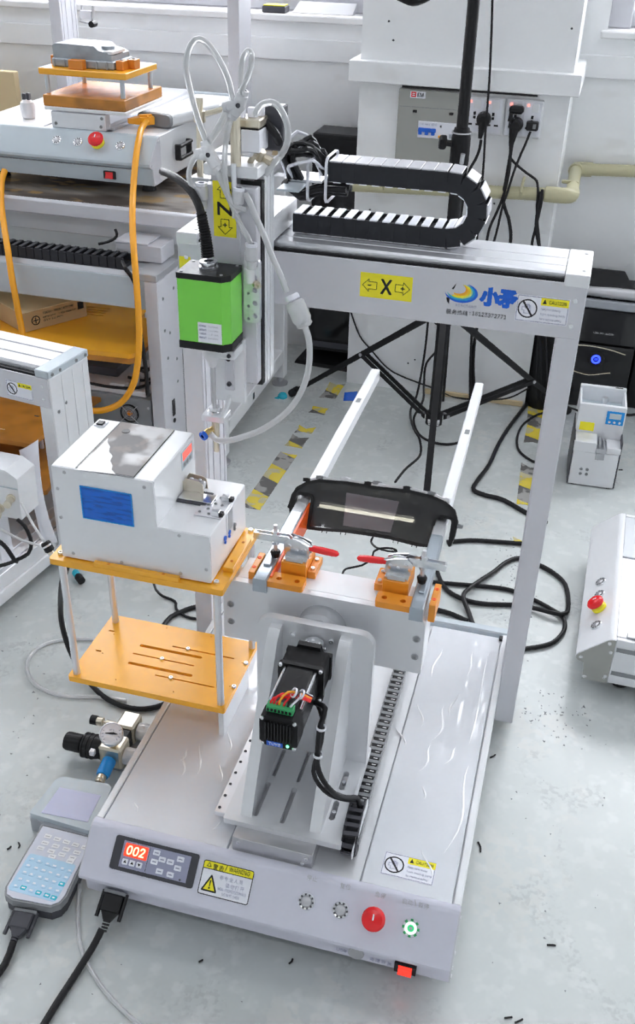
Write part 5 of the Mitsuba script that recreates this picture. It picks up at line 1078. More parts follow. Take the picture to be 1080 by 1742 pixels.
for lab, pts, r in (
        ('big clear air tube arching high above the axis from one Y fitting to the other', [(0.057, 0.45, 1.122), (0.052, 0.45, 1.136), (0.046, 0.45, 1.152), (0.039, 0.45, 1.176), (0.033, 0.45, 1.202), (0.03, 0.45, 1.223), (0.035, 0.45, 1.246), (0.046, 0.45, 1.26), (0.059, 0.45, 1.259), (0.073, 0.45, 1.246), (0.087, 0.45, 1.225), (0.095, 0.45, 1.206), (0.099, 0.45, 1.188), (0.103, 0.45, 1.18)], 0.0046),
        ('narrow clear air tube loop standing upright on the upper Y fitting', [(0.111, 0.45, 1.193), (0.112, 0.452, 1.208), (0.113, 0.452, 1.228), (0.116, 0.452, 1.242), (0.123, 0.452, 1.25), (0.13, 0.446, 1.247), (0.129, 0.446, 1.232), (0.124, 0.446, 1.216), (0.116, 0.446, 1.2), (0.115, 0.446, 1.194)], 0.0042),
        ('short thick clear air tube slanting from the upper Y fitting down to the lower one', [(0.09, 0.45, 1.171), (0.085, 0.45, 1.158), (0.073, 0.45, 1.139), (0.06, 0.45, 1.122)], 0.0055),
        ('clear air tube running down across the yellow Z label', [(0.097, 0.45, 1.162), (0.091, 0.447, 1.137), (0.087, 0.447, 1.111), (0.087, 0.445, 1.082), (0.089, 0.445, 1.062), (0.092, 0.445, 1.048), (0.1, 0.445, 1.037), (0.11, 0.445, 1.032), (0.12, 0.445, 1.031)], 0.0042),
        ('clear air tube from the lower Y fitting slanting across the label to the screwdriver', [(0.073, 0.448, 1.086), (0.08, 0.446, 1.07), (0.091, 0.446, 1.047), (0.102, 0.446, 1.024), (0.112, 0.444, 1.005), (0.122, 0.444, 0.99), (0.128, 0.444, 0.975)], 0.0044),
        ('clear air tube leaving the lower Y fitting to the left and down', [(0.044, 0.45, 1.104), (0.037, 0.45, 1.097), (0.03, 0.45, 1.085), (0.027, 0.45, 1.071), (0.031, 0.45, 1.059), (0.04, 0.45, 1.053), (0.047, 0.45, 1.054)], 0.0042),
        ('thick clear air tube looping out to the right of the axis top', [(0.126, 0.47, 1.161), (0.13, 0.47, 1.17), (0.137, 0.47, 1.177), (0.145, 0.48, 1.179), (0.156, 0.48, 1.177), (0.166, 0.48, 1.165), (0.17, 0.49, 1.145), (0.17, 0.49, 1.125), (0.161, 0.5, 1.108), (0.153, 0.5, 1.097), (0.142, 0.5, 1.084), (0.133, 0.5, 1.072)], 0.0050),
        ('clear air tube running slantwise down from the axis to the clear filter', [(0.117, 0.45, 1.053), (0.124, 0.447, 1.044), (0.134, 0.447, 1.022), (0.15, 0.44, 0.995), (0.163, 0.44, 0.964), (0.179, 0.43, 0.941), (0.189, 0.43, 0.916)], 0.0048),
        ('clear air tube sweeping in a wide bow from the clear filter down to the nozzle', [(0.22, 0.42, 0.871), (0.228, 0.418, 0.853), (0.231, 0.418, 0.826), (0.229, 0.418, 0.794), (0.22, 0.418, 0.761), (0.204, 0.412, 0.73), (0.178, 0.412, 0.701), (0.148, 0.412, 0.677), (0.119, 0.405, 0.664), (0.093, 0.405, 0.653), (0.075, 0.405, 0.653), (0.066, 0.402, 0.664)], 0.0050)):
    one('air_tube', tube(pts, r, 12, step=0.006), 'm_tube', lab, 'tube')
fl = thing('air_filter', 'clear plastic inline air filter hanging in the tube between axis and nozzle', 'filter')
p0, p1 = np.array((0.197, 0.428, 0.912)), np.array((0.221, 0.42, 0.871))
d = p1 - p0
part(fl, 'bowl', lathe([(0, 0.010), (0.0125, 0.010), (0.0150, 0.014), (0.0150, 0.040), (0.0120, 0.046), (0, 0.046)], p0, d, 24), 'm_tube', 'clear bowl')
part(fl, 'cap', lathe([(0, 0), (0.0100, 0), (0.0115, 0.003), (0.0115, 0.008), (0.0090, 0.010), (0, 0.010)], p0 - d * 0.02, d, 20), 'm_label_white', 'white cap')
part(fl, 'base', lathe([(0, 0.0462), (0.0130, 0.0462), (0.0130, 0.050), (0.008, 0.053), (0, 0.053)], p0, d, 20), 'm_tube')
part(fl, 'element', lathe([(0, 0.014), (0.0085, 0.014), (0.0085, 0.040), (0, 0.040)], p0, d, 16), 'm_cloudy', 'white filter element')

# ---------------------------------------------------------------- cable chain over the beam
xc = thing('beam_cable_chain', 'cable chain with pale covers making a U-turn on top of the robot beam', 'cable chain')
yc_, hw = 0.628, 0.027
cx_, cz_, cr = 0.4060, 1.0165, 0.0440
arc = [(cx_ + cr * math.sin(t), yc_, cz_ - cr * math.cos(t)) for t in np.linspace(0, math.pi, 24)]
pts = chain_path([[(0.1480, yc_, cz_ - cr), (cx_ - 0.002, yc_, cz_ - cr)], arc, [(cx_ - 0.002, yc_, cz_ + cr), (0.190, yc_, cz_ + cr - 0.001)]], 0.0213)
for i, (a, b) in enumerate(zip(pts[:-1], pts[1:])):
    d = b - a
    mid = (a + b) / 2
    inner = np.array([0, 0, 1.0]) if mid[0] < cx_ and mid[2] < cz_ else (np.array([0, 0, -1.0]) if mid[0] < cx_ else np.array([cx_, yc_, cz_]) - mid)
    inner = inner / np.linalg.norm(inner)
    L = np.linalg.norm(d)
    m = axes(mid, d, np.cross(inner, d))
    th = 0.0155
    cheeks = [bx(-L / 2 - 0.0010, L / 2 + 0.0010, s * hw - (0.004 if s > 0 else 0), s * hw + (0 if s > 0 else 0.004), -th, th, 0.0012) for s in (-1, 1)]
    cheeks.append(bx(-L / 2, L / 2, -hw + 0.004, hw - 0.004, -0.010, 0.010, 0))
    k = part(xc, 'link', moved(cheeks, m), 'm_chain', 'black chain link')
    part(k, 'outer_cover', moved(bx(-L / 2 + 0.0006, L / 2 - 0.0006, -hw + 0.0006, hw - 0.0006, -th - 0.0016, -th + 0.001, 0.0006), m), 'm_chain_top', 'pale outer cover')
    part(k, 'inner_bar', moved(bx(-L / 2 + 0.0008, L / 2 - 0.0075, -hw + 0.0006, hw - 0.0006, th - 0.001, th + 0.0016, 0.0006), m), 'm_label_white', 'white inner bar')
part(xc, 'end_bracket', bx(0.133, 0.196, 0.600, 0.656, 1.040, 1.044, 0.0006), 'm_alu')
for x, n in ((0.173, 'nearer the axis'), (0.203, 'farther from the axis')):
    loop = rrect(0.588, 0.662, 1.012, 1.0830, 0.012)
    one('cable_tie', prism(loop.buffer(0.0012).difference(loop.buffer(-0.0008)), x, x + 0.0045, 'yz'), 'm_label_white', f'white cable tie round the upper run of the beam chain, {n}', 'cable tie')
for j, (y0, z0, r) in enumerate(((0.606, 1.030, 0.0055), (0.618, 1.022, 0.0050), (0.632, 1.030, 0.0055), (0.646, 1.024, 0.005))):
    one('chain_cable', tube([(0.136, y0 - 0.02, z0 + 0.010 + 0.01 * (j % 2)), (0.155, y0, z0 - 0.012), (0.190, y0, z0), (0.235, y0, z0 + 0.002)], r, 10), 'm_rubber', f'black cable under the end of the beam chain, {("first", "second", "third", "fourth")[j]} from the front', 'cable')
rb = np.random.default_rng(3)
for j in range(9):
    a = np.array([0.150 + rb.uniform(-0.012, 0.012), 0.555 + rb.uniform(-0.02, 0.03), 1.085 + rb.uniform(-0.010, 0.02)])
    pts = [(0.138 + 0.003 * j, 0.60, 1.046), a, a + [0.014 + rb.uniform(-.008, .014), 0.018, 0.012 + rb.uniform(-.015, .016)], a + [0.034 + rb.uniform(-.004, .008), 0.03, 0.004], (0.192 + 0.002 * j, 0.612 + 0.004 * j, 1.052)]
    one('looped_wire', tube(pts, 0.0042 if j % 3 else 0.0028, 8), 'm_rubber' if j % 3 else 'm_label_white', f'{"black" if j % 3 else "white"} wire in the tangle where the beam chain meets the axis', 'wire', f'{"black" if j % 3 else "white"} wires tangled at the axis')
part(zx, 'junction_plate', bx(0.1352, 0.172, 0.548, 0.640, 1.0360, 1.0395, 0.0006), 'm_cool_grey', 'grey green junction plate')
part(zx, 'brass_joint', [cyl((0.121, 0.500, 1.093), (0.131, 0.492, 1.108), 0.0060, 14, b=0.001), cyl((0.128, 0.505, 1.095), (0.143, 0.500, 1.090), 0.0072, 6), cyl((0.112, 0.488, 1.0905), (0.120, 0.482, 1.103), 0.0048, 12)], 'm_zinc', 'cluster of brassy joints')
part(zx, 'tan_flap', hull([(0.128, 0.548, 1.090), (0.152, 0.548, 1.090), (0.130, 0.556, 1.128), (0.142, 0.556, 1.130), (0.128, 0.550, 1.090), (0.152, 0.550, 1.090), (0.130, 0.558, 1.128), (0.142, 0.558, 1.130)]), 'm_cardboard_light', 'tan flap')
one('motor_lead', tube([(0.116, 0.52, 1.153), (0.124, 0.52, 1.147), (0.132, 0.52, 1.139), (0.142, 0.52, 1.128), (0.143, 0.54, 1.11), (0.151, 0.54, 1.097)], [0.0035, 0.0045, 0.006, 0.0068, 0.0068, 0.006], 10), 'm_rubber', 'black motor lead slanting down from the axis top to the tangle of wires', 'cable')

# ---------------------------------------------------------------- floor around the robot: regulator, pendant, plugs, cables
pr_ = thing('air_regulator', 'compressed air regulator with a dial gauge, lying on the floor left of the robot', 'air regulator')
part(pr_, 'body', bx(-0.112, -0.066, 0.218, 0.262, 0.012, 0.062, 0.004), 'm_zinc', 'metal body')
part(pr_, 'filter_body', bx(-0.108, -0.070, 0.285, 0.330, 0.012, 0.058, 0.004), 'm_zinc')
part(pr_, 'coupling', bx(-0.106, -0.072, 0.262, 0.285, 0.018, 0.054, 0.003), 'm_black')
part(pr_, 'knob', lathe([(0, 0), (0.0165, 0), (0.0180, 0.004), (0.0180, 0.030), (0.0165, 0.033), (0, 0.033)], (-0.190, 0.240, 0.036), (1, 0, 0), 28), 'm_black', 'black adjusting knob')
part(pr_, 'bonnet', lathe([(0, 0), (0.0150, 0), (0.0230, 0.006), (0.0230, 0.030), (0.0200, 0.045), (0, 0.045)], (-0.157, 0.240, 0.036), (1, 0, 0), 28), 'm_black')
for k in range(3):
    part(pr_, 'bonnet_ridge', lathe([(0.021, 0), (0.0245, 0.001), (0.0245, 0.004), (0.021, 0.005)], (-0.152 + k * 0.009, 0.240, 0.036), (1, 0, 0), 28), 'm_black')
part(pr_, 'lock_nut', bx(-0.128, -0.118, 0.212, 0.222, 0.040, 0.052, 0.001), 'm_cloudy')
gd = np.array([0.12, -0.42, 0.9])
part(pr_, 'gauge_stem', cyl((-0.091, 0.244, 0.058), (-0.089, 0.238, 0.080), 0.008, 14), 'm_brass')
gp = np.array([-0.0885, 0.2365, 0.080])
part(pr_, 'gauge', lathe([(0, 0), (0.021, 0), (0.0225, 0.003), (0.0225, 0.014), (0.0205, 0.015), (0.0200, 0.0125), (0, 0.0125)], gp, gd, 36), 'm_alu', 'round metal gauge case')
part(pr_, 'dial', lathe([(0, 0), (0.0198, 0), (0.0198, 0.0006), (0, 0.0006)], gp + gd / np.linalg.norm(gd) * 0.0126, gd, 36), 'm_label_white', 'white dial')
gm = axes(gp + gd / np.linalg.norm(gd) * 0.0134, (1, 0.28, 0), (0, 1, 0.4))
with frame(m=gm):
    part(pr_, 'needle', flat(Polygon([(-0.011, 0.0012), (0.004, 0.0022), (0.013, -0.0015), (0.004, -0.0022), (-0.011, 0.0)]), 0, 0.0006), 'm_ink', 'dark needle', smooth=False)
    for a in range(13):
        an = math.radians(-45 + a * 22.5)
        part(pr_, 'dial_mark', flat(LS([(0.0150 * math.cos(an), 0.0150 * math.sin(an)), (0.0182 * math.cos(an), 0.0182 * math.sin(an))]).buffer(0.0005), 0, 0.0003), 'm_ink_grey', smooth=False)
    part(pr_, 'dial_print', text_w('MPa', 0.009, 0.004, -0.0045, 0.005), 'm_ink_grey', smooth=False)
part(pr_, 'silencer', lathe([(0, 0), (0.0085, 0), (0.0130, 0.003), (0.0130, 0.034), (0.0110, 0.040), (0, 0.040)], (-0.0885, 0.2175, 0.036), (0.08, -1, -0.05), 24), 'm_sky_blue', 'blue cylinder')
part(pr_, 'silencer_tip', lathe([(0, 0), (0.0090, 0), (0.0095, 0.010), (0.0075, 0.012), (0.0075, 0.016), (0, 0.016)], (-0.0855, 0.1770, 0.034), (0.08, -1, -0.05), 18), 'm_zinc')
part(pr_, 'needle_valve', lathe([(0, 0), (0.0085, 0), (0.0085, 0.013), (0.003, 0.014), (0.003, 0.020), (0.006, 0.021), (0.006, 0.038), (0.004, 0.04), (0.004, 0.05), (0, 0.05)], (-0.158, 0.306, 0.036), (1, 0, 0), 18), 'm_zinc')
part(pr_, 'valve_knob', lathe([(0, 0), (0.0095, 0), (0.0095, 0.013), (0, 0.013)], (-0.170, 0.306, 0.036), (1, 0, 0), 18), 'm_black')
part(pr_, 'bowl', lathe([(0, 0), (0.0170, 0), (0.0175, 0.010), (0.0160, 0.042), (0.0100, 0.050), (0, 0.050)], (-0.068, 0.305, 0.034), (1, 0.0, 0), 28), 'm_tube', 'clear bowl')
part(pr_, 'bowl', lathe([(0, 0), (0.0165, 0), (0.0170, 0.010), (0.0155, 0.034), (0.0090, 0.042), (0, 0.042)], (-0.0655, 0.238, 0.034), (1, 0.0, 0), 28), 'm_tube', 'clear bowl')
part(pr_, 'drain_cock', cyl((-0.023, 0.238, 0.034), (-0.010, 0.238, 0.034), 0.006, 14), 'm_black')
part(pr_, 'lower_bracket', bx(-0.112, -0.060, 0.225, 0.325, 0.0005, 0.0119, 0.002), 'm_mid_grey')

tp = thing('teach_pendant', 'grey handheld teach pendant with a blank screen, lying on the floor beside the robot front', 'teach pendant')
out = Polygon([(-0.136, 0.044), (-0.034, 0.044), (-0.030, -0.030), (-0.026, -0.078), (-0.030, -0.094), (-0.042, -0.104), (-0.108, -0.109), (-0.124, -0.104), (-0.131, -0.090), (-0.134, -0.030)]).buffer(-0.004).buffer(0.004)
part(tp, 'lower_case', prism(out.buffer(-0.002), 0.0005, 0.020, 'xy'), 'm_dark_grey', 'dark lower case', smooth=25)
part(tp, 'case', prism(out, 0.0205, 0.0345, 'xy'), 'm_mid_grey', smooth=25)
part(tp, 'keypad', prism(out.buffer(-0.0035), 0.0346, 0.0362, 'xy'), 'm_keypad', 'pale keypad face', smooth=25)
part(tp, 'blue_field', prism(rrect(-0.125, -0.038, -0.094, -0.018, 0.006), 0.0363, 0.0366, 'xy'), 'm_light_blue', 'light blue field', smooth=False)
head = Polygon([(-0.168, 0.052), (-0.046, 0.046), (-0.040, 0.062), (-0.050, 0.150), (-0.060, 0.158), (-0.150, 0.150), (-0.160, 0.140)]).buffer(-0.006).buffer(0.006)
part(tp, 'head_case', prism(head, 0.0005, 0.032, 'xy'), 'm_tpe_grey', 'grey screen head', smooth=25)
part(tp, 'head_rim', prism(head.buffer(-0.002), 0.0322, 0.0440, 'xy'), 'm_cool_grey', smooth=25)
part(tp, 'screen', prism(Polygon([(-0.145, 0.060), (-0.058, 0.064), (-0.062, 0.126), (-0.142, 0.122)]), 0.0441, 0.0450, 'xy'), 'm_screen', 'glossy pale violet screen', smooth=False)
part(tp, 'neck', bx(-0.140, -0.050, 0.036, 0.055, 0.010, 0.0340, 0.003), 'm_tpe_grey')
ri = np.random.default_rng(11)
for r, (y, n, x0, dx) in enumerate(((0.022, 5, -0.119, 0.0180), (0.008, 4, -0.117, 0.0205), (-0.004, 4, -0.119, 0.0205), (-0.014, 2, -0.092, 0.034))):
    for c in range(n):
        x, yy = x0 + c * dx, y - c * 0.001
        k = part(tp, 'key', prism(rrect(x, x + 0.0125, yy - 0.0040, yy + 0.0040, 0.001), 0.0363, 0.0372, 'xy'), 'm_white', 'white key', smooth=False)
        part(k, 'key_print', flat(sbox(x + 0.002, yy - 0.0012, x + 0.0098, yy + 0.0008), 0.0372, 0.0002), 'm_faint', smooth=False)
for r in range(5):
    for c in range(6):
        x, yy = -0.1195 + c * 0.0142 + ri.uniform(-0.001, 0.001), -0.028 - r * 0.0138 - c * 0.0008
        edge = c in (0, 5) or r == 4
        k = part(tp, 'key', prism(rrect(x, x + 0.0100, yy - 0.0038, yy + 0.0038, 0.0015), 0.0367, 0.0374, 'xy'), 'm_light_blue' if not edge else 'm_cyan' if ri.random() < 0.12 else 'm_light_blue', 'blue key', smooth=False)
        part(k, 'key_print', flat(sbox(x + 0.002, yy - 0.0014, x + ri.uniform(0.0065, 0.0085), yy + 0.0012), 0.0374, 0.0002), 'm_label_white', smooth=False)


def plug(label, p, d, sidev, mat='m_black'):
    """A moulded D-sub plug: shell, ribbed neck and two thumbscrews."""
    t = thing('cable_plug', label, 'plug')
    m = axes(p, sidev, d)
    with frame(m=m):
        part(t, 'shell', bx(-0.0165, 0.0165, 0.006, 0.034, -0.0075, 0.0075, 0.002), mat)
        part(t, 'face', bx(-0.019, 0.019, 0.0, 0.006, -0.0062, 0.0062, 0.001), 'm_mid_grey')
        part(t, 'shoulder', hull([(-0.013, 0.034, -0.006), (0.013, 0.034, -0.006), (-0.013, 0.034, 0.006), (0.013, 0.034, 0.006), (-0.006, 0.046, -0.005), (0.006, 0.046, -0.005), (-0.006, 0.046, 0.005), (0.006, 0.046, 0.005)]), mat)
        for k in range(4):
            part(t, 'neck_ring', lathe([(0.0, 0), (0.0062 - 0.0004 * k, 0), (0.0062 - 0.0004 * k, 0.003), (0.0, 0.003)], (0, 0.046 + k * 0.0048, 0), (0, 1, 0), 14), mat)
        for s in (-1, 1):
            part(t, 'thumbscrew', cyl((s * 0.0195, 0.002, 0), (s * 0.0195, 0.044, 0), 0.0032, 12), mat)


plug('grey and black cable plug in the foot of the teach pendant', (-0.083, -0.1095, 0.018), (0.10, -1, -0.10), (1, 0.1, 0), 'm_dark_grey')
one('pendant_cable', tube([(-0.0770, -0.165, 0.0130), (-0.072, -0.200, 0.009), (-0.080, -0.245, 0.0075), (-0.096, -0.300, 0.0065), (-0.12, -0.38, 0.0065)], 0.0058, 12), 'm_rubber', 'thick black cable leaving the teach pendant at the left edge of the picture', 'cable')
plug('black cable plug in the front of the robot, below the 002 display', (0.054, -0.0565, 0.052), (-0.05, -0.86, -0.50), (1, 0, 0), 'm_black')
one('front_cable', tube([(0.0500, -0.108, 0.0215), (0.047, -0.130, 0.012), (0.041, -0.180, 0.0075), (0.034, -0.245, 0.0065), (0.028, -0.34, 0.0065), (0.020, -0.45, 0.0065)], 0.0056, 12), 'm_rubber', 'thick black cable leaving the plug in the robot front toward the lower left corner', 'cable')
one('floor_tube', tube([(-0.029, -0.032, 0.006), (-0.004, -0.088, 0.004), (0.025, -0.136, 0.004), (0.068, -0.176, 0.004), (0.117, -0.207, 0.004), (0.165, -0.229, 0.004), (0.206, -0.247, 0.004)], 0.0036, 10), 'm_tube', 'clear tube lying on the floor in front of the robot, left corner', 'tube')
one('floor_tube', tube([(-0.143, 0.406, 0.004), (-0.2, 0.4, 0.004), (-0.271, 0.382, 0.004), (-0.338, 0.392, 0.004), (-0.384, 0.429, 0.004), (-0.403, 0.477, 0.004), (-0.388, 0.524, 0.004), (-0.339, 0.556, 0.004), (-0.262, 0.573, 0.004)], 0.0042, 10), 'm_tube', 'clear tube curled in a loop on the floor left of the feeder stand', 'tube')
one('stand_cable', tube([(-0.168, 0.284, 0.42), (-0.216, 0.348, 0.34), (-0.293, 0.452, 0.2), (-0.317, 0.482, 0.11), (-0.301, 0.472, 0.05), (-0.259, 0.442, 0.02), (-0.202, 0.406, 0.008), (-0.147, 0.387, 0.007), (-0.097, 0.391, 0.007), (-0.058, 0.423, 0.007), (-0.037, 0.486, 0.007)], [0.0062, 0.0068, 0.0068, 0.0060, 0.0056, 0.0056, 0.0054, 0.0054, 0.0054, 0.0054], 10), 'm_rubber', 'black cable hanging from the feeder and curving over the floor under the orange stand', 'cable')
one('feeder_lead', tube([(-0.2, 0.692, 0.1), (-0.22, 0.748, 0.03), (-0.211, 0.76, 0.006), (-0.186, 0.756, 0.004), (-0.171, 0.746, 0.004), (-0.162, 0.725, 0.004), (-0.132, 0.706, 0.004), (-0.101, 0.705, 0.004), (-0.042, 0.716, 0.004)], 0.0030, 8), 'm_rubber', 'thin black lead on the floor behind the feeder stand', 'cable')
one('floor_cable', tube([(-0.165, 0.655, 0.006), (-0.162, 0.69, 0.006), (-0.144, 0.719, 0.006), (-0.118, 0.745, 0.006), (-0.06, 0.768, 0.006)], 0.0055, 10), 'm_rubber', 'thick black cable on the floor behind the feeder stand, beside the thin lead', 'cable')
k = thing('cable_coupling', 'small teal and black hose coupling lying on the floor between the stand rods', 'coupling')
a, b = np.array((-0.448, 0.777, 0.016)), np.array((-0.398, 0.736, 0.01))
part(k, 'teal_end', lathe([(0, 0), (0.006, 0), (0.0085, 0.004), (0.0085, 0.014), (0.0062, 0.017), (0, 0.017)], a, b - a, 16), 'm_cyan')
part(k, 'black_end', lathe([(0, 0.0172), (0.0065, 0.0172), (0.0095, 0.022), (0.0095, 0.042), (0, 0.042)], a, b - a, 16), 'm_black')


# ---------------------------------------------------------------- the workbench at the left and what stands on it
wb = thing('workbench', 'white steel workbench with a stained dark top, behind the robot at the left', 'workbench')
part(wb, 'top', bx(-2.30, -0.345, 1.385, 2.24, 0.722, 0.7350, 0.002), 'm_bench_top', 'stained dark top')
part(wb, 'edge_trim', bx(-2.30, -0.325, 1.360, 1.3845, 0.700, 0.7360, 0.003), 'm_post', 'pale edge trim')
part(wb, 'edge_trim', bx(-0.3445, -0.325, 1.385, 2.24, 0.700, 0.7360, 0.003), 'm_post', 'pale edge trim')
part(wb, 'apron', bx(-2.28, -0.345, 1.400, 1.425, 0.645, 0.7215, 0.002), 'm_white', 'white apron')
part(wb, 'apron', bx(-0.368, -0.346, 1.426, 2.20, 0.645, 0.7215, 0.002), 'm_white', 'white apron')
for x0 in (-0.322, -2.20):
    for y0 in (1.40, 1.985):
        part(wb, 'leg', bx(x0, x0 + 0.040, y0, y0 + 0.040, 0.030, 0.699 if x0 > -1 else 0.6445, 0.003), 'm_white', 'white square tube leg')
        part(wb, 'foot', lathe([(0, 0), (0.026, 0), (0.028, 0.006), (0.020, 0.010), (0.010, 0.012), (0.010, 0.029), (0, 0.029)], (x0 + 0.020, y0 + 0.020, 0), (0, 0, 1), 24), 'm_mill', 'round levelling foot')
    part(wb, 'floor_rail', bx(x0 + 0.001, x0 + 0.039, 1.4405, 1.9845, 0.085, 0.135, 0.003), 'm_white', 'white floor rail')
part(wb, 'rail_plug', bx(-0.2825, -0.2815, 1.660, 1.672, 0.100, 0.120, 0), 'm_black', smooth=False)
part(wb, 'back_rail', bx(-2.18, -0.323, 1.990, 2.020, 0.085, 0.125, 0.003), 'm_white')

with frame((-1.03, 1.53, 0.7362)):
    r2 = thing('gantry_robot', 'grey and white gantry robot with a red emergency stop, standing on the workbench', 'robot')
    robot_base(r2, 0.54, 0.64, film='m_white', panel='m_cool_grey')
    gantry(r2, 0.54, 0.5421, marks=False)
    for x in (0.265, 0.326, 0.447):
        steel_button(r2, x, 0.036)
    emergency_stop(r2, 0.383, 0.034, 'm_yellow', 1.15, 0.0005)
    rocker(r2, 0.418, -0.055, 0.052, lit=False)
    part(r2, 'control_cutout', bx(0.02, 0.50, -0.0585, -0.0545, 0.0715, 0.0735, 0), 'm_mid_grey', smooth=False)
    part(r2, 'handle', [bx(0.546, 0.562, 0.085, 0.093, 0.070, 0.112, 0.003), bx(0.546, 0.562, 0.165, 0.173, 0.070, 0.112, 0.003), bx(0.556, 0.566, 0.085, 0.173, 0.070, 0.080, 0.003), bx(0.556, 0.566, 0.085, 0.173, 0.102, 0.112, 0.003)], 'm_black', 'black carrying handle')
    part(r2, 'slide_rail', [bx(0.255, 0.395, 0.02, 0.600, 0.1480, 0.1640, 0.002), bx(0.395, 0.405, 0.02, 0.600, 0.1480, 0.1560, 0.001)], 'm_alu', 'silver slide rail')
    part(r2, 'slide_end', bx(0.236, 0.392, -0.004, 0.026, 0.1490, 0.1900, 0.0015), 'm_alu', 'silver slide end block')
    for x, z in ((0.249, 0.160), (0.379, 0.160), (0.383, 0.181)):
        part(r2, 'screw', screw((x, -0.004, z), (0, -1, 0), 0.0042, 0.002), 'm_mid_grey')
    part(r2, 'slide_table', bx(0.222, 0.455, -0.010, 0.235, 0.1935, 0.2020, 0.0015), 'm_white', 'white slide table')
of = thing('orange_fixture', 'small orange two-storey fixture on the bench robot, holding a grey casting', 'fixture')
with frame((-1.03, 1.53, 0.7362)):
    part(of, 'lower_plate', bx(0.219, 0.452, -0.006, 0.240, 0.2022, 0.2300, 0.002), 'm_orange_worn', 'thick orange lower plate')
    part(of, 'upper_plate', bx(0.204, 0.452, 0.012, 0.215, 0.2760, 0.2920, 0.002), 'm_orange', 'orange upper plate')
    for x, y in ((0.222, 0.022), (0.436, 0.022), (0.238, 0.200), (0.436, 0.200)):
        part(of, 'post', cyl((x, y, 0.2302), (x, y, 0.2758), 0.0060, 16), 'm_cool_grey', 'steel post')
    for x0, x1, y0, y1 in ((0.290, 0.330, 0.016, 0.040), (0.408, 0.428, 0.050, 0.085), (0.425, 0.446, 0.085, 0.120), (0.212, 0.226, 0.070, 0.110)):
        part(of, 'locating_block', bx(x0, x1, y0, y1, 0.2922, 0.3150, 0.0015), 'm_orange_dark', 'dark orange locating block')
    for x, y in ((0.417, 0.068), (0.436, 0.102)):
        part(of, 'screw', screw((x, y, 0.3150), (0, 0, 1), 0.0045, 0.002), 'm_mid_grey')
gc = thing('metal_casting', 'grey ribbed metal casting held on the small orange fixture', 'casting')
with frame((-1.03, 1.53, 0.7362)):
    part(gc, 'lower_shell', bx(0.2285, 0.405, 0.043, 0.165, 0.2925, 0.3130, 0.003), 'm_casting')
    part(gc, 'upper_shell', prism(Polygon([(0.232, 0.3132), (0.398, 0.3132), (0.398, 0.325), (0.385, 0.332), (0.362, 0.336), (0.350, 0.346), (0.240, 0.348), (0.232, 0.342)]), 0.050, 0.160), 'm_casting', smooth=False)
    part(gc, 'rounded_boss', cyl((0.366, 0.100, 0.334), (0.366, 0.100, 0.3430), 0.018, 24, b=0.001), 'm_casting')
    part(gc, 'top_pad', bx(0.375, 0.400, 0.052, 0.130, 0.328, 0.3355, 0.001), 'm_cloudy')
    for i in range(6):
        part(gc, 'rib', bx(0.236 + i * 0.030, 0.239 + i * 0.030, 0.0395, 0.0430, 0.2930, 0.3125, 0.0006), 'm_casting')
bt = thing('dropper_bottle', 'little white bottle with a dark grey cap clip on the left of the bench robot', 'bottle')
bp_ = np.array((-0.910, 1.612, 0.8846))
part(bt, 'body', lathe([(0, 0), (0.016, 0), (0.019, 0.004), (0.021, 0.030), (0.018, 0.042), (0.010, 0.048), (0, 0.048)], bp_, (0, 0, 1), 24), 'm_cloudy', 'white translucent body')
part(bt, 'cap', [bx(bp_[0] - 0.011, bp_[0] - 0.003, bp_[1] - 0.006, bp_[1] + 0.006, bp_[2] + 0.048, bp_[2] + 0.064, 0.0015), bx(bp_[0] + 0.002, bp_[0] + 0.010, bp_[1] - 0.006, bp_[1] + 0.006, bp_[2] + 0.048, bp_[2] + 0.066, 0.0015)], 'm_dark_grey', 'dark cap prongs')
sb = thing('silver_case', 'silver device case with a dark rounded end, on the bench robot deck', 'device case')
with frame(m=axes((-0.598, 1.640, 0.8850), (0.975, -0.22, 0), (0.22, 0.975, 0))):
    part(sb, 'shell', prism(rrect(0.0, 0.108, 0.002, 0.036, 0.012), 0.012, 0.24), 'm_white', smooth=30)
    part(sb, 'end_face', prism(rrect(0.001, 0.107, 0.003, 0.035, 0.0115), 0.000, 0.0118), 'm_mid_grey', 'dark rounded end', smooth=30)


def network_plug(label, p, d, s=1.0):
    t = thing('cable_plug', label, 'plug')
    with frame(m=axes(p, np.cross(d, (0, 0, 1)), d)):
        part(t, 'housing', bx(-0.013 * s, 0.013 * s, 0, 0.036 * s, -0.009 * s, 0.009 * s, 0.002), 'm_orange_wire')
        part(t, 'boot', hull([(x * s, 0.036 * s, z * s) for x in (-0.010, 0.010) for z in (-0.008, 0.008)] + [(x * s, 0.060 * s, z * s) for x in (-0.005, 0.005) for z in (-0.005, 0.005)]), 'm_orange_wire')
        part(t, 'latch', bx(-0.005 * s, 0.005 * s, 0.004 * s, 0.034 * s, 0.009 * s, 0.0125 * s, 0.0008), 'm_orange_wire')
        part(t, 'grip', bx(-0.014 * s, 0.014 * s, 0.012 * s, 0.018 * s, -0.0095 * s, 0.0105 * s, 0.0008), 'm_orange_wire')


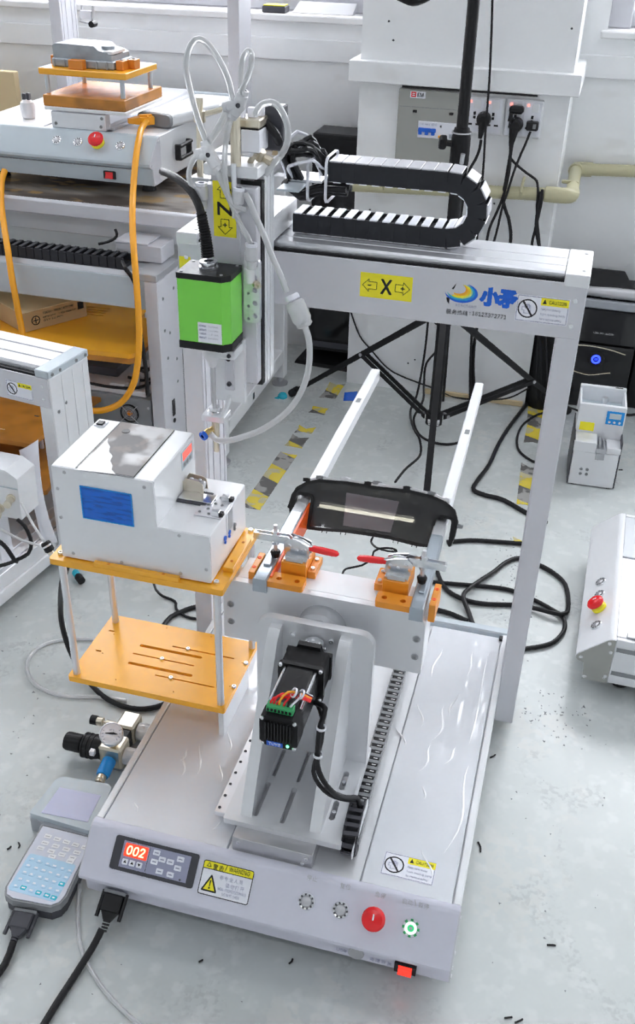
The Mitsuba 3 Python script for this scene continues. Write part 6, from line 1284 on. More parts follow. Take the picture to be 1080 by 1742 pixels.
network_plug('orange cable plug in the dark end of the silver case', (-0.545, 1.626, 0.905), (-0.80, -0.60, 0.0), 1.15)
one('orange_cable', tube([(-0.548, 1.59, 0.907), (-0.551, 1.56, 0.895), (-0.534, 1.5, 0.878), (-0.518, 1.44, 0.845), (-0.498, 1.37, 0.789), (-0.472, 1.3, 0.751), (-0.447, 1.24, 0.711), (-0.426, 1.195, 0.669), (-0.416, 1.175, 0.603), (-0.412, 1.165, 0.531), (-0.413, 1.16, 0.471), (-0.42, 1.155, 0.408), (-0.437, 1.155, 0.349), (-0.471, 1.155, 0.297), (-0.518, 1.15, 0.268), (-0.57, 1.15, 0.257), (-0.616, 1.14, 0.258)], 0.0082, 12), 'm_orange_wire', 'thick orange cable hanging down in front of the workbench from the silver case plug', 'cable')
network_plug('orange cable plug at the left edge, in the bench robot front', (-0.945, 1.462, 0.810), (-0.95, -0.30, -0.10), 1.3)
one('orange_cable', tube([(-0.889, 1.42, 0.788), (-0.884, 1.39, 0.765), (-0.856, 1.33, 0.729), (-0.813, 1.26, 0.683), (-0.774, 1.2, 0.644), (-0.761, 1.18, 0.591), (-0.751, 1.17, 0.518), (-0.741, 1.16, 0.46), (-0.733, 1.15, 0.416)], 0.0082, 12), 'm_orange_wire', 'thick orange cable hanging in front of the workbench at the left edge of the picture', 'cable')
one('beige_panel', bx(-1.62, -1.226, 2.09, 2.12, 0.7355, 0.918, 0.002), 'm_beige', 'beige board standing on the workbench against the window wall, at the left edge', 'board')
hg = thing('hose_hanger', 'white angled arm with a black knob on the bench robot post', 'hanger')
part(hg, 'arm', tube([(-0.943, 2.050, 1.125), (-0.943, 2.030, 1.085), (-0.905, 2.028, 1.080), (-0.895, 2.028, 1.130)], 0.004, 8, smooth=False), 'm_mill')
part(hg, 'pad', bx(-0.940, -0.902, 2.024, 2.034, 1.092, 1.116, 0.002), 'm_label_white')
part(hg, 'knob', cyl((-0.893, 2.026, 1.082), (-0.893, 2.000, 1.082), 0.009, 14), 'm_black')

# ---------------------------------------------------------------- under the bench: a third robot, plates, box
r3 = thing('gantry_robot', 'gantry robot standing low under the workbench, its beam carrying a dark cable chain', 'robot')
with frame((-0.916, 1.215, 0.0)):
    W3 = 0.50
    part(r3, 'beam', bx(-0.20, W3, 0.004, 0.118, 0.530, 0.612, 0.002), 'm_cool_grey', 'grey beam')
    part(r3, 'beam_cover', prism([(0.006, 0.6125), (0.020, 0.622), (0.045, 0.622), (0.047, 0.620), (0.050, 0.622), (0.112, 0.622), (0.116, 0.6125)], -0.20, W3, 'yz'), 'm_alu_dark')
    for x0 in (W3, -0.236):
        part(r3, 'post', bx(x0, x0 + 0.036, 0.0, 0.140, 0.0, 0.606, 0.002), 'm_post', 'grey lilac post')
        part(r3, 'end_cap', bx(x0 - 0.020, x0 + 0.037, -0.002, 0.142, 0.6065, 0.6250, 0.002), 'm_alu_dark')
    for y, z in ((0.030, 0.470), (0.062, 0.452), (0.098, 0.365), (0.040, 0.390), (0.096, 0.300), (0.030, 0.555), (0.100, 0.560)):
        part(r3, 'screw', screw((W3 + 0.036, y, z), (1, 0, 0), 0.0042, 0.002), 'm_mid_grey')
    k = part(r3, 'connector', bx(W3 + 0.036, W3 + 0.0385, 0.050, 0.066, 0.215, 0.262, 0.001), 'm_black', 'black socket')
    part(r3, 'socket', cyl((W3 + 0.036, 0.058, 0.200), (W3 + 0.039, 0.058, 0.200), 0.006, 14), 'm_black')
    part(r3, 'carriage', bx(0.390, 0.515, 0.085, 0.170, 0.6255, 0.668, 0.002), 'm_post', 'grey carriage box')
    part(r3, 'carriage_cover', bx(0.388, 0.480, 0.083, 0.172, 0.6685, 0.674, 0.002), 'm_post')
ch3 = thing('dark_cable_chain', 'long black cable chain lying on the beam of the robot under the workbench', 'cable chain')
for i in range(26):
    x = -1.06 + i * 0.0225
    k = part(ch3, 'link', [bx(x, x + 0.021, 1.236, 1.241, 0.6225, 0.650, 0.001), bx(x, x + 0.021, 1.281, 1.286, 0.6225, 0.650, 0.001), bx(x, x + 0.021, 1.241, 1.281, 0.6225, 0.632, 0)], 'm_chain', 'black link')
    part(k, 'cross_bar', bx(x + 0.002, x + 0.013, 1.2365, 1.2855, 0.648, 0.6525, 0.0006), 'm_chain')
one('bench_cable', tube([(-0.50, 1.27, 0.640), (-0.455, 1.20, 0.640), (-0.434, 1.206, 0.60), (-0.428, 1.196, 0.52), (-0.420, 1.190, 0.45), (-0.412, 1.185, 0.38), (-0.412, 1.185, 0.31)], 0.0055, 10), 'm_rubber', 'black cable hanging down the end of the low robot beam under the workbench', 'cable')
one('bench_cable', tube([(-0.572, 1.3, 0.659), (-0.544, 1.3, 0.668), (-0.525, 1.3, 0.679), (-0.519, 1.3, 0.69), (-0.523, 1.3, 0.702)], 0.0035, 8), 'm_rubber', 'thin black cable curling below the workbench apron', 'cable')
ot = thing('orange_tray', 'large orange plate lying under the workbench, with the cardboard box on it', 'tray')
with frame(m=axes((-0.445, 1.195, 0.418), (1, 0.06, 0), (-0.22, 1, 0))):
    plate = Polygon([(-0.62, -0.02), (-0.155, -0.02), (-0.155, -0.035), (0.0, -0.035), (0.015, -0.015), (0.015, 0.215), (-0.075, 0.215), (-0.075, 0.300), (-0.62, 0.300)])
    for i in range(4):
        plate = plate.difference(sbox(-0.235, 0.195 + i * 0.018, -0.165, 0.200 + i * 0.018))
    part(ot, 'plate', prism(plate, 0.0, 0.012, 'xy'), 'm_orange', 'orange plate with short slots', smooth=False)
    part(ot, 'skirt', prism(plate.buffer(-0.006), -0.0180, -0.0002, 'xy'), 'm_orange_worn', 'dark orange lower layer', smooth=False)
    for x, y in ((-0.025, 0.068), (-0.025, 0.215), (-0.396, 0.085), (-0.396, 0.200)):
        part(ot, 'leg', cyl((x, y, -0.1275), (x, y, -0.0182), 0.006, 14), 'm_alu')
cb = thing('cardboard_box', 'flat brown cardboard box with printed marks, lying on the orange tray under the bench', 'box')
with frame(m=axes((-0.7620, 1.199, 0.4305), (0.52, 0.854, 0), (-0.854, 0.52, 0))):
    part(cb, 'body', bx(0, 0.195, 0, 0.30, 0, 0.052, 0.001), 'm_cardboard', 'brown box')
    part(cb, 'lid', bx(0.0004, 0.1946, 0.0004, 0.2996, 0.052, 0.0535, 0.0004), 'm_cardboard_light', 'paler lid')
    with frame(m=axes((0, -0.0004, 0), (1, 0, 0), (0, 0, 1))):
        ink = 'm_ink'
        part(cb, 'round_mark', [flat(outline(Point(0.040, 0.026).buffer(0.0115), 0.0024), 0, 0.0003), flat(sbox(0.0388, 0.018, 0.0412, 0.034).union(sbox(0.0320, 0.0248, 0.048, 0.0272)), 0, 0.0003)], ink, 'round printed mark', smooth=False)
        part(cb, 'lettering', text_w('FRAGILE - HANDLE WITH CARE', 0.092, 0.0058, 0.064, 0.038), ink, 'row of print', smooth=False)
        part(cb, 'lettering', text_w('KEEP DRY   THIS SIDE UP', 0.100, 0.0045, 0.062, 0.027), ink, 'row of print', smooth=False)
        part(cb, 'lettering', text_w('QTY 12 PCS', 0.060, 0.0045, 0.062, 0.018), ink, 'row of print', smooth=False)
        part(cb, 'dark_patch', flat(sbox(0.168, 0.026, 0.186, 0.046), 0, 0.0003), ink, 'square dark print', smooth=False)
gb = thing('control_box', 'dark grey steel control box with a round fan, under the orange tray', 'control box')
part(gb, 'body', bx(-0.90, -0.424, 1.225, 1.55, 0.0, 0.274, 0.002), 'm_mid_grey', 'dark grey steel body')
fc = (-0.487, 1.225, 0.228)
k = part(gb, 'fan', lathe([(0.024, 0), (0.026, 0), (0.026, 0.005), (0.024, 0.005)], fc, (0, -1, 0), 28), 'm_black', 'black round fan')
for r in (0.006, 0.012, 0.018):
    part(k, 'guard_ring', lathe([(r - 0.0008, 0.005), (r + 0.0008, 0.005), (r + 0.0008, 0.0064), (r - 0.0008, 0.0064)], fc, (0, -1, 0), 24), 'm_mill')
part(k, 'hub', cyl((fc[0], 1.225, fc[2]), (fc[0], 1.2195, fc[2]), 0.0075, 16), 'm_red' if False else 'm_orange_dark', 'reddish hub')
for a in range(4):
    an = math.pi / 4 + a * math.pi / 2
    part(k, 'guard_arm', tube([(fc[0] + 0.008 * math.cos(an), 1.2185, fc[2] + 0.008 * math.sin(an)), (fc[0] + 0.036 * math.cos(an), 1.2200, fc[2] + 0.036 * math.sin(an))], 0.0013, 6, smooth=False), 'm_mill')
for z in (0.05, 0.25):
    part(gb, 'screw', screw((-0.432, 1.225, z), (0, -1, 0), 0.004, 0.002), 'm_mill')
one('white_board', bx(-0.86, -0.440, 1.235, 1.44, 0.2742, 0.290, 0.002), 'm_cloudy', 'white sheet lying on top of the grey control box', 'sheet')
one('keyboard_tray', bx(-0.84, -0.55, 1.30, 1.52, 0.2905, 0.318, 0.003), 'm_dark_grey', 'dark grey flat case lying on the white sheet above the control box', 'case')
for lab, pts in (('thin black cable lying across the white sheet on the control box', [(-0.62, 1.240, 0.293), (-0.54, 1.232, 0.294), (-0.47, 1.245, 0.296), (-0.44, 1.30, 0.300), (-0.432, 1.34, 0.31)]),
                 ('black cable coiled at the right end of the white sheet under the orange tray', [(-0.52, 1.30, 0.296), (-0.47, 1.285, 0.300), (-0.447, 1.31, 0.305), (-0.47, 1.34, 0.310), (-0.50, 1.325, 0.315), (-0.46, 1.29, 0.325), (-0.436, 1.30, 0.36)])):
    one('bench_cable', tube(pts, 0.004, 8), 'm_rubber', lab, 'cable')
one('white_adapter', bx(-0.548, -0.500, 1.238, 1.262, 0.2905, 0.302, 0.003), 'm_cloudy', 'small white adapter on the white sheet beside the cables', 'adapter')

# ---------------------------------------------------------------- the robot at the left edge, with its orange trays
r4 = thing('gantry_robot', 'low gantry robot cut by the left edge, its beam with a caution sticker', 'robot')
with frame((-1.157, 0.507, 0.0), -9.0):
    part(r4, 'body', bx(0.003, 0.597, 0.0, 0.70, 0.032, 0.100, 0.002), 'm_white', 'white base')
    part(r4, 'foot', cyl((0.56, 0.05, 0), (0.56, 0.05, 0.032), 0.018, 18), 'm_rubber')
    part(r4, 'foot', cyl((0.56, 0.64, 0), (0.56, 0.64, 0.032), 0.018, 18), 'm_rubber')
    part(r4, 'foot', cyl((0.05, 0.05, 0), (0.05, 0.05, 0.032), 0.018, 18), 'm_rubber')
    part(r4, 'foot', cyl((0.05, 0.64, 0), (0.05, 0.64, 0.032), 0.018, 18), 'm_rubber')
    part(r4, 'side_rail', bx(0.578, 0.602, -0.02, 0.70, 0.028, 0.062, 0.002), 'm_white', 'white side rail')
    for x0, x1, z1, m in ((0.588, 0.600, 0.104, 'm_alu'), (0.562, 0.584, 0.104, 'm_alu'), (0.528, 0.556, 0.104, 'm_alu'), (0.34, 0.520, 0.1005, 'm_grey_paint'), (0.0, 0.30, 0.1005, 'm_white')):
        part(r4, 'deck_strip', bx(x0, x1, 0.0, 0.70, 0.1002, z1, 0.001), m)
    part(r4, 'deck_slot', bx(0.5848, 0.5876, 0.3, 0.70, 0.0990, 0.1010, 0), 'm_black', smooth=False)
    for x0 in (0.600, -0.036):
        part(r4, 'post', bx(x0, x0 + 0.036, 0.400, 0.545, 0.0305, 0.512, 0.002), 'm_white', 'pale post')
        k = part(r4, 'end_cap', bx(x0 - 0.001, x0 + 0.037, 0.398, 0.547, 0.5122, 0.530, 0.002), 'm_cool_grey', 'grey end cap')
        for y in (0.412, 0.440, 0.500, 0.535):
            part(k, 'screw', screw((x0 + 0.037, y, 0.520), (1, 0, 0), 0.0042, 0.002), 'm_mid_grey')
        for y, z in ((0.420, 0.425), (0.448, 0.436)):
            part(r4, 'screw', screw((x0 + 0.036, y, z), (1, 0, 0), 0.0042, 0.002), 'm_mid_grey')
        for y in (0.442, 0.482, 0.520):
            part(r4, 'rib', bx(x0 + 0.036, x0 + 0.0372, y, y + 0.006, 0.035, 0.505, 0.0005), 'm_white')
    part(r4, 'beam', bx(0.0, 0.600, 0.403, 0.540, 0.440, 0.508, 0.002), 'm_alu')
    part(r4, 'beam_front', bx(-0.034, 0.632, 0.3975, 0.4025, 0.440, 0.512, 0.001), 'm_post', 'grey beam front plate')
    part(r4, 'beam_slot', bx(0.0, 0.600, 0.404, 0.416, 0.5085, 0.516, 0), 'm_black', smooth=False)
    part(r4, 'beam_cover', prism([(0.416, 0.5085), (0.416, 0.524), (0.422, 0.529), (0.455, 0.529), (0.457, 0.526), (0.461, 0.526), (0.463, 0.529), (0.500, 0.529), (0.502, 0.526), (0.506, 0.526), (0.508, 0.529), (0.545, 0.529), (0.545, 0.5085)], 0.0, 0.599, 'yz'), 'm_alu', 'grooved beam cover')
    with frame(m=axes((0.516, 0.3970, 0.450), (1, 0, 0), (0, 0, 1))):
        caution_label(r4, 0.072, 0.040, fine=False)
    for z in (0.462, 0.492):
        part(r4, 'screw', screw((0.617, 0.3975, z), (0, -1, 0), 0.0042, 0.002), 'm_chrome')
    with frame(m=axes((0.430, 0.3970, 0.450), (1, 0, 0), (0, 0, 1))):
        part(r4, 'maker_lettering', han('小矛', 0.027, 0.013, 0.012, 0, 1.02), 'm_blue', 'blue Chinese lettering', smooth=False)
        part(r4, 'hotline_lettering', text_w('18123872771', 0.050, 0.006, 0.012, 0.002), 'm_ink', smooth=False)
for i, (pts, z0, z1, lab) in enumerate((([(-0.98, 0.93), (-0.62, 0.93), (-0.56, 1.28), (-0.98, 1.28)], 0.250, 0.262, 'orange board under the beam of the robot at the left edge, the upper one'),
                                        ([(-1.02, 0.79), (-0.595, 0.79), (-0.545, 0.86), (-0.585, 1.10), (-1.02, 1.10)], 0.170, 0.182, 'orange board under the beam of the robot at the left edge, the lower one'))):
    t = thing('orange_board', lab, 'board')
    part(t, 'plate', prism(pts, z0, z1, 'xy'), 'm_orange_worn', 'worn orange plate', smooth=False)
    for x, y in ((-0.93, 0.97), (-0.63, 0.97), (-0.66, 1.05), (-0.93, 1.05)):
        part(t, 'leg', cyl((x - 0.02 * i, y - 0.01 * i, 0.1012 if i else 0.1825), (x - 0.02 * i, y - 0.01 * i, z0 - 0.0002), 0.006, 12), 'm_alu')
    ro = np.random.default_rng(5 + i)
    for q in range(7):
        x, y = ro.uniform(-0.92, -0.64), ro.uniform(pts[0][1] + 0.03, pts[-1][1] - 0.04)
        part(t, 'fixing_hole', bx(x, x + ro.uniform(0.006, 0.022), y, y + 0.004, z1, z1 + 0.0004, 0), 'm_dark_grey' if q % 2 else 'm_cardboard_light', smooth=False)
m = []
for i in range(9):
    f = i / 8
    a = np.array((-0.548, 0.772, 0.338)) * (1 - f) + np.array((-0.497, 0.775, 0.372)) * f
    b = np.array((-0.510, 0.750, 0.115)) * (1 - f) + np.array((-0.470, 0.756, 0.112)) * f
    for g in np.linspace(0, 1, 8):
        m.append(a * (1 - g) + b * g + np.array([0.018 * math.sin(g * 3.1) * (1 - f), -0.022 * math.sin(g * 3.1) - 0.012 * f * (1 - f) * 4, 0]))
m = np.array(m)
fs = []
for i in range(8):
    for j in range(7):
        a = i * 8 + j
        fs += [(a, a + 8, a + 9), (a, a + 9, a + 1)]
sh = trimesh.Trimesh(np.vstack([m, m + [0.0004, 0.0012, 0.0]]), np.vstack([np.array(fs), np.array(fs)[:, ::-1] + len(m)]), process=False)
one('white_sheet', sh, 'm_label_white', 'curled white plastic sheet leaning against the post of the robot at the left edge', 'sheet')
cx = thing('connector_box', 'pale blue white metal box with two round connectors at the left edge of the picture', 'connector box')
with frame(m=axes((-0.482, 0.642, 0.240), (1, -0.05, 0), (0.05, 1, 0))):
    part(cx, 'body', prism(Polygon([(-0.16, 0.0), (0.0, 0.0), (0.004, 0.105), (-0.024, 0.122), (-0.16, 0.122)]), 0.0, 0.070), 'm_white', smooth=False)
    part(cx, 'cover_edge', bx(-0.16, 0.002, -0.0016, -0.0002, 0.078, 0.081, 0.0003), 'm_cool_grey')
    for x, z, r, d in ((-0.052, 0.022, 0.011, (0.42, -1, 0.0)), (-0.018, 0.054, 0.010, (0.35, -1, 0.1))):
        k = part(cx, 'round_connector', lathe([(0, 0), (r, 0), (r, 0.006), (r * 0.72, 0.007), (r * 0.72, 0.026), (r * 0.85, 0.027), (r * 0.85, 0.036), (0, 0.036)], (x, 0, z), d, 20), 'm_zinc', 'round metal connector')
    part(cx, 'support', bx(-0.15, -0.08, 0.010, 0.060, -0.138, -0.0005, 0.002), 'm_alu')
one('connector_lead', tube([(-0.467, 0.605, 0.267), (-0.449, 0.6, 0.257), (-0.441, 0.6, 0.235), (-0.436, 0.595, 0.216), (-0.444, 0.59, 0.192), (-0.47, 0.585, 0.174), (-0.501, 0.585, 0.155), (-0.541, 0.585, 0.137)], 0.0042, 10), 'm_rubber', 'black lead curving from the round connector at the left edge', 'cable')
one('connector_lead', tube([(-0.538, 0.6, 0.208), (-0.503, 0.58, 0.217), (-0.488, 0.58, 0.202), (-0.475, 0.58, 0.176), (-0.467, 0.58, 0.173)], 0.0048, 10), 'm_rubber', 'short black lead beside the curving one at the left edge', 'cable')
for i, (a, b) in enumerate((((-0.449, 0.6, 0.317), (-0.368, 0.545, 0.262)), ((-0.522, 0.6, 0.241), (-0.375, 0.545, 0.253)))):
    one('thin_tube', tube([a, tuple((np.array(a) + np.array(b)) / 2 + [0, 0, -0.006]), b], 0.0030, 10), 'm_tube', ('steep', 'flatter')[i] + ' thin clear tube from the connector box to the black hose coupling', 'tube')
k = thing('hose_coupling', 'black and chrome hose coupling hanging beside the lower left corner of the feeder plate', 'coupling')
a, b = np.array((-0.37, 0.545, 0.266)), np.array((-0.352, 0.54, 0.24))
part(k, 'sleeve', lathe([(0, 0), (0.0085, 0), (0.0105, 0.003), (0.0105, 0.020), (0.008, 0.023), (0, 0.023)], a, b - a, 20), 'm_black')
part(k, 'band', lathe([(0.0104, 0.007), (0.0112, 0.007), (0.0112, 0.011), (0.0104, 0.011)], a, b - a, 20), 'm_chrome')
part(k, 'thread', lathe([(0, 0.0232), (0.007, 0.0232), (0.007, 0.034), (0, 0.034)], a, b - a, 16), 'm_zinc')

# ---------------------------------------------------------------- the robot base at the right edge
r5 = thing('gantry_robot', 'white robot base cut by the right edge, its emergency stop on a yellow collar', 'robot')
with frame((0.830, 1.238, 0.0), -91.5):
    robot_base(r5, 0.515, 0.50, panel='m_white', film='m_film')
    part(r5, 'side_panel', prism([(y * 0.99, z - 0.0004) for y, z in CAP], 0.5172, 0.5186, 'yz'), 'm_switch_plate', 'end panel with its shade painted olive grey', smooth=False)  # same paint as the posts, shade put in as a darker olive
    for y, z in ((-0.012, 0.138), (-0.062, 0.090), (-0.048, 0.040), (-0.006, 0.116), (-0.006, 0.052)):
        part(r5, 'screw', screw((0.5186, y, z), (1, 0, 0), 0.0038, 0.0025), 'm_chrome')
    part(r5, 'side_groove', bx(0.5152, 0.5162, 0.004, 0.49, 0.118, 0.128, 0), 'm_mid_grey', smooth=False)
    part(r5, 'side_groove', bx(0.5152, 0.5162, 0.004, 0.49, 0.056, 0.066, 0), 'm_mid_grey', smooth=False)
    for x in (0.280, 0.330, 0.445):
        steel_button(r5, x, 0.038)
    emergency_stop(r5, 0.385, 0.034, 'm_yellow', 1.05)
    part(r5, 'slide_block', bx(0.17, 0.33, 0.045, 0.30, 0.1475, 0.185, 0.002), 'm_alu_plate')
    part(r5, 'edge_strip', bx(0.49, 0.505, 0.02, 0.48, 0.1485, 0.1530, 0.001), 'm_alu_dark')

# ---------------------------------------------------------------- light stand (tripod) behind the robot
ls = thing('light_stand', 'tall black tripod light stand in front of the white pillar', 'light stand')
C_ = np.array((0.2746, 1.700))
part(ls, 'lower_tube', cyl((C_[0], C_[1], 0.095), (C_[0], C_[1], 0.900), 0.0175, 24), 'm_black', 'black lower tube')
part(ls, 'upper_tube', cyl((C_[0], C_[1], 0.900), (C_[0] - 0.004, C_[1], 1.60), 0.0150, 24), 'm_black', 'black upper tube')
part(ls, 'locking_collar', lathe([(0.0, 0), (0.022, 0), (0.025, 0.006), (0.025, 0.070), (0.022, 0.082), (0.019, 0.095), (0, 0.095)], (C_[0], C_[1], 0.838), (0, 0, 1), 24), 'm_black_matt', 'black locking collar')
part(ls, 'chrome_band', lathe([(0.0248, 0), (0.0262, 0), (0.0262, 0.004), (0.0248, 0.004)], (C_[0], C_[1], 0.920), (0, 0, 1), 24), 'm_mill')
part(ls, 'knob_stem', cyl((C_[0] - 0.02, C_[1] - 0.006, 0.893), (C_[0] - 0.042, C_[1] - 0.012, 0.896), 0.008, 14), 'm_black')
part(ls, 'knob', [lathe([(0, 0), (0.016, 0), (0.018, 0.004), (0.018, 0.014), (0.015, 0.018), (0, 0.018)], (C_[0] - 0.036, C_[1] - 0.012, 0.896), (-1, -0.25, 0.08), 6)], 'm_black_matt', 'black clamping knob')
part(ls, 'lever', cyl((C_[0] + 0.010, C_[1] - 0.025, 0.850), (C_[0] + 0.012, C_[1] - 0.028, 0.875), 0.006, 10), 'm_mill')
part(ls, 'leg_collar', lathe([(0, 0), (0.026, 0), (0.026, 0.045), (0.021, 0.05), (0, 0.05)], (C_[0], C_[1], 0.405), (0, 0, 1), 20), 'm_black_matt')
part(ls, 'hub', lathe([(0, 0), (0.025, 0), (0.025, 0.035), (0, 0.035)], (C_[0], C_[1], 0.088), (0, 0, 1), 20), 'm_black_matt')
for F_, tj in (((-0.234, 1.923), 0.47), ((0.660, 2.080), 0.66), ((0.335, 1.215), 0.50)):
    F_ = np.array(F_)
    u = (F_ - C_) / np.linalg.norm(F_ - C_)
    s = np.array([-u[1], u[0], 0])
    p = np.array([*(C_ + u * 0.024), 0.430])
    q = np.array([*F_, 0.012])
    d = (q - p) / np.linalg.norm(q - p)
    n = np.cross(s, d)
    w1, w2 = 0.010, 0.007
    j = p + (q - p) * tj
    k = part(ls, 'leg', hull([x + a * s * 0.009 + b * n * w for x, w in ((p, w1), (q, w2)) for a in (-1, 1) for b in (-1, 1)]), 'm_black', 'black tripod leg')
    part(k, 'foot', tube([q - d * 0.03, q - d * 0.01, q + d * 0.006], 0.013, 12, smooth=False), 'm_rubber')
    h = np.array([*(C_ + u * 0.028), 0.106])
    for e in (-0.011, 0.011):
        part(k, 'strut', hull([x + s * (e + a * 0.0022) + np.array([0, 0, b]) for x in (h, j) for a in (-1, 1) for b in (-0.007, 0.007)]), 'm_black', 'flat strut')
    part(k, 'rivet', cyl(j - s * 0.016, j + s * 0.016, 0.0055, 12), 'm_mill')
    part(k, 'rivet', cyl(h + np.array([*u, 0]) * 0.014 - s * 0.016, h + np.array([*u, 0]) * 0.014 + s * 0.016, 0.0055, 12), 'm_mill')
one('camera_arm', [tube([(0.03, 1.80, 1.245), (0.09, 1.78, 1.222), (0.14, 1.76, 1.228), (0.272, 1.700, 1.30)], [0.016, 0.022, 0.016, 0.008], 12)], 'm_black', 'black arm at the top edge of the picture, in front of the pillar', 'arm')

# ---------------------------------------------------------------- the pillar's power box, sockets, pipe
db = thing('distribution_box', 'olive grey electrical distribution panel on the white pillar, left of the light stand', 'distribution box')
part(db, 'cover', bx(0.034, 0.226, 2.074, 2.0895, 0.690, 0.9560, 0.002), 'm_switch_plate', 'olive grey cover')
part(db, 'upper_seam', bx(0.036, 0.224, 2.0730, 2.0742, 0.9080, 0.9090, 0), 'm_mid_grey', smooth=False)
for x, z in ((0.085, 0.897), (0.192, 0.897)):
    part(db, 'latch', bx(x - 0.006, x + 0.006, 2.071, 2.0742, z - 0.0035, z + 0.0035, 0.0006), 'm_black', 'black latch')
k = part(db, 'breaker_strip', bx(0.098, 0.216, 2.069, 2.0742, 0.826, 0.8720, 0.0008), 'm_label_white', 'white breaker strip')
part(k, 'breaker_handle', bx(0.100, 0.152, 2.062, 2.0690, 0.843, 0.8540, 0.001), 'm_blue', 'blue breaker handle')
for i in range(3):
    part(k, 'handle_leg', bx(0.101 + i * 0.019, 0.111 + i * 0.019, 2.063, 2.0690, 0.835, 0.8430, 0.0006), 'm_blue')
part(k, 'orange_button', bx(0.160, 0.170, 2.066, 2.0690, 0.829, 0.8360, 0.0006), 'm_orange')
part(k, 'dark_button', bx(0.163, 0.168, 2.0675, 2.0690, 0.858, 0.8640, 0.0003), 'm_dark_grey')
part(k, 'grey_button', bx(0.192, 0.204, 2.066, 2.0690, 0.830, 0.8420, 0.0006), 'm_tpe_grey')
with frame(m=axes((0.100, 2.0688, 0.861), (1, 0, 0), (0, 0, 1))):
    part(k, 'lettering', text_w('C63  400V  DZ47', 0.052, 0.0055, 0.002, 0.001), 'm_ink_grey', smooth=False)
with frame(m=axes((0.068, 2.0738, 0.933), (1, 0, 0), (0, 0, 1))):
    q = part(db, 'maker_label', flat(sbox(0, 0, 0.045, 0.018), 0, 0.0004), 'm_label_white', 'white maker label with a red square mark', smooth=False)
    part(q, 'red_mark', [flat(outline(sbox(0.004, 0.004, 0.016, 0.015), 0.003), 0.0004, 0.0003), flat(sbox(0.004, 0.0085, 0.016, 0.0105), 0.0004, 0.0003)], 'm_red', smooth=False)
    part(q, 'lettering', text_w('EM', 0.018, 0.0105, 0.021, 0.004, 0.0004, True), 'm_ink', smooth=False)
one('panel_gap', bx(0.040, 0.43, 2.0860, 2.0898, 0.9575, 0.9625, 0), 'm_black', 'dark gap above the distribution panel and sockets', 'gap', smooth=False)
for i, (x0, x1) in enumerate(((0.228, 0.344), (0.347, 0.452))):
    t = thing('wall_socket', f'white wall socket plate with switches, {("next to the light stand", "the one farther right with three black plugs")[i]}', 'socket')
    part(t, 'plate', bx(x0, x1, 2.077, 2.0895, 0.846, 0.9500, 0.003), 'm_white')
    for q in range(2):
        xc = x0 + (x1 - x0) * (0.27 + 0.46 * q)
        k = part(t, 'module', bx(xc - 0.024, xc + 0.024, 2.0755, 2.0770, 0.852, 0.944, 0.001), 'm_label_white')
        part(k, 'switch', bx(xc - 0.004, xc + 0.016, 2.0735, 2.0755, 0.918, 0.940, 0.001), 'm_white')
        part(k, 'pilot_lamp', bx(xc - 0.018, xc - 0.010, 2.0740, 2.0755, 0.932, 0.939, 0.0005), 'm_red', 'lit red pilot lamp', **glow((1.6, 0.35, 0.30)))
        for dx, dz, wx, wz in ((0, 0.904, 0.0035, 0.009), (0, 0.893, 0.0035, 0.007), (-0.011, 0.874, 0.0060, 0.005), (0.011, 0.874, 0.0060, 0.005)):
            part(k, 'slot', bx(xc + dx - wx, xc + dx + wx, 2.0746, 2.0756, dz - wz / 2, dz + wz / 2, 0), 'm_black', smooth=False)
for lab, (x, z), kind in (('black wall plug next to the light stand', (0.288, 0.892), 0), ('black wall plug in the right socket plate, upper left of three', (0.378, 0.924), 1), ('black wall plug in the right socket plate, lower left of three', (0.381, 0.884), 0), ('small black wall plug in the right socket plate, rightmost of three', (0.428, 0.884), 2)):
    t = thing('wall_plug', lab, 'plug')
    if kind == 0:
        part(t, 'body', lathe([(0, 0), (0.020, 0), (0.021, 0.006), (0.019, 0.024), (0.012, 0.032), (0, 0.032)], (x, 2.0735, z), (0, -1, -0.05), 22), 'm_black')
        part(t, 'sleeve', tube([(x, 2.052, z - 0.008), (x - 0.001, 2.046, z - 0.028), (x - 0.003, 2.046, z - 0.050)], [0.012, 0.009, 0.0055], 12), 'm_black')
    elif kind == 1:
        part(t, 'body', bx(x - 0.020, x + 0.021, 2.045, 2.0735, z - 0.010, z + 0.011, 0.006), 'm_black')
        part(t, 'sleeve', tube([(x - 0.012, 2.048, z - 0.006), (x - 0.014, 2.046, z - 0.030)], 0.006, 10, smooth=False), 'm_black')
    else:
        part(t, 'body', bx(x - 0.017, x + 0.017, 2.050, 2.0735, z - 0.012, z + 0.012, 0.003), 'm_black')
        part(t, 'socket_face', bx(x + 0.002, x + 0.011, 2.0492, 2.0500, z - 0.006, z + 0.007, 0), 'm_mid_grey', smooth=False)
pp = thing('conduit_pipe', 'yellowish grey conduit pipe round the pillar and along the wall', 'pipe')
part(pp, 'front_run', cyl((-0.091, 2.052, 0.674), (0.54, 2.052, 0.702), 0.0185, 20), 'm_pipe')
part(pp, 'coupling', cyl((0.489, 2.052, 0.701), (0.53, 2.052, 0.701), 0.0225, 20, b=0.002), 'm_pipe')
e1 = np.array((0.552, 2.052, 0.702))
part(pp, 'elbow', tube([e1 - [0.03, 0, 0.001], e1, e1 + [0.012, 0.012, 0], e1 + [0.014, 0.040, 0]], 0.0225, 16), 'm_pipe')
part(pp, 'side_run', cyl(e1 + [0.014, 0.036, 0], e1 + [0.010, 0.320, 0.006], 0.0185, 20), 'm_pipe')
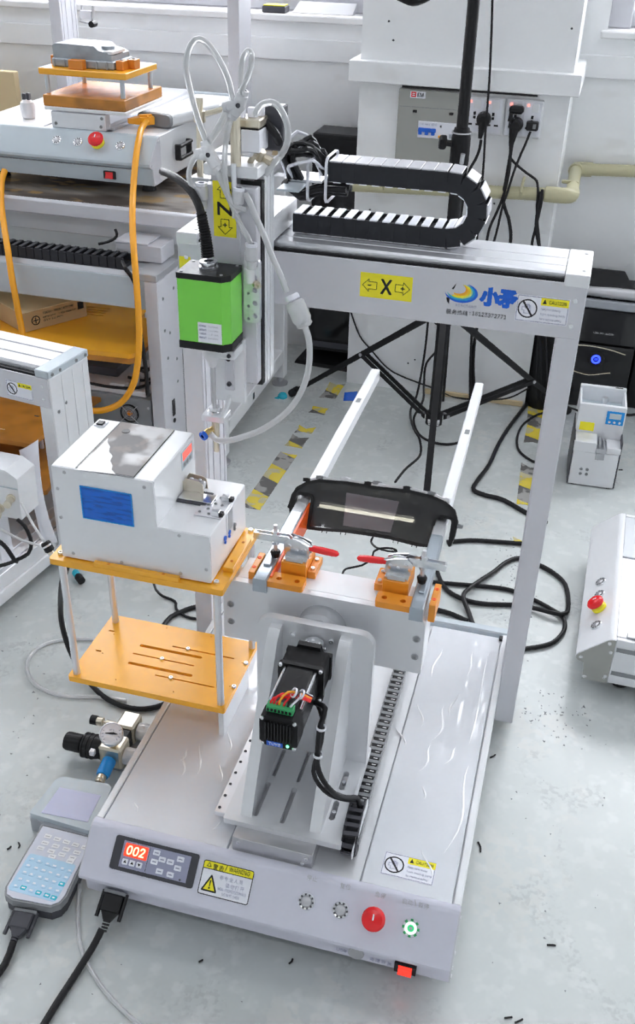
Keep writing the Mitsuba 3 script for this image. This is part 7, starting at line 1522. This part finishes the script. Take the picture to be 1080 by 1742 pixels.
part(pp, 'elbow', tube([e1 + [0.010, 0.290, 0.006], e1 + [0.012, 0.318, 0.006], e1 + [0.030, 0.326, 0.006], e1 + [0.060, 0.327, 0.007]], 0.0225, 16), 'm_pipe')
part(pp, 'wall_run', cyl(e1 + [0.055, 0.327, 0.007], (1.9, 2.445, e1[2] + 0.058), 0.0185, 20), 'm_pipe')
for p in ((0.013, 2.052, 0.691), (0.423, 2.052, 0.707)):
    part(pp, 'pipe_clip', [tube([np.array(p) + [0, 0.038, 0.026], np.array(p) + [0, -0.005, 0.0225], np.array(p) + [0, -0.024, 0.0], np.array(p) + [0, -0.005, -0.0225], np.array(p) + [0, 0.038, -0.026]], 0.0042, 8)], 'm_pipe')
part(pp, 'pipe_clip', bx(0.530, 0.580, 2.150, 2.160, 0.712, 0.722, 0.002), 'm_pipe')

# ---------------------------------------------------------------- loudspeaker, bin, computer, small feeder
sp = thing('tower_speaker', 'tall narrow black loudspeaker tower standing at the left edge of the pillar', 'loudspeaker')
part(sp, 'cabinet', bx(-0.258, -0.104, 2.200, 2.330, 0.055, 0.788, 0.004), 'm_black', 'black cabinet')
part(sp, 'front_grille', bx(-0.248, -0.114, 2.1975, 2.1998, 0.100, 0.640, 0.0008), 'm_gloss_black', 'glossy front panel')
part(sp, 'top_panel', bx(-0.252, -0.110, 2.1970, 2.1998, 0.650, 0.775, 0.0008), 'm_black_matt')
part(sp, 'lower_rim', bx(-0.250, -0.112, 2.1960, 2.1998, 0.070, 0.092, 0.001), 'm_dark_grey')
part(sp, 'base', hull([(-0.305, 2.19, 0), (-0.090, 2.17, 0), (-0.090, 2.36, 0), (-0.29, 2.36, 0), (-0.300, 2.195, 0.012), (-0.094, 2.176, 0.012), (-0.100, 2.34, 0.05), (-0.262, 2.34, 0.05)]), 'm_black', 'black foot')
one('waste_bin', lathe([(0, 0), (0.058, 0), (0.064, 0.30), (0.066, 0.33), (0.061, 0.33), (0.058, 0.01), (0, 0.01)], (0.578, 2.135, 0.0), (0, 0, 1), 36), 'm_black', 'black cylindrical bin at the right edge of the pillar, behind the robot post', 'bin')
pc = thing('desktop_computer', 'black desktop computer case with a glowing blue ring button, right of the pillar', 'computer')
part(pc, 'case', bx(0.605, 0.836, 2.160, 2.375, 0.0, 0.372, 0.004), 'm_black', 'black case')
front = []
part(pc, 'upper_front', bx(0.608, 0.833, 2.146, 2.1598, 0.226, 0.342, 0.005), 'm_gloss_black', 'glossy black upper front')
part(pc, 'top_band', bx(0.606, 0.835, 2.140, 2.1598, 0.343, 0.371, 0.004), 'm_tpe_grey', 'grey top band')
part(pc, 'lower_front', prism(Polygon([(2.1598, 0.004), (2.150, 0.004), (2.148, 0.09), (2.142, 0.122), (2.140, 0.215), (2.146, 0.222), (2.1598, 0.222)]), 0.608, 0.833, 'yz'), 'm_gloss_black', 'glossy black lower front', smooth=25)
part(pc, 'chrome_lip', tube([(0.640, 2.1395, 0.216), (0.70, 2.1385, 0.219), (0.76, 2.1385, 0.214), (0.81, 2.1395, 0.203)], 0.0022, 8), 'm_zinc')
part(pc, 'chrome_lip', tube([(0.650, 2.1400, 0.128), (0.705, 2.1385, 0.120), (0.75, 2.1385, 0.130), (0.775, 2.1395, 0.136)], 0.0020, 8), 'm_zinc')
k = part(pc, 'power_button', lathe([(0, 0), (0.026, 0), (0.027, 0.003), (0.022, 0.005), (0, 0.005)], (0.722, 2.1398, 0.178), (0, -1, 0), 32), 'm_black', 'round power button')
part(k, 'blue_ring', lathe([(0.0085, 0.005), (0.0155, 0.005), (0.0155, 0.0065), (0.0085, 0.0065)], (0.722, 2.1398, 0.178), (0, -1, 0), 32), 'm_blue', 'glowing blue ring', **glow((0.06, 0.10, 5.5)))
part(k, 'inner_mark', bx(0.7165, 0.7275, 2.1342, 2.1348, 0.1735, 0.1825, 0), 'm_blue', smooth=False, **glow((0.02, 0.03, 1.6)))
with frame(m=axes((0.699, 2.1398 + 0.006, 0.258), (1, 0, 0), (0, 0, 1))):
    part(pc, 'front_lettering', text_w('USB  HD  AUDIO', 0.062, 0.0055, 0.001, 0.002), 'm_tpe', 'row of pale print', smooth=False)
part(pc, 'top_cover', prism([(0.640, 2.19), (0.800, 2.19), (0.770, 2.370), (0.640, 2.370)], 0.3722, 0.400, 'xy'), 'm_black_matt', smooth=False)
one('silver_bar', [tube([(0.640, 2.165, 0.390), (0.70, 2.160, 0.392), (0.80, 2.160, 0.393), (0.95, 2.160, 0.392)], [0.014, 0.018, 0.017, 0.017], 12)], 'm_mill', 'silver foil wrapped bar lying on the front of the computer', 'bar')
one('black_case', bx(0.842, 1.05, 2.19, 2.38, 0, 0.33, 0.004), 'm_black_matt', 'black case standing right of the computer at the edge of the picture', 'case')
s2 = thing('screw_feeder', 'small white screw feeder with a blue display, on the floor in front of the computer', 'screw feeder')
with frame((0.687, 1.612, 0.0), 2.0):
    part(s2, 'side_plate', bx(-0.002, 0.002, 0.0, 0.165, 0.004, 0.150, 0.001), 'm_dark_grey', 'dark side plate')
    part(s2, 'side_plate', bx(0.128, 0.132, 0.0, 0.165, 0.004, 0.150, 0.001), 'm_dark_grey', 'dark side plate')
    part(s2, 'lower_front', bx(0.0022, 0.1278, -0.003, 0.055, 0.004, 0.112, 0.002), 'm_white', 'white lower front')
    part(s2, 'left_shelf', bx(0.0, 0.062, -0.008, 0.054, 0.1125, 0.145, 0.002), 'm_white', 'white block')
    part(s2, 'right_shelf', bx(0.090, 0.130, -0.003, 0.054, 0.1125, 0.132, 0.002), 'm_white')
    part(s2, 'head', bx(0.0, 0.130, 0.056, 0.068, 0.060, 0.232, 0.002), 'm_white', 'white head')
    part(s2, 'head_side', bx(0.0, 0.006, 0.0682, 0.165, 0.152, 0.232, 0.001), 'm_white')
    part(s2, 'head_side', bx(0.124, 0.130, 0.0682, 0.165, 0.152, 0.232, 0.001), 'm_white')
    part(s2, 'head_back', bx(0.0, 0.130, 0.1652, 0.180, 0.004, 0.240, 0.002), 'm_white')
    part(s2, 'tray', bx(0.0062, 0.1238, 0.0682, 0.1650, 0.152, 0.196, 0.001), 'm_cool_grey', 'grey screw tray')
    part(s2, 'tray_post', [cyl((0.070, 0.100, 0.196), (0.070, 0.100, 0.226), 0.006, 14), cyl((0.070, 0.100, 0.226), (0.070, 0.100, 0.238), 0.009, 14)], 'm_chrome')
    k = part(s2, 'display', bx(0.078, 0.126, 0.0525, 0.0560, 0.178, 0.218, 0.001), 'm_sky_blue', 'blue framed display')
    part(k, 'screen', bx(0.086, 0.118, 0.0518, 0.0526, 0.196, 0.213, 0.0003), 'm_cool_grey', 'grey screen')
    for i in range(3):
        part(k, 'key', cyl((0.088 + i * 0.014, 0.0526, 0.186), (0.088 + i * 0.014, 0.0512, 0.186), 0.0035, 12), 'm_label_white')
    part(s2, 'yellow_label', bx(0.010, 0.050, 0.0550, 0.0561, 0.150, 0.176, 0.0003), 'm_yellow', 'yellow label')
    part(s2, 'mechanism', [bx(0.0625, 0.0895, -0.005, 0.050, 0.112, 0.126, 0.001), bx(0.064, 0.088, -0.0055, -0.003, 0.092, 0.112, 0.0005), bx(0.068, 0.074, 0.0, 0.050, 0.126, 0.140, 0.001), bx(0.080, 0.084, 0.0, 0.050, 0.126, 0.136, 0.001)], 'm_alu_dark', 'metal separating mechanism')
    for x, z in ((0.032, 0.056), (0.049, 0.056), (0.032, 0.041), (0.049, 0.041)):
        part(s2, 'screw', screw((x, -0.003, z), (0, -1, 0), 0.0046, 0.002), 'm_mid_grey')
    for x in (0.015, 0.115):
        for y in (0.01, 0.15):
            part(s2, 'foot', cyl((x, y, 0), (x, y, 0.004), 0.008, 12), 'm_rubber')
    part(s2, 'top_mark', bx(0.098, 0.120, 0.168, 0.174, 0.2400, 0.2406, 0), 'm_ink', smooth=False)
# window sill: a dark box with a yellow top, and a pale panel
with frame(*WALL):
    t = thing('sill_box', 'small dark grey box with a yellow top on the window sill', 'box')
    part(t, 'body', bx(-1.075, -1.000, 0.000, 0.06, 1.106, 1.124, 0.002), 'm_dark_grey')
    part(t, 'top_label', bx(-1.072, -1.004, 0.003, 0.057, 1.1242, 1.1275, 0.001), 'm_yellow', 'yellow top')
    one('sill_panel', hull([(-0.985, 0.03, 1.106), (-0.79, 0.03, 1.106), (-0.985, 0.085, 1.106), (-0.79, 0.085, 1.106), (-0.97, 0.07, 1.135), (-0.785, 0.07, 1.135), (-0.97, 0.085, 1.135), (-0.785, 0.085, 1.135)]), 'm_tpe', 'pale grey panel lying on the window sill left of the pillar', 'panel')

# ---------------------------------------------------------------- cables behind the robot and on the floor
for lab, pts, r in (
        ('black cable lying from under the instrument cluster to the right post', [(0.403, 1.195, 0.006), (0.461, 1.222, 0.006), (0.521, 1.235, 0.006), (0.581, 1.245, 0.006), (0.614, 1.25, 0.006)], 0.0055),
        ('thick black cable looping on the floor behind the foot of the right post', [(0.384, 1.097, 0.006), (0.428, 0.996, 0.006), (0.48, 0.961, 0.006), (0.532, 0.958, 0.006), (0.599, 0.974, 0.006), (0.649, 0.97, 0.01), (0.694, 0.959, 0.014), (0.721, 0.97, 0.012), (0.724, 1.027, 0.006), (0.712, 1.096, 0.006), (0.684, 1.134, 0.006), (0.646, 1.16, 0.006), (0.596, 1.178, 0.006), (0.563, 1.15, 0.006), (0.538, 1.099, 0.006), (0.509, 1.04, 0.012), (0.486, 0.993, 0.014), (0.479, 0.956, 0.017), (0.497, 0.919, 0.006), (0.515, 0.871, 0.006)], 0.0055),
        ('second black floor cable, crossing the loop, curving back to the post', [(0.396, 1.008, 0.006), (0.471, 1.02, 0.006), (0.54, 1.031, 0.006), (0.588, 1.031, 0.006), (0.646, 1.008, 0.006), (0.688, 0.983, 0.006), (0.714, 0.962, 0.006), (0.722, 0.921, 0.006), (0.707, 0.872, 0.006), (0.682, 0.843, 0.006), (0.63, 0.812, 0.006)], 0.0050),
        ('short black cable end lying behind the robot deck', [(0.392, 0.908, 0.006), (0.421, 0.902, 0.006), (0.456, 0.897, 0.006), (0.501, 0.88, 0.006)], 0.0055),
        ('black cable running from the tripod foot forward over the floor', [(0.553, 2.239, 0.006), (0.533, 2.125, 0.006), (0.492, 1.926, 0.006), (0.47, 1.782, 0.006), (0.458, 1.646, 0.006), (0.437, 1.538, 0.006), (0.433, 1.485, 0.006), (0.468, 1.465, 0.006), (0.519, 1.455, 0.006), (0.586, 1.407, 0.006), (0.647, 1.368, 0.006)], 0.0062),
        ('thin black cable bending in a bow beside the right hazard tape', [(0.587, 2.054, 0.004), (0.56, 2.018, 0.004), (0.528, 1.937, 0.004), (0.521, 1.839, 0.004), (0.537, 1.76, 0.004), (0.582, 1.709, 0.004), (0.623, 1.703, 0.004)], 0.0035),
        ('thin black cable hanging left of the stand tube and snaking to the instrument cluster', [(0.184, 2.03, 0.3), (0.182, 2.03, 0.169), (0.174, 2, 0.039), (0.171, 1.9, 0.017), (0.207, 1.75, 0.038), (0.24, 1.68, 0.036), (0.256, 1.6, 0.026), (0.232, 1.5, 0.03), (0.218, 1.42, 0.029)], 0.0036),
        ('thin black cable close to the stand tube, bending left and round it at the floor', [(0.222, 2.04, 0.282), (0.224, 2.04, 0.192), (0.189, 2.04, 0.127), (0.189, 2.03, 0.058), (0.22, 1.816, 0.1), (0.192, 1.847, 0.02), (0.221, 1.78, 0.004), (0.267, 1.74, 0.004), (0.317, 1.736, 0.004), (0.358, 1.765, 0.004)], 0.0036),
        ('thin black wire sagging over the white pillar from upper left to right', [(-0.093, 2.083, 0.287), (-0.081, 2.083, 0.254), (-0.048, 2.083, 0.178), (-0.007, 2.083, 0.133), (0.051, 2.083, 0.077), (0.108, 2.083, 0.051), (0.223, 2.083, 0.022), (0.292, 2.083, 0.002), (0.382, 2.07, 0.013), (0.467, 2.07, 0.032), (0.528, 2.07, 0.077)], 0.0026),
        ('straight black wire hanging down beside the light stand from the ceiling', [(0.241, 2.03, 1.626), (0.278, 2.03, 1.228), (0.288, 2.03, 1.114), (0.296, 2.03, 0.995), (0.3, 2.03, 0.871), (0.306, 2.03, 0.757), (0.31, 2.03, 0.568), (0.316, 2.03, 0.384), (0.327, 2.03, 0.249), (0.342, 2.05, 0.101), (0.359, 2.05, -0.003)], 0.0032)):
    z = min(p[2] for p in pts)
    one('floor_cable', tube(pts, r, 10), 'm_rubber', lab, 'cable')
for lab, pts, r in (
        ('black cable hanging from the plug next to the light stand, bending left', [(0.289, 2.045, 0.838), (0.287, 2.045, 0.81), (0.278, 2.045, 0.781), (0.265, 2.045, 0.753), (0.259, 2.045, 0.716), (0.254, 2.045, 0.655), (0.25, 2.045, 0.503), (0.25, 2.045, 0.313), (0.254, 2.045, 0.132), (0.256, 2.045, -0.017)], 0.0042),
        ('black cable hanging from the lower left of the three plugs, straight down', [(0.379, 2.04, 0.846), (0.378, 2.04, 0.807), (0.376, 2.04, 0.769), (0.374, 2.04, 0.724), (0.371, 2.04, 0.681), (0.384, 2.04, 0.646), (0.399, 2.04, 0.613), (0.41, 2.04, 0.548), (0.393, 2.04, 0.428), (0.344, 2.04, 0.297), (0.34, 2.04, 0.167), (0.363, 2.04, 0.002)], 0.0050),
        ('black cable from the upper left of the three plugs, slanting left down behind the beam', [(0.367, 2.048, 0.895), (0.372, 2.048, 0.841), (0.377, 2.048, 0.805), (0.381, 2.03, 0.763), (0.374, 2.03, 0.696), (0.36, 2.03, 0.643), (0.344, 2.03, 0.592), (0.338, 2.03, 0.526), (0.328, 2.03, 0.405), (0.326, 2.03, 0.269), (0.34, 2.03, 0.109), (0.354, 2.03, 0.007)], 0.0040),
        ('black cable from the rightmost plug, slanting left across the others', [(0.425, 2.05, 0.87), (0.416, 2.05, 0.836), (0.402, 2.05, 0.791), (0.393, 2.025, 0.752), (0.383, 2.025, 0.698), (0.375, 2.025, 0.663), (0.365, 2.025, 0.575), (0.346, 2.025, 0.464), (0.328, 2.025, 0.311), (0.332, 2.025, 0.172), (0.347, 2.025, 0.011)], 0.0036),
        ('thin black cable branching right from the plugs and down past the pipe', [(0.378, 2.045, 0.796), (0.394, 2.045, 0.781), (0.429, 2.045, 0.758), (0.456, 2.045, 0.743), (0.465, 2.045, 0.731), (0.472, 2.03, 0.705), (0.473, 2.03, 0.671), (0.482, 2.03, 0.62), (0.5, 2.03, 0.543), (0.522, 2.03, 0.409), (0.536, 2.03, 0.257), (0.557, 2.04, 0.053)], 0.0036),
        ('thin black cable over the pipe end, first of the crossed pair', [(0.482, 2.024, 0.72), (0.485, 2.024, 0.694), (0.483, 2.024, 0.653), (0.478, 2.024, 0.601), (0.476, 2.024, 0.542), (0.501, 2.024, 0.408), (0.54, 2.024, 0.26), (0.577, 2.024, 0.055)], 0.0040),
        ('thin black cable over the pipe end, second of the crossed pair', [(0.478, 2.022, 0.714), (0.479, 2.022, 0.682), (0.477, 2.022, 0.636), (0.483, 2.022, 0.595), (0.498, 2.022, 0.545), (0.526, 2.022, 0.412), (0.558, 2.022, 0.263), (0.592, 2.022, 0.054)], 0.0040),
        ('thin black wire hanging inside the U-turn of the beam chain', [(0.216, 2.06, 0.717), (0.218, 2.06, 0.657), (0.213, 2.06, 0.603), (0.21, 2.06, 0.54), (0.213, 2.06, 0.4), (0.22, 2.06, 0.244), (0.232, 2.04, 0.089), (0.23, 2.04, 0.038)], 0.0028)):
    one('plug_cable', tube(pts, r, 10), 'm_rubber', lab, 'cable')
one('feeder_lead', tube([(0.655, 1.7, 0.2), (0.688, 1.7, 0.191), (0.709, 1.7, 0.171), (0.715, 1.7, 0.157)], 0.003, 8), 'm_rubber', 'thin dark lead entering the small white screw feeder', 'cable')
one('feeder_lead', tube([(0.826, 2.087, 0.03), (0.854, 2.12, 0.006), (0.886, 2.139, 0.006)], 0.004, 8), 'm_rubber', 'black cable leaving the right side of the small white screw feeder', 'cable')

# ---------------------------------------------------------------- floor marks
def tape(label, a, b, w, spans, period, seed):
    """Worn hazard tape: slanting stripes as thin pieces, with gaps where it has come off."""
    t = thing('hazard_tape', label, 'tape')
    a, b = np.array(a), np.array(b)
    u = (b - a) / np.linalg.norm(b - a)
    rr = np.random.default_rng(seed)
    with frame(m=axes((a[0], a[1], 0), (u[0], u[1], 0), (-u[1], u[0], 0))):
        for s0, s1 in spans:
            edge = Polygon([(s0 + rr.uniform(0, .012), -w / 2), (s0 + rr.uniform(0, .02), 0), (s0 + rr.uniform(0, .012), w / 2), (s0 + (s1 - s0) * 0.4, w / 2 - rr.uniform(0, .006)), (s1 - rr.uniform(0, .012), w / 2), (s1 - rr.uniform(0, .03), 0), (s1 - rr.uniform(0, .012), -w / 2), (s0 + (s1 - s0) * 0.6, -w / 2 + rr.uniform(0, .006))]).buffer(0)
            for i in range(int(s0 / period) - 2, int(s1 / period) + 2):
                for h in (0, 1):
                    x = (i + h * 0.5) * period
                    g = Polygon([(x - w * 0.5, -w), (x + period * 0.5 - w * 0.5, -w), (x + period * 0.5 + w * 0.5, w), (x + w * 0.5, w)]).intersection(edge).buffer(0)
                    for q in getattr(g, 'geoms', [g]):
                        if q.area > 2e-5:
                            part(t, 'stripe', prism(q, 0.0002, 0.0009, 'xy'), 'm_tape_dark' if h else 'm_tape_yellow', smooth=False)


tape('worn yellow and black hazard tape on the floor between workbench and robot', (-0.14, 1.216, 0)[:2], (-0.115, 2.055, 0)[:2], 0.055, ((-0.02, 0.33), (0.355, 0.45), (0.452, 0.52), (0.60, 0.66), (0.72, 0.86)), 0.155, 4)
tape('worn yellow and black hazard tape on the floor behind the right post', (0.595, 1.228, 0)[:2], (0.559, 2.109, 0)[:2], 0.055, ((0.02, 0.065), (0.22, 0.47), (0.60, 0.90)), 0.16, 9)
one('tape_scrap', prism([(-0.074, 2.005, 0)[:2], (-0.034, 2.027, 0)[:2], (-0.021, 1.955, 0)[:2], (-0.062, 1.941, 0)[:2]], 0.0002, 0.0008, 'xy'), 'm_blue', 'short strip of blue tape on the floor beside the left rail end', 'tape', smooth=False)
k = thing('cyan_cap', 'turquoise plastic cap lying on the floor beside the bench leg', 'cap')
part(k, 'dome', lathe([(0, 0), (0.016, 0), (0.016, 0.006), (0.011, 0.014), (0, 0.017)], (-0.262, 1.905, 0.0), (0, 0, 1), 20), 'm_cyan')
part(k, 'brim', hull([(-0.285, 1.888, 0.0), (-0.270, 1.886, 0.0), (-0.262, 1.920, 0.0), (-0.285, 1.890, 0.002), (-0.270, 1.888, 0.004), (-0.262, 1.920, 0.004)]), 'm_cyan')
one('plastic_clip', bx(-0.095, -0.080, 0.640, 0.665, 0.0, 0.006, 0.002), 'm_cloudy', 'small white plastic piece on the floor by the thin lead', 'clip')
rd = np.random.default_rng(21)
for i, (u, l, a) in enumerate((((0.616, 0.233, 0), 0.022, 1.9), ((0.691, -0.065, 0), 0.012, 0.4), ((0.707, -0.068, 0), 0.014, 0.7), ((0.744, 0.079, 0), 0.014, 0.2), ((0.352, -0.07, 0), 0.010, 1.3), ((0.214, -0.107, 0), 0.007, 0.9), ((0.605, 0.466, 0), 0.014, 0.9), ((0.831, 1.74, 0), 0.012, 0.3), ((-0.186, 0.002, 0), 0.008, 1.2), ((-0.168, 0.01, 0), 0.012, 2.1))):
    at = ('right of the robot front corner, a curved one', 'near the bottom edge, left one of a pair', 'near the bottom edge, right one of a pair', 'at the lower right, far from the robot', 'in front of the robot, below the push buttons', 'in front of the robot, below the warning sticker', 'beside the right side of the robot base', 'right of the small white screw feeder', 'at the left edge above the pendant, the left one', 'at the left edge above the pendant, the right one')[i]
    p = np.array(u)
    d = np.array([math.cos(a), math.sin(a), 0]) * l
    one('cable_offcut', tube([p + [0, 0, 0.0016], p + d * 0.5 + [0.002, 0.001, 0.0016], p + d + [0, 0, 0.0016]], 0.0015, 6), 'm_rubber', 'tiny black offcut ' + at, 'offcut', 'cable offcuts on the floor')
frag = []
for (u0, v0, su, sv, n) in ((0.545, 0.735, 0.03, 0.05, 70), (0.70, 0.62, 0.08, 0.04, 90), (0.585, 1.15, 0.03, 0.10, 90), (0.60, 0.92, 0.03, 0.10, 60), (-0.20, 0.9, 0.16, 0.2, 40), (-0.33, 0.30, 0.12, 0.15, 40), (0.78, 0.1, 0.2, 0.3, 60), (0.3, -0.28, 0.3, 0.08, 40)):
    for _ in range(n):
        x, y = rd.normal(u0, su), rd.normal(v0, sv)
        r, a = rd.uniform(0.0008, 0.0030), rd.uniform(0, 6.28)
        q = np.array([[math.cos(a + k * 2.1) * r * rd.uniform(0.5, 1.4), math.sin(a + k * 2.1) * r * rd.uniform(0.5, 1.4)] for k in range(3)])
        if abs(np.cross(q[1] - q[0], q[2] - q[0])) > 1e-8 and not (-0.01 < x < 0.65 and -0.08 < y < 0.70):
            frag.append(hull([(x + p[0], y + p[1], z) for p in q for z in (0.0001, 0.0008)]))
kf = put('floor_grit', frag, 'm_mid_grey', False)
labels[kf] = {'label': 'dark grit and crumbs scattered over the grey floor', 'category': 'grit', 'kind': 'stuff'}
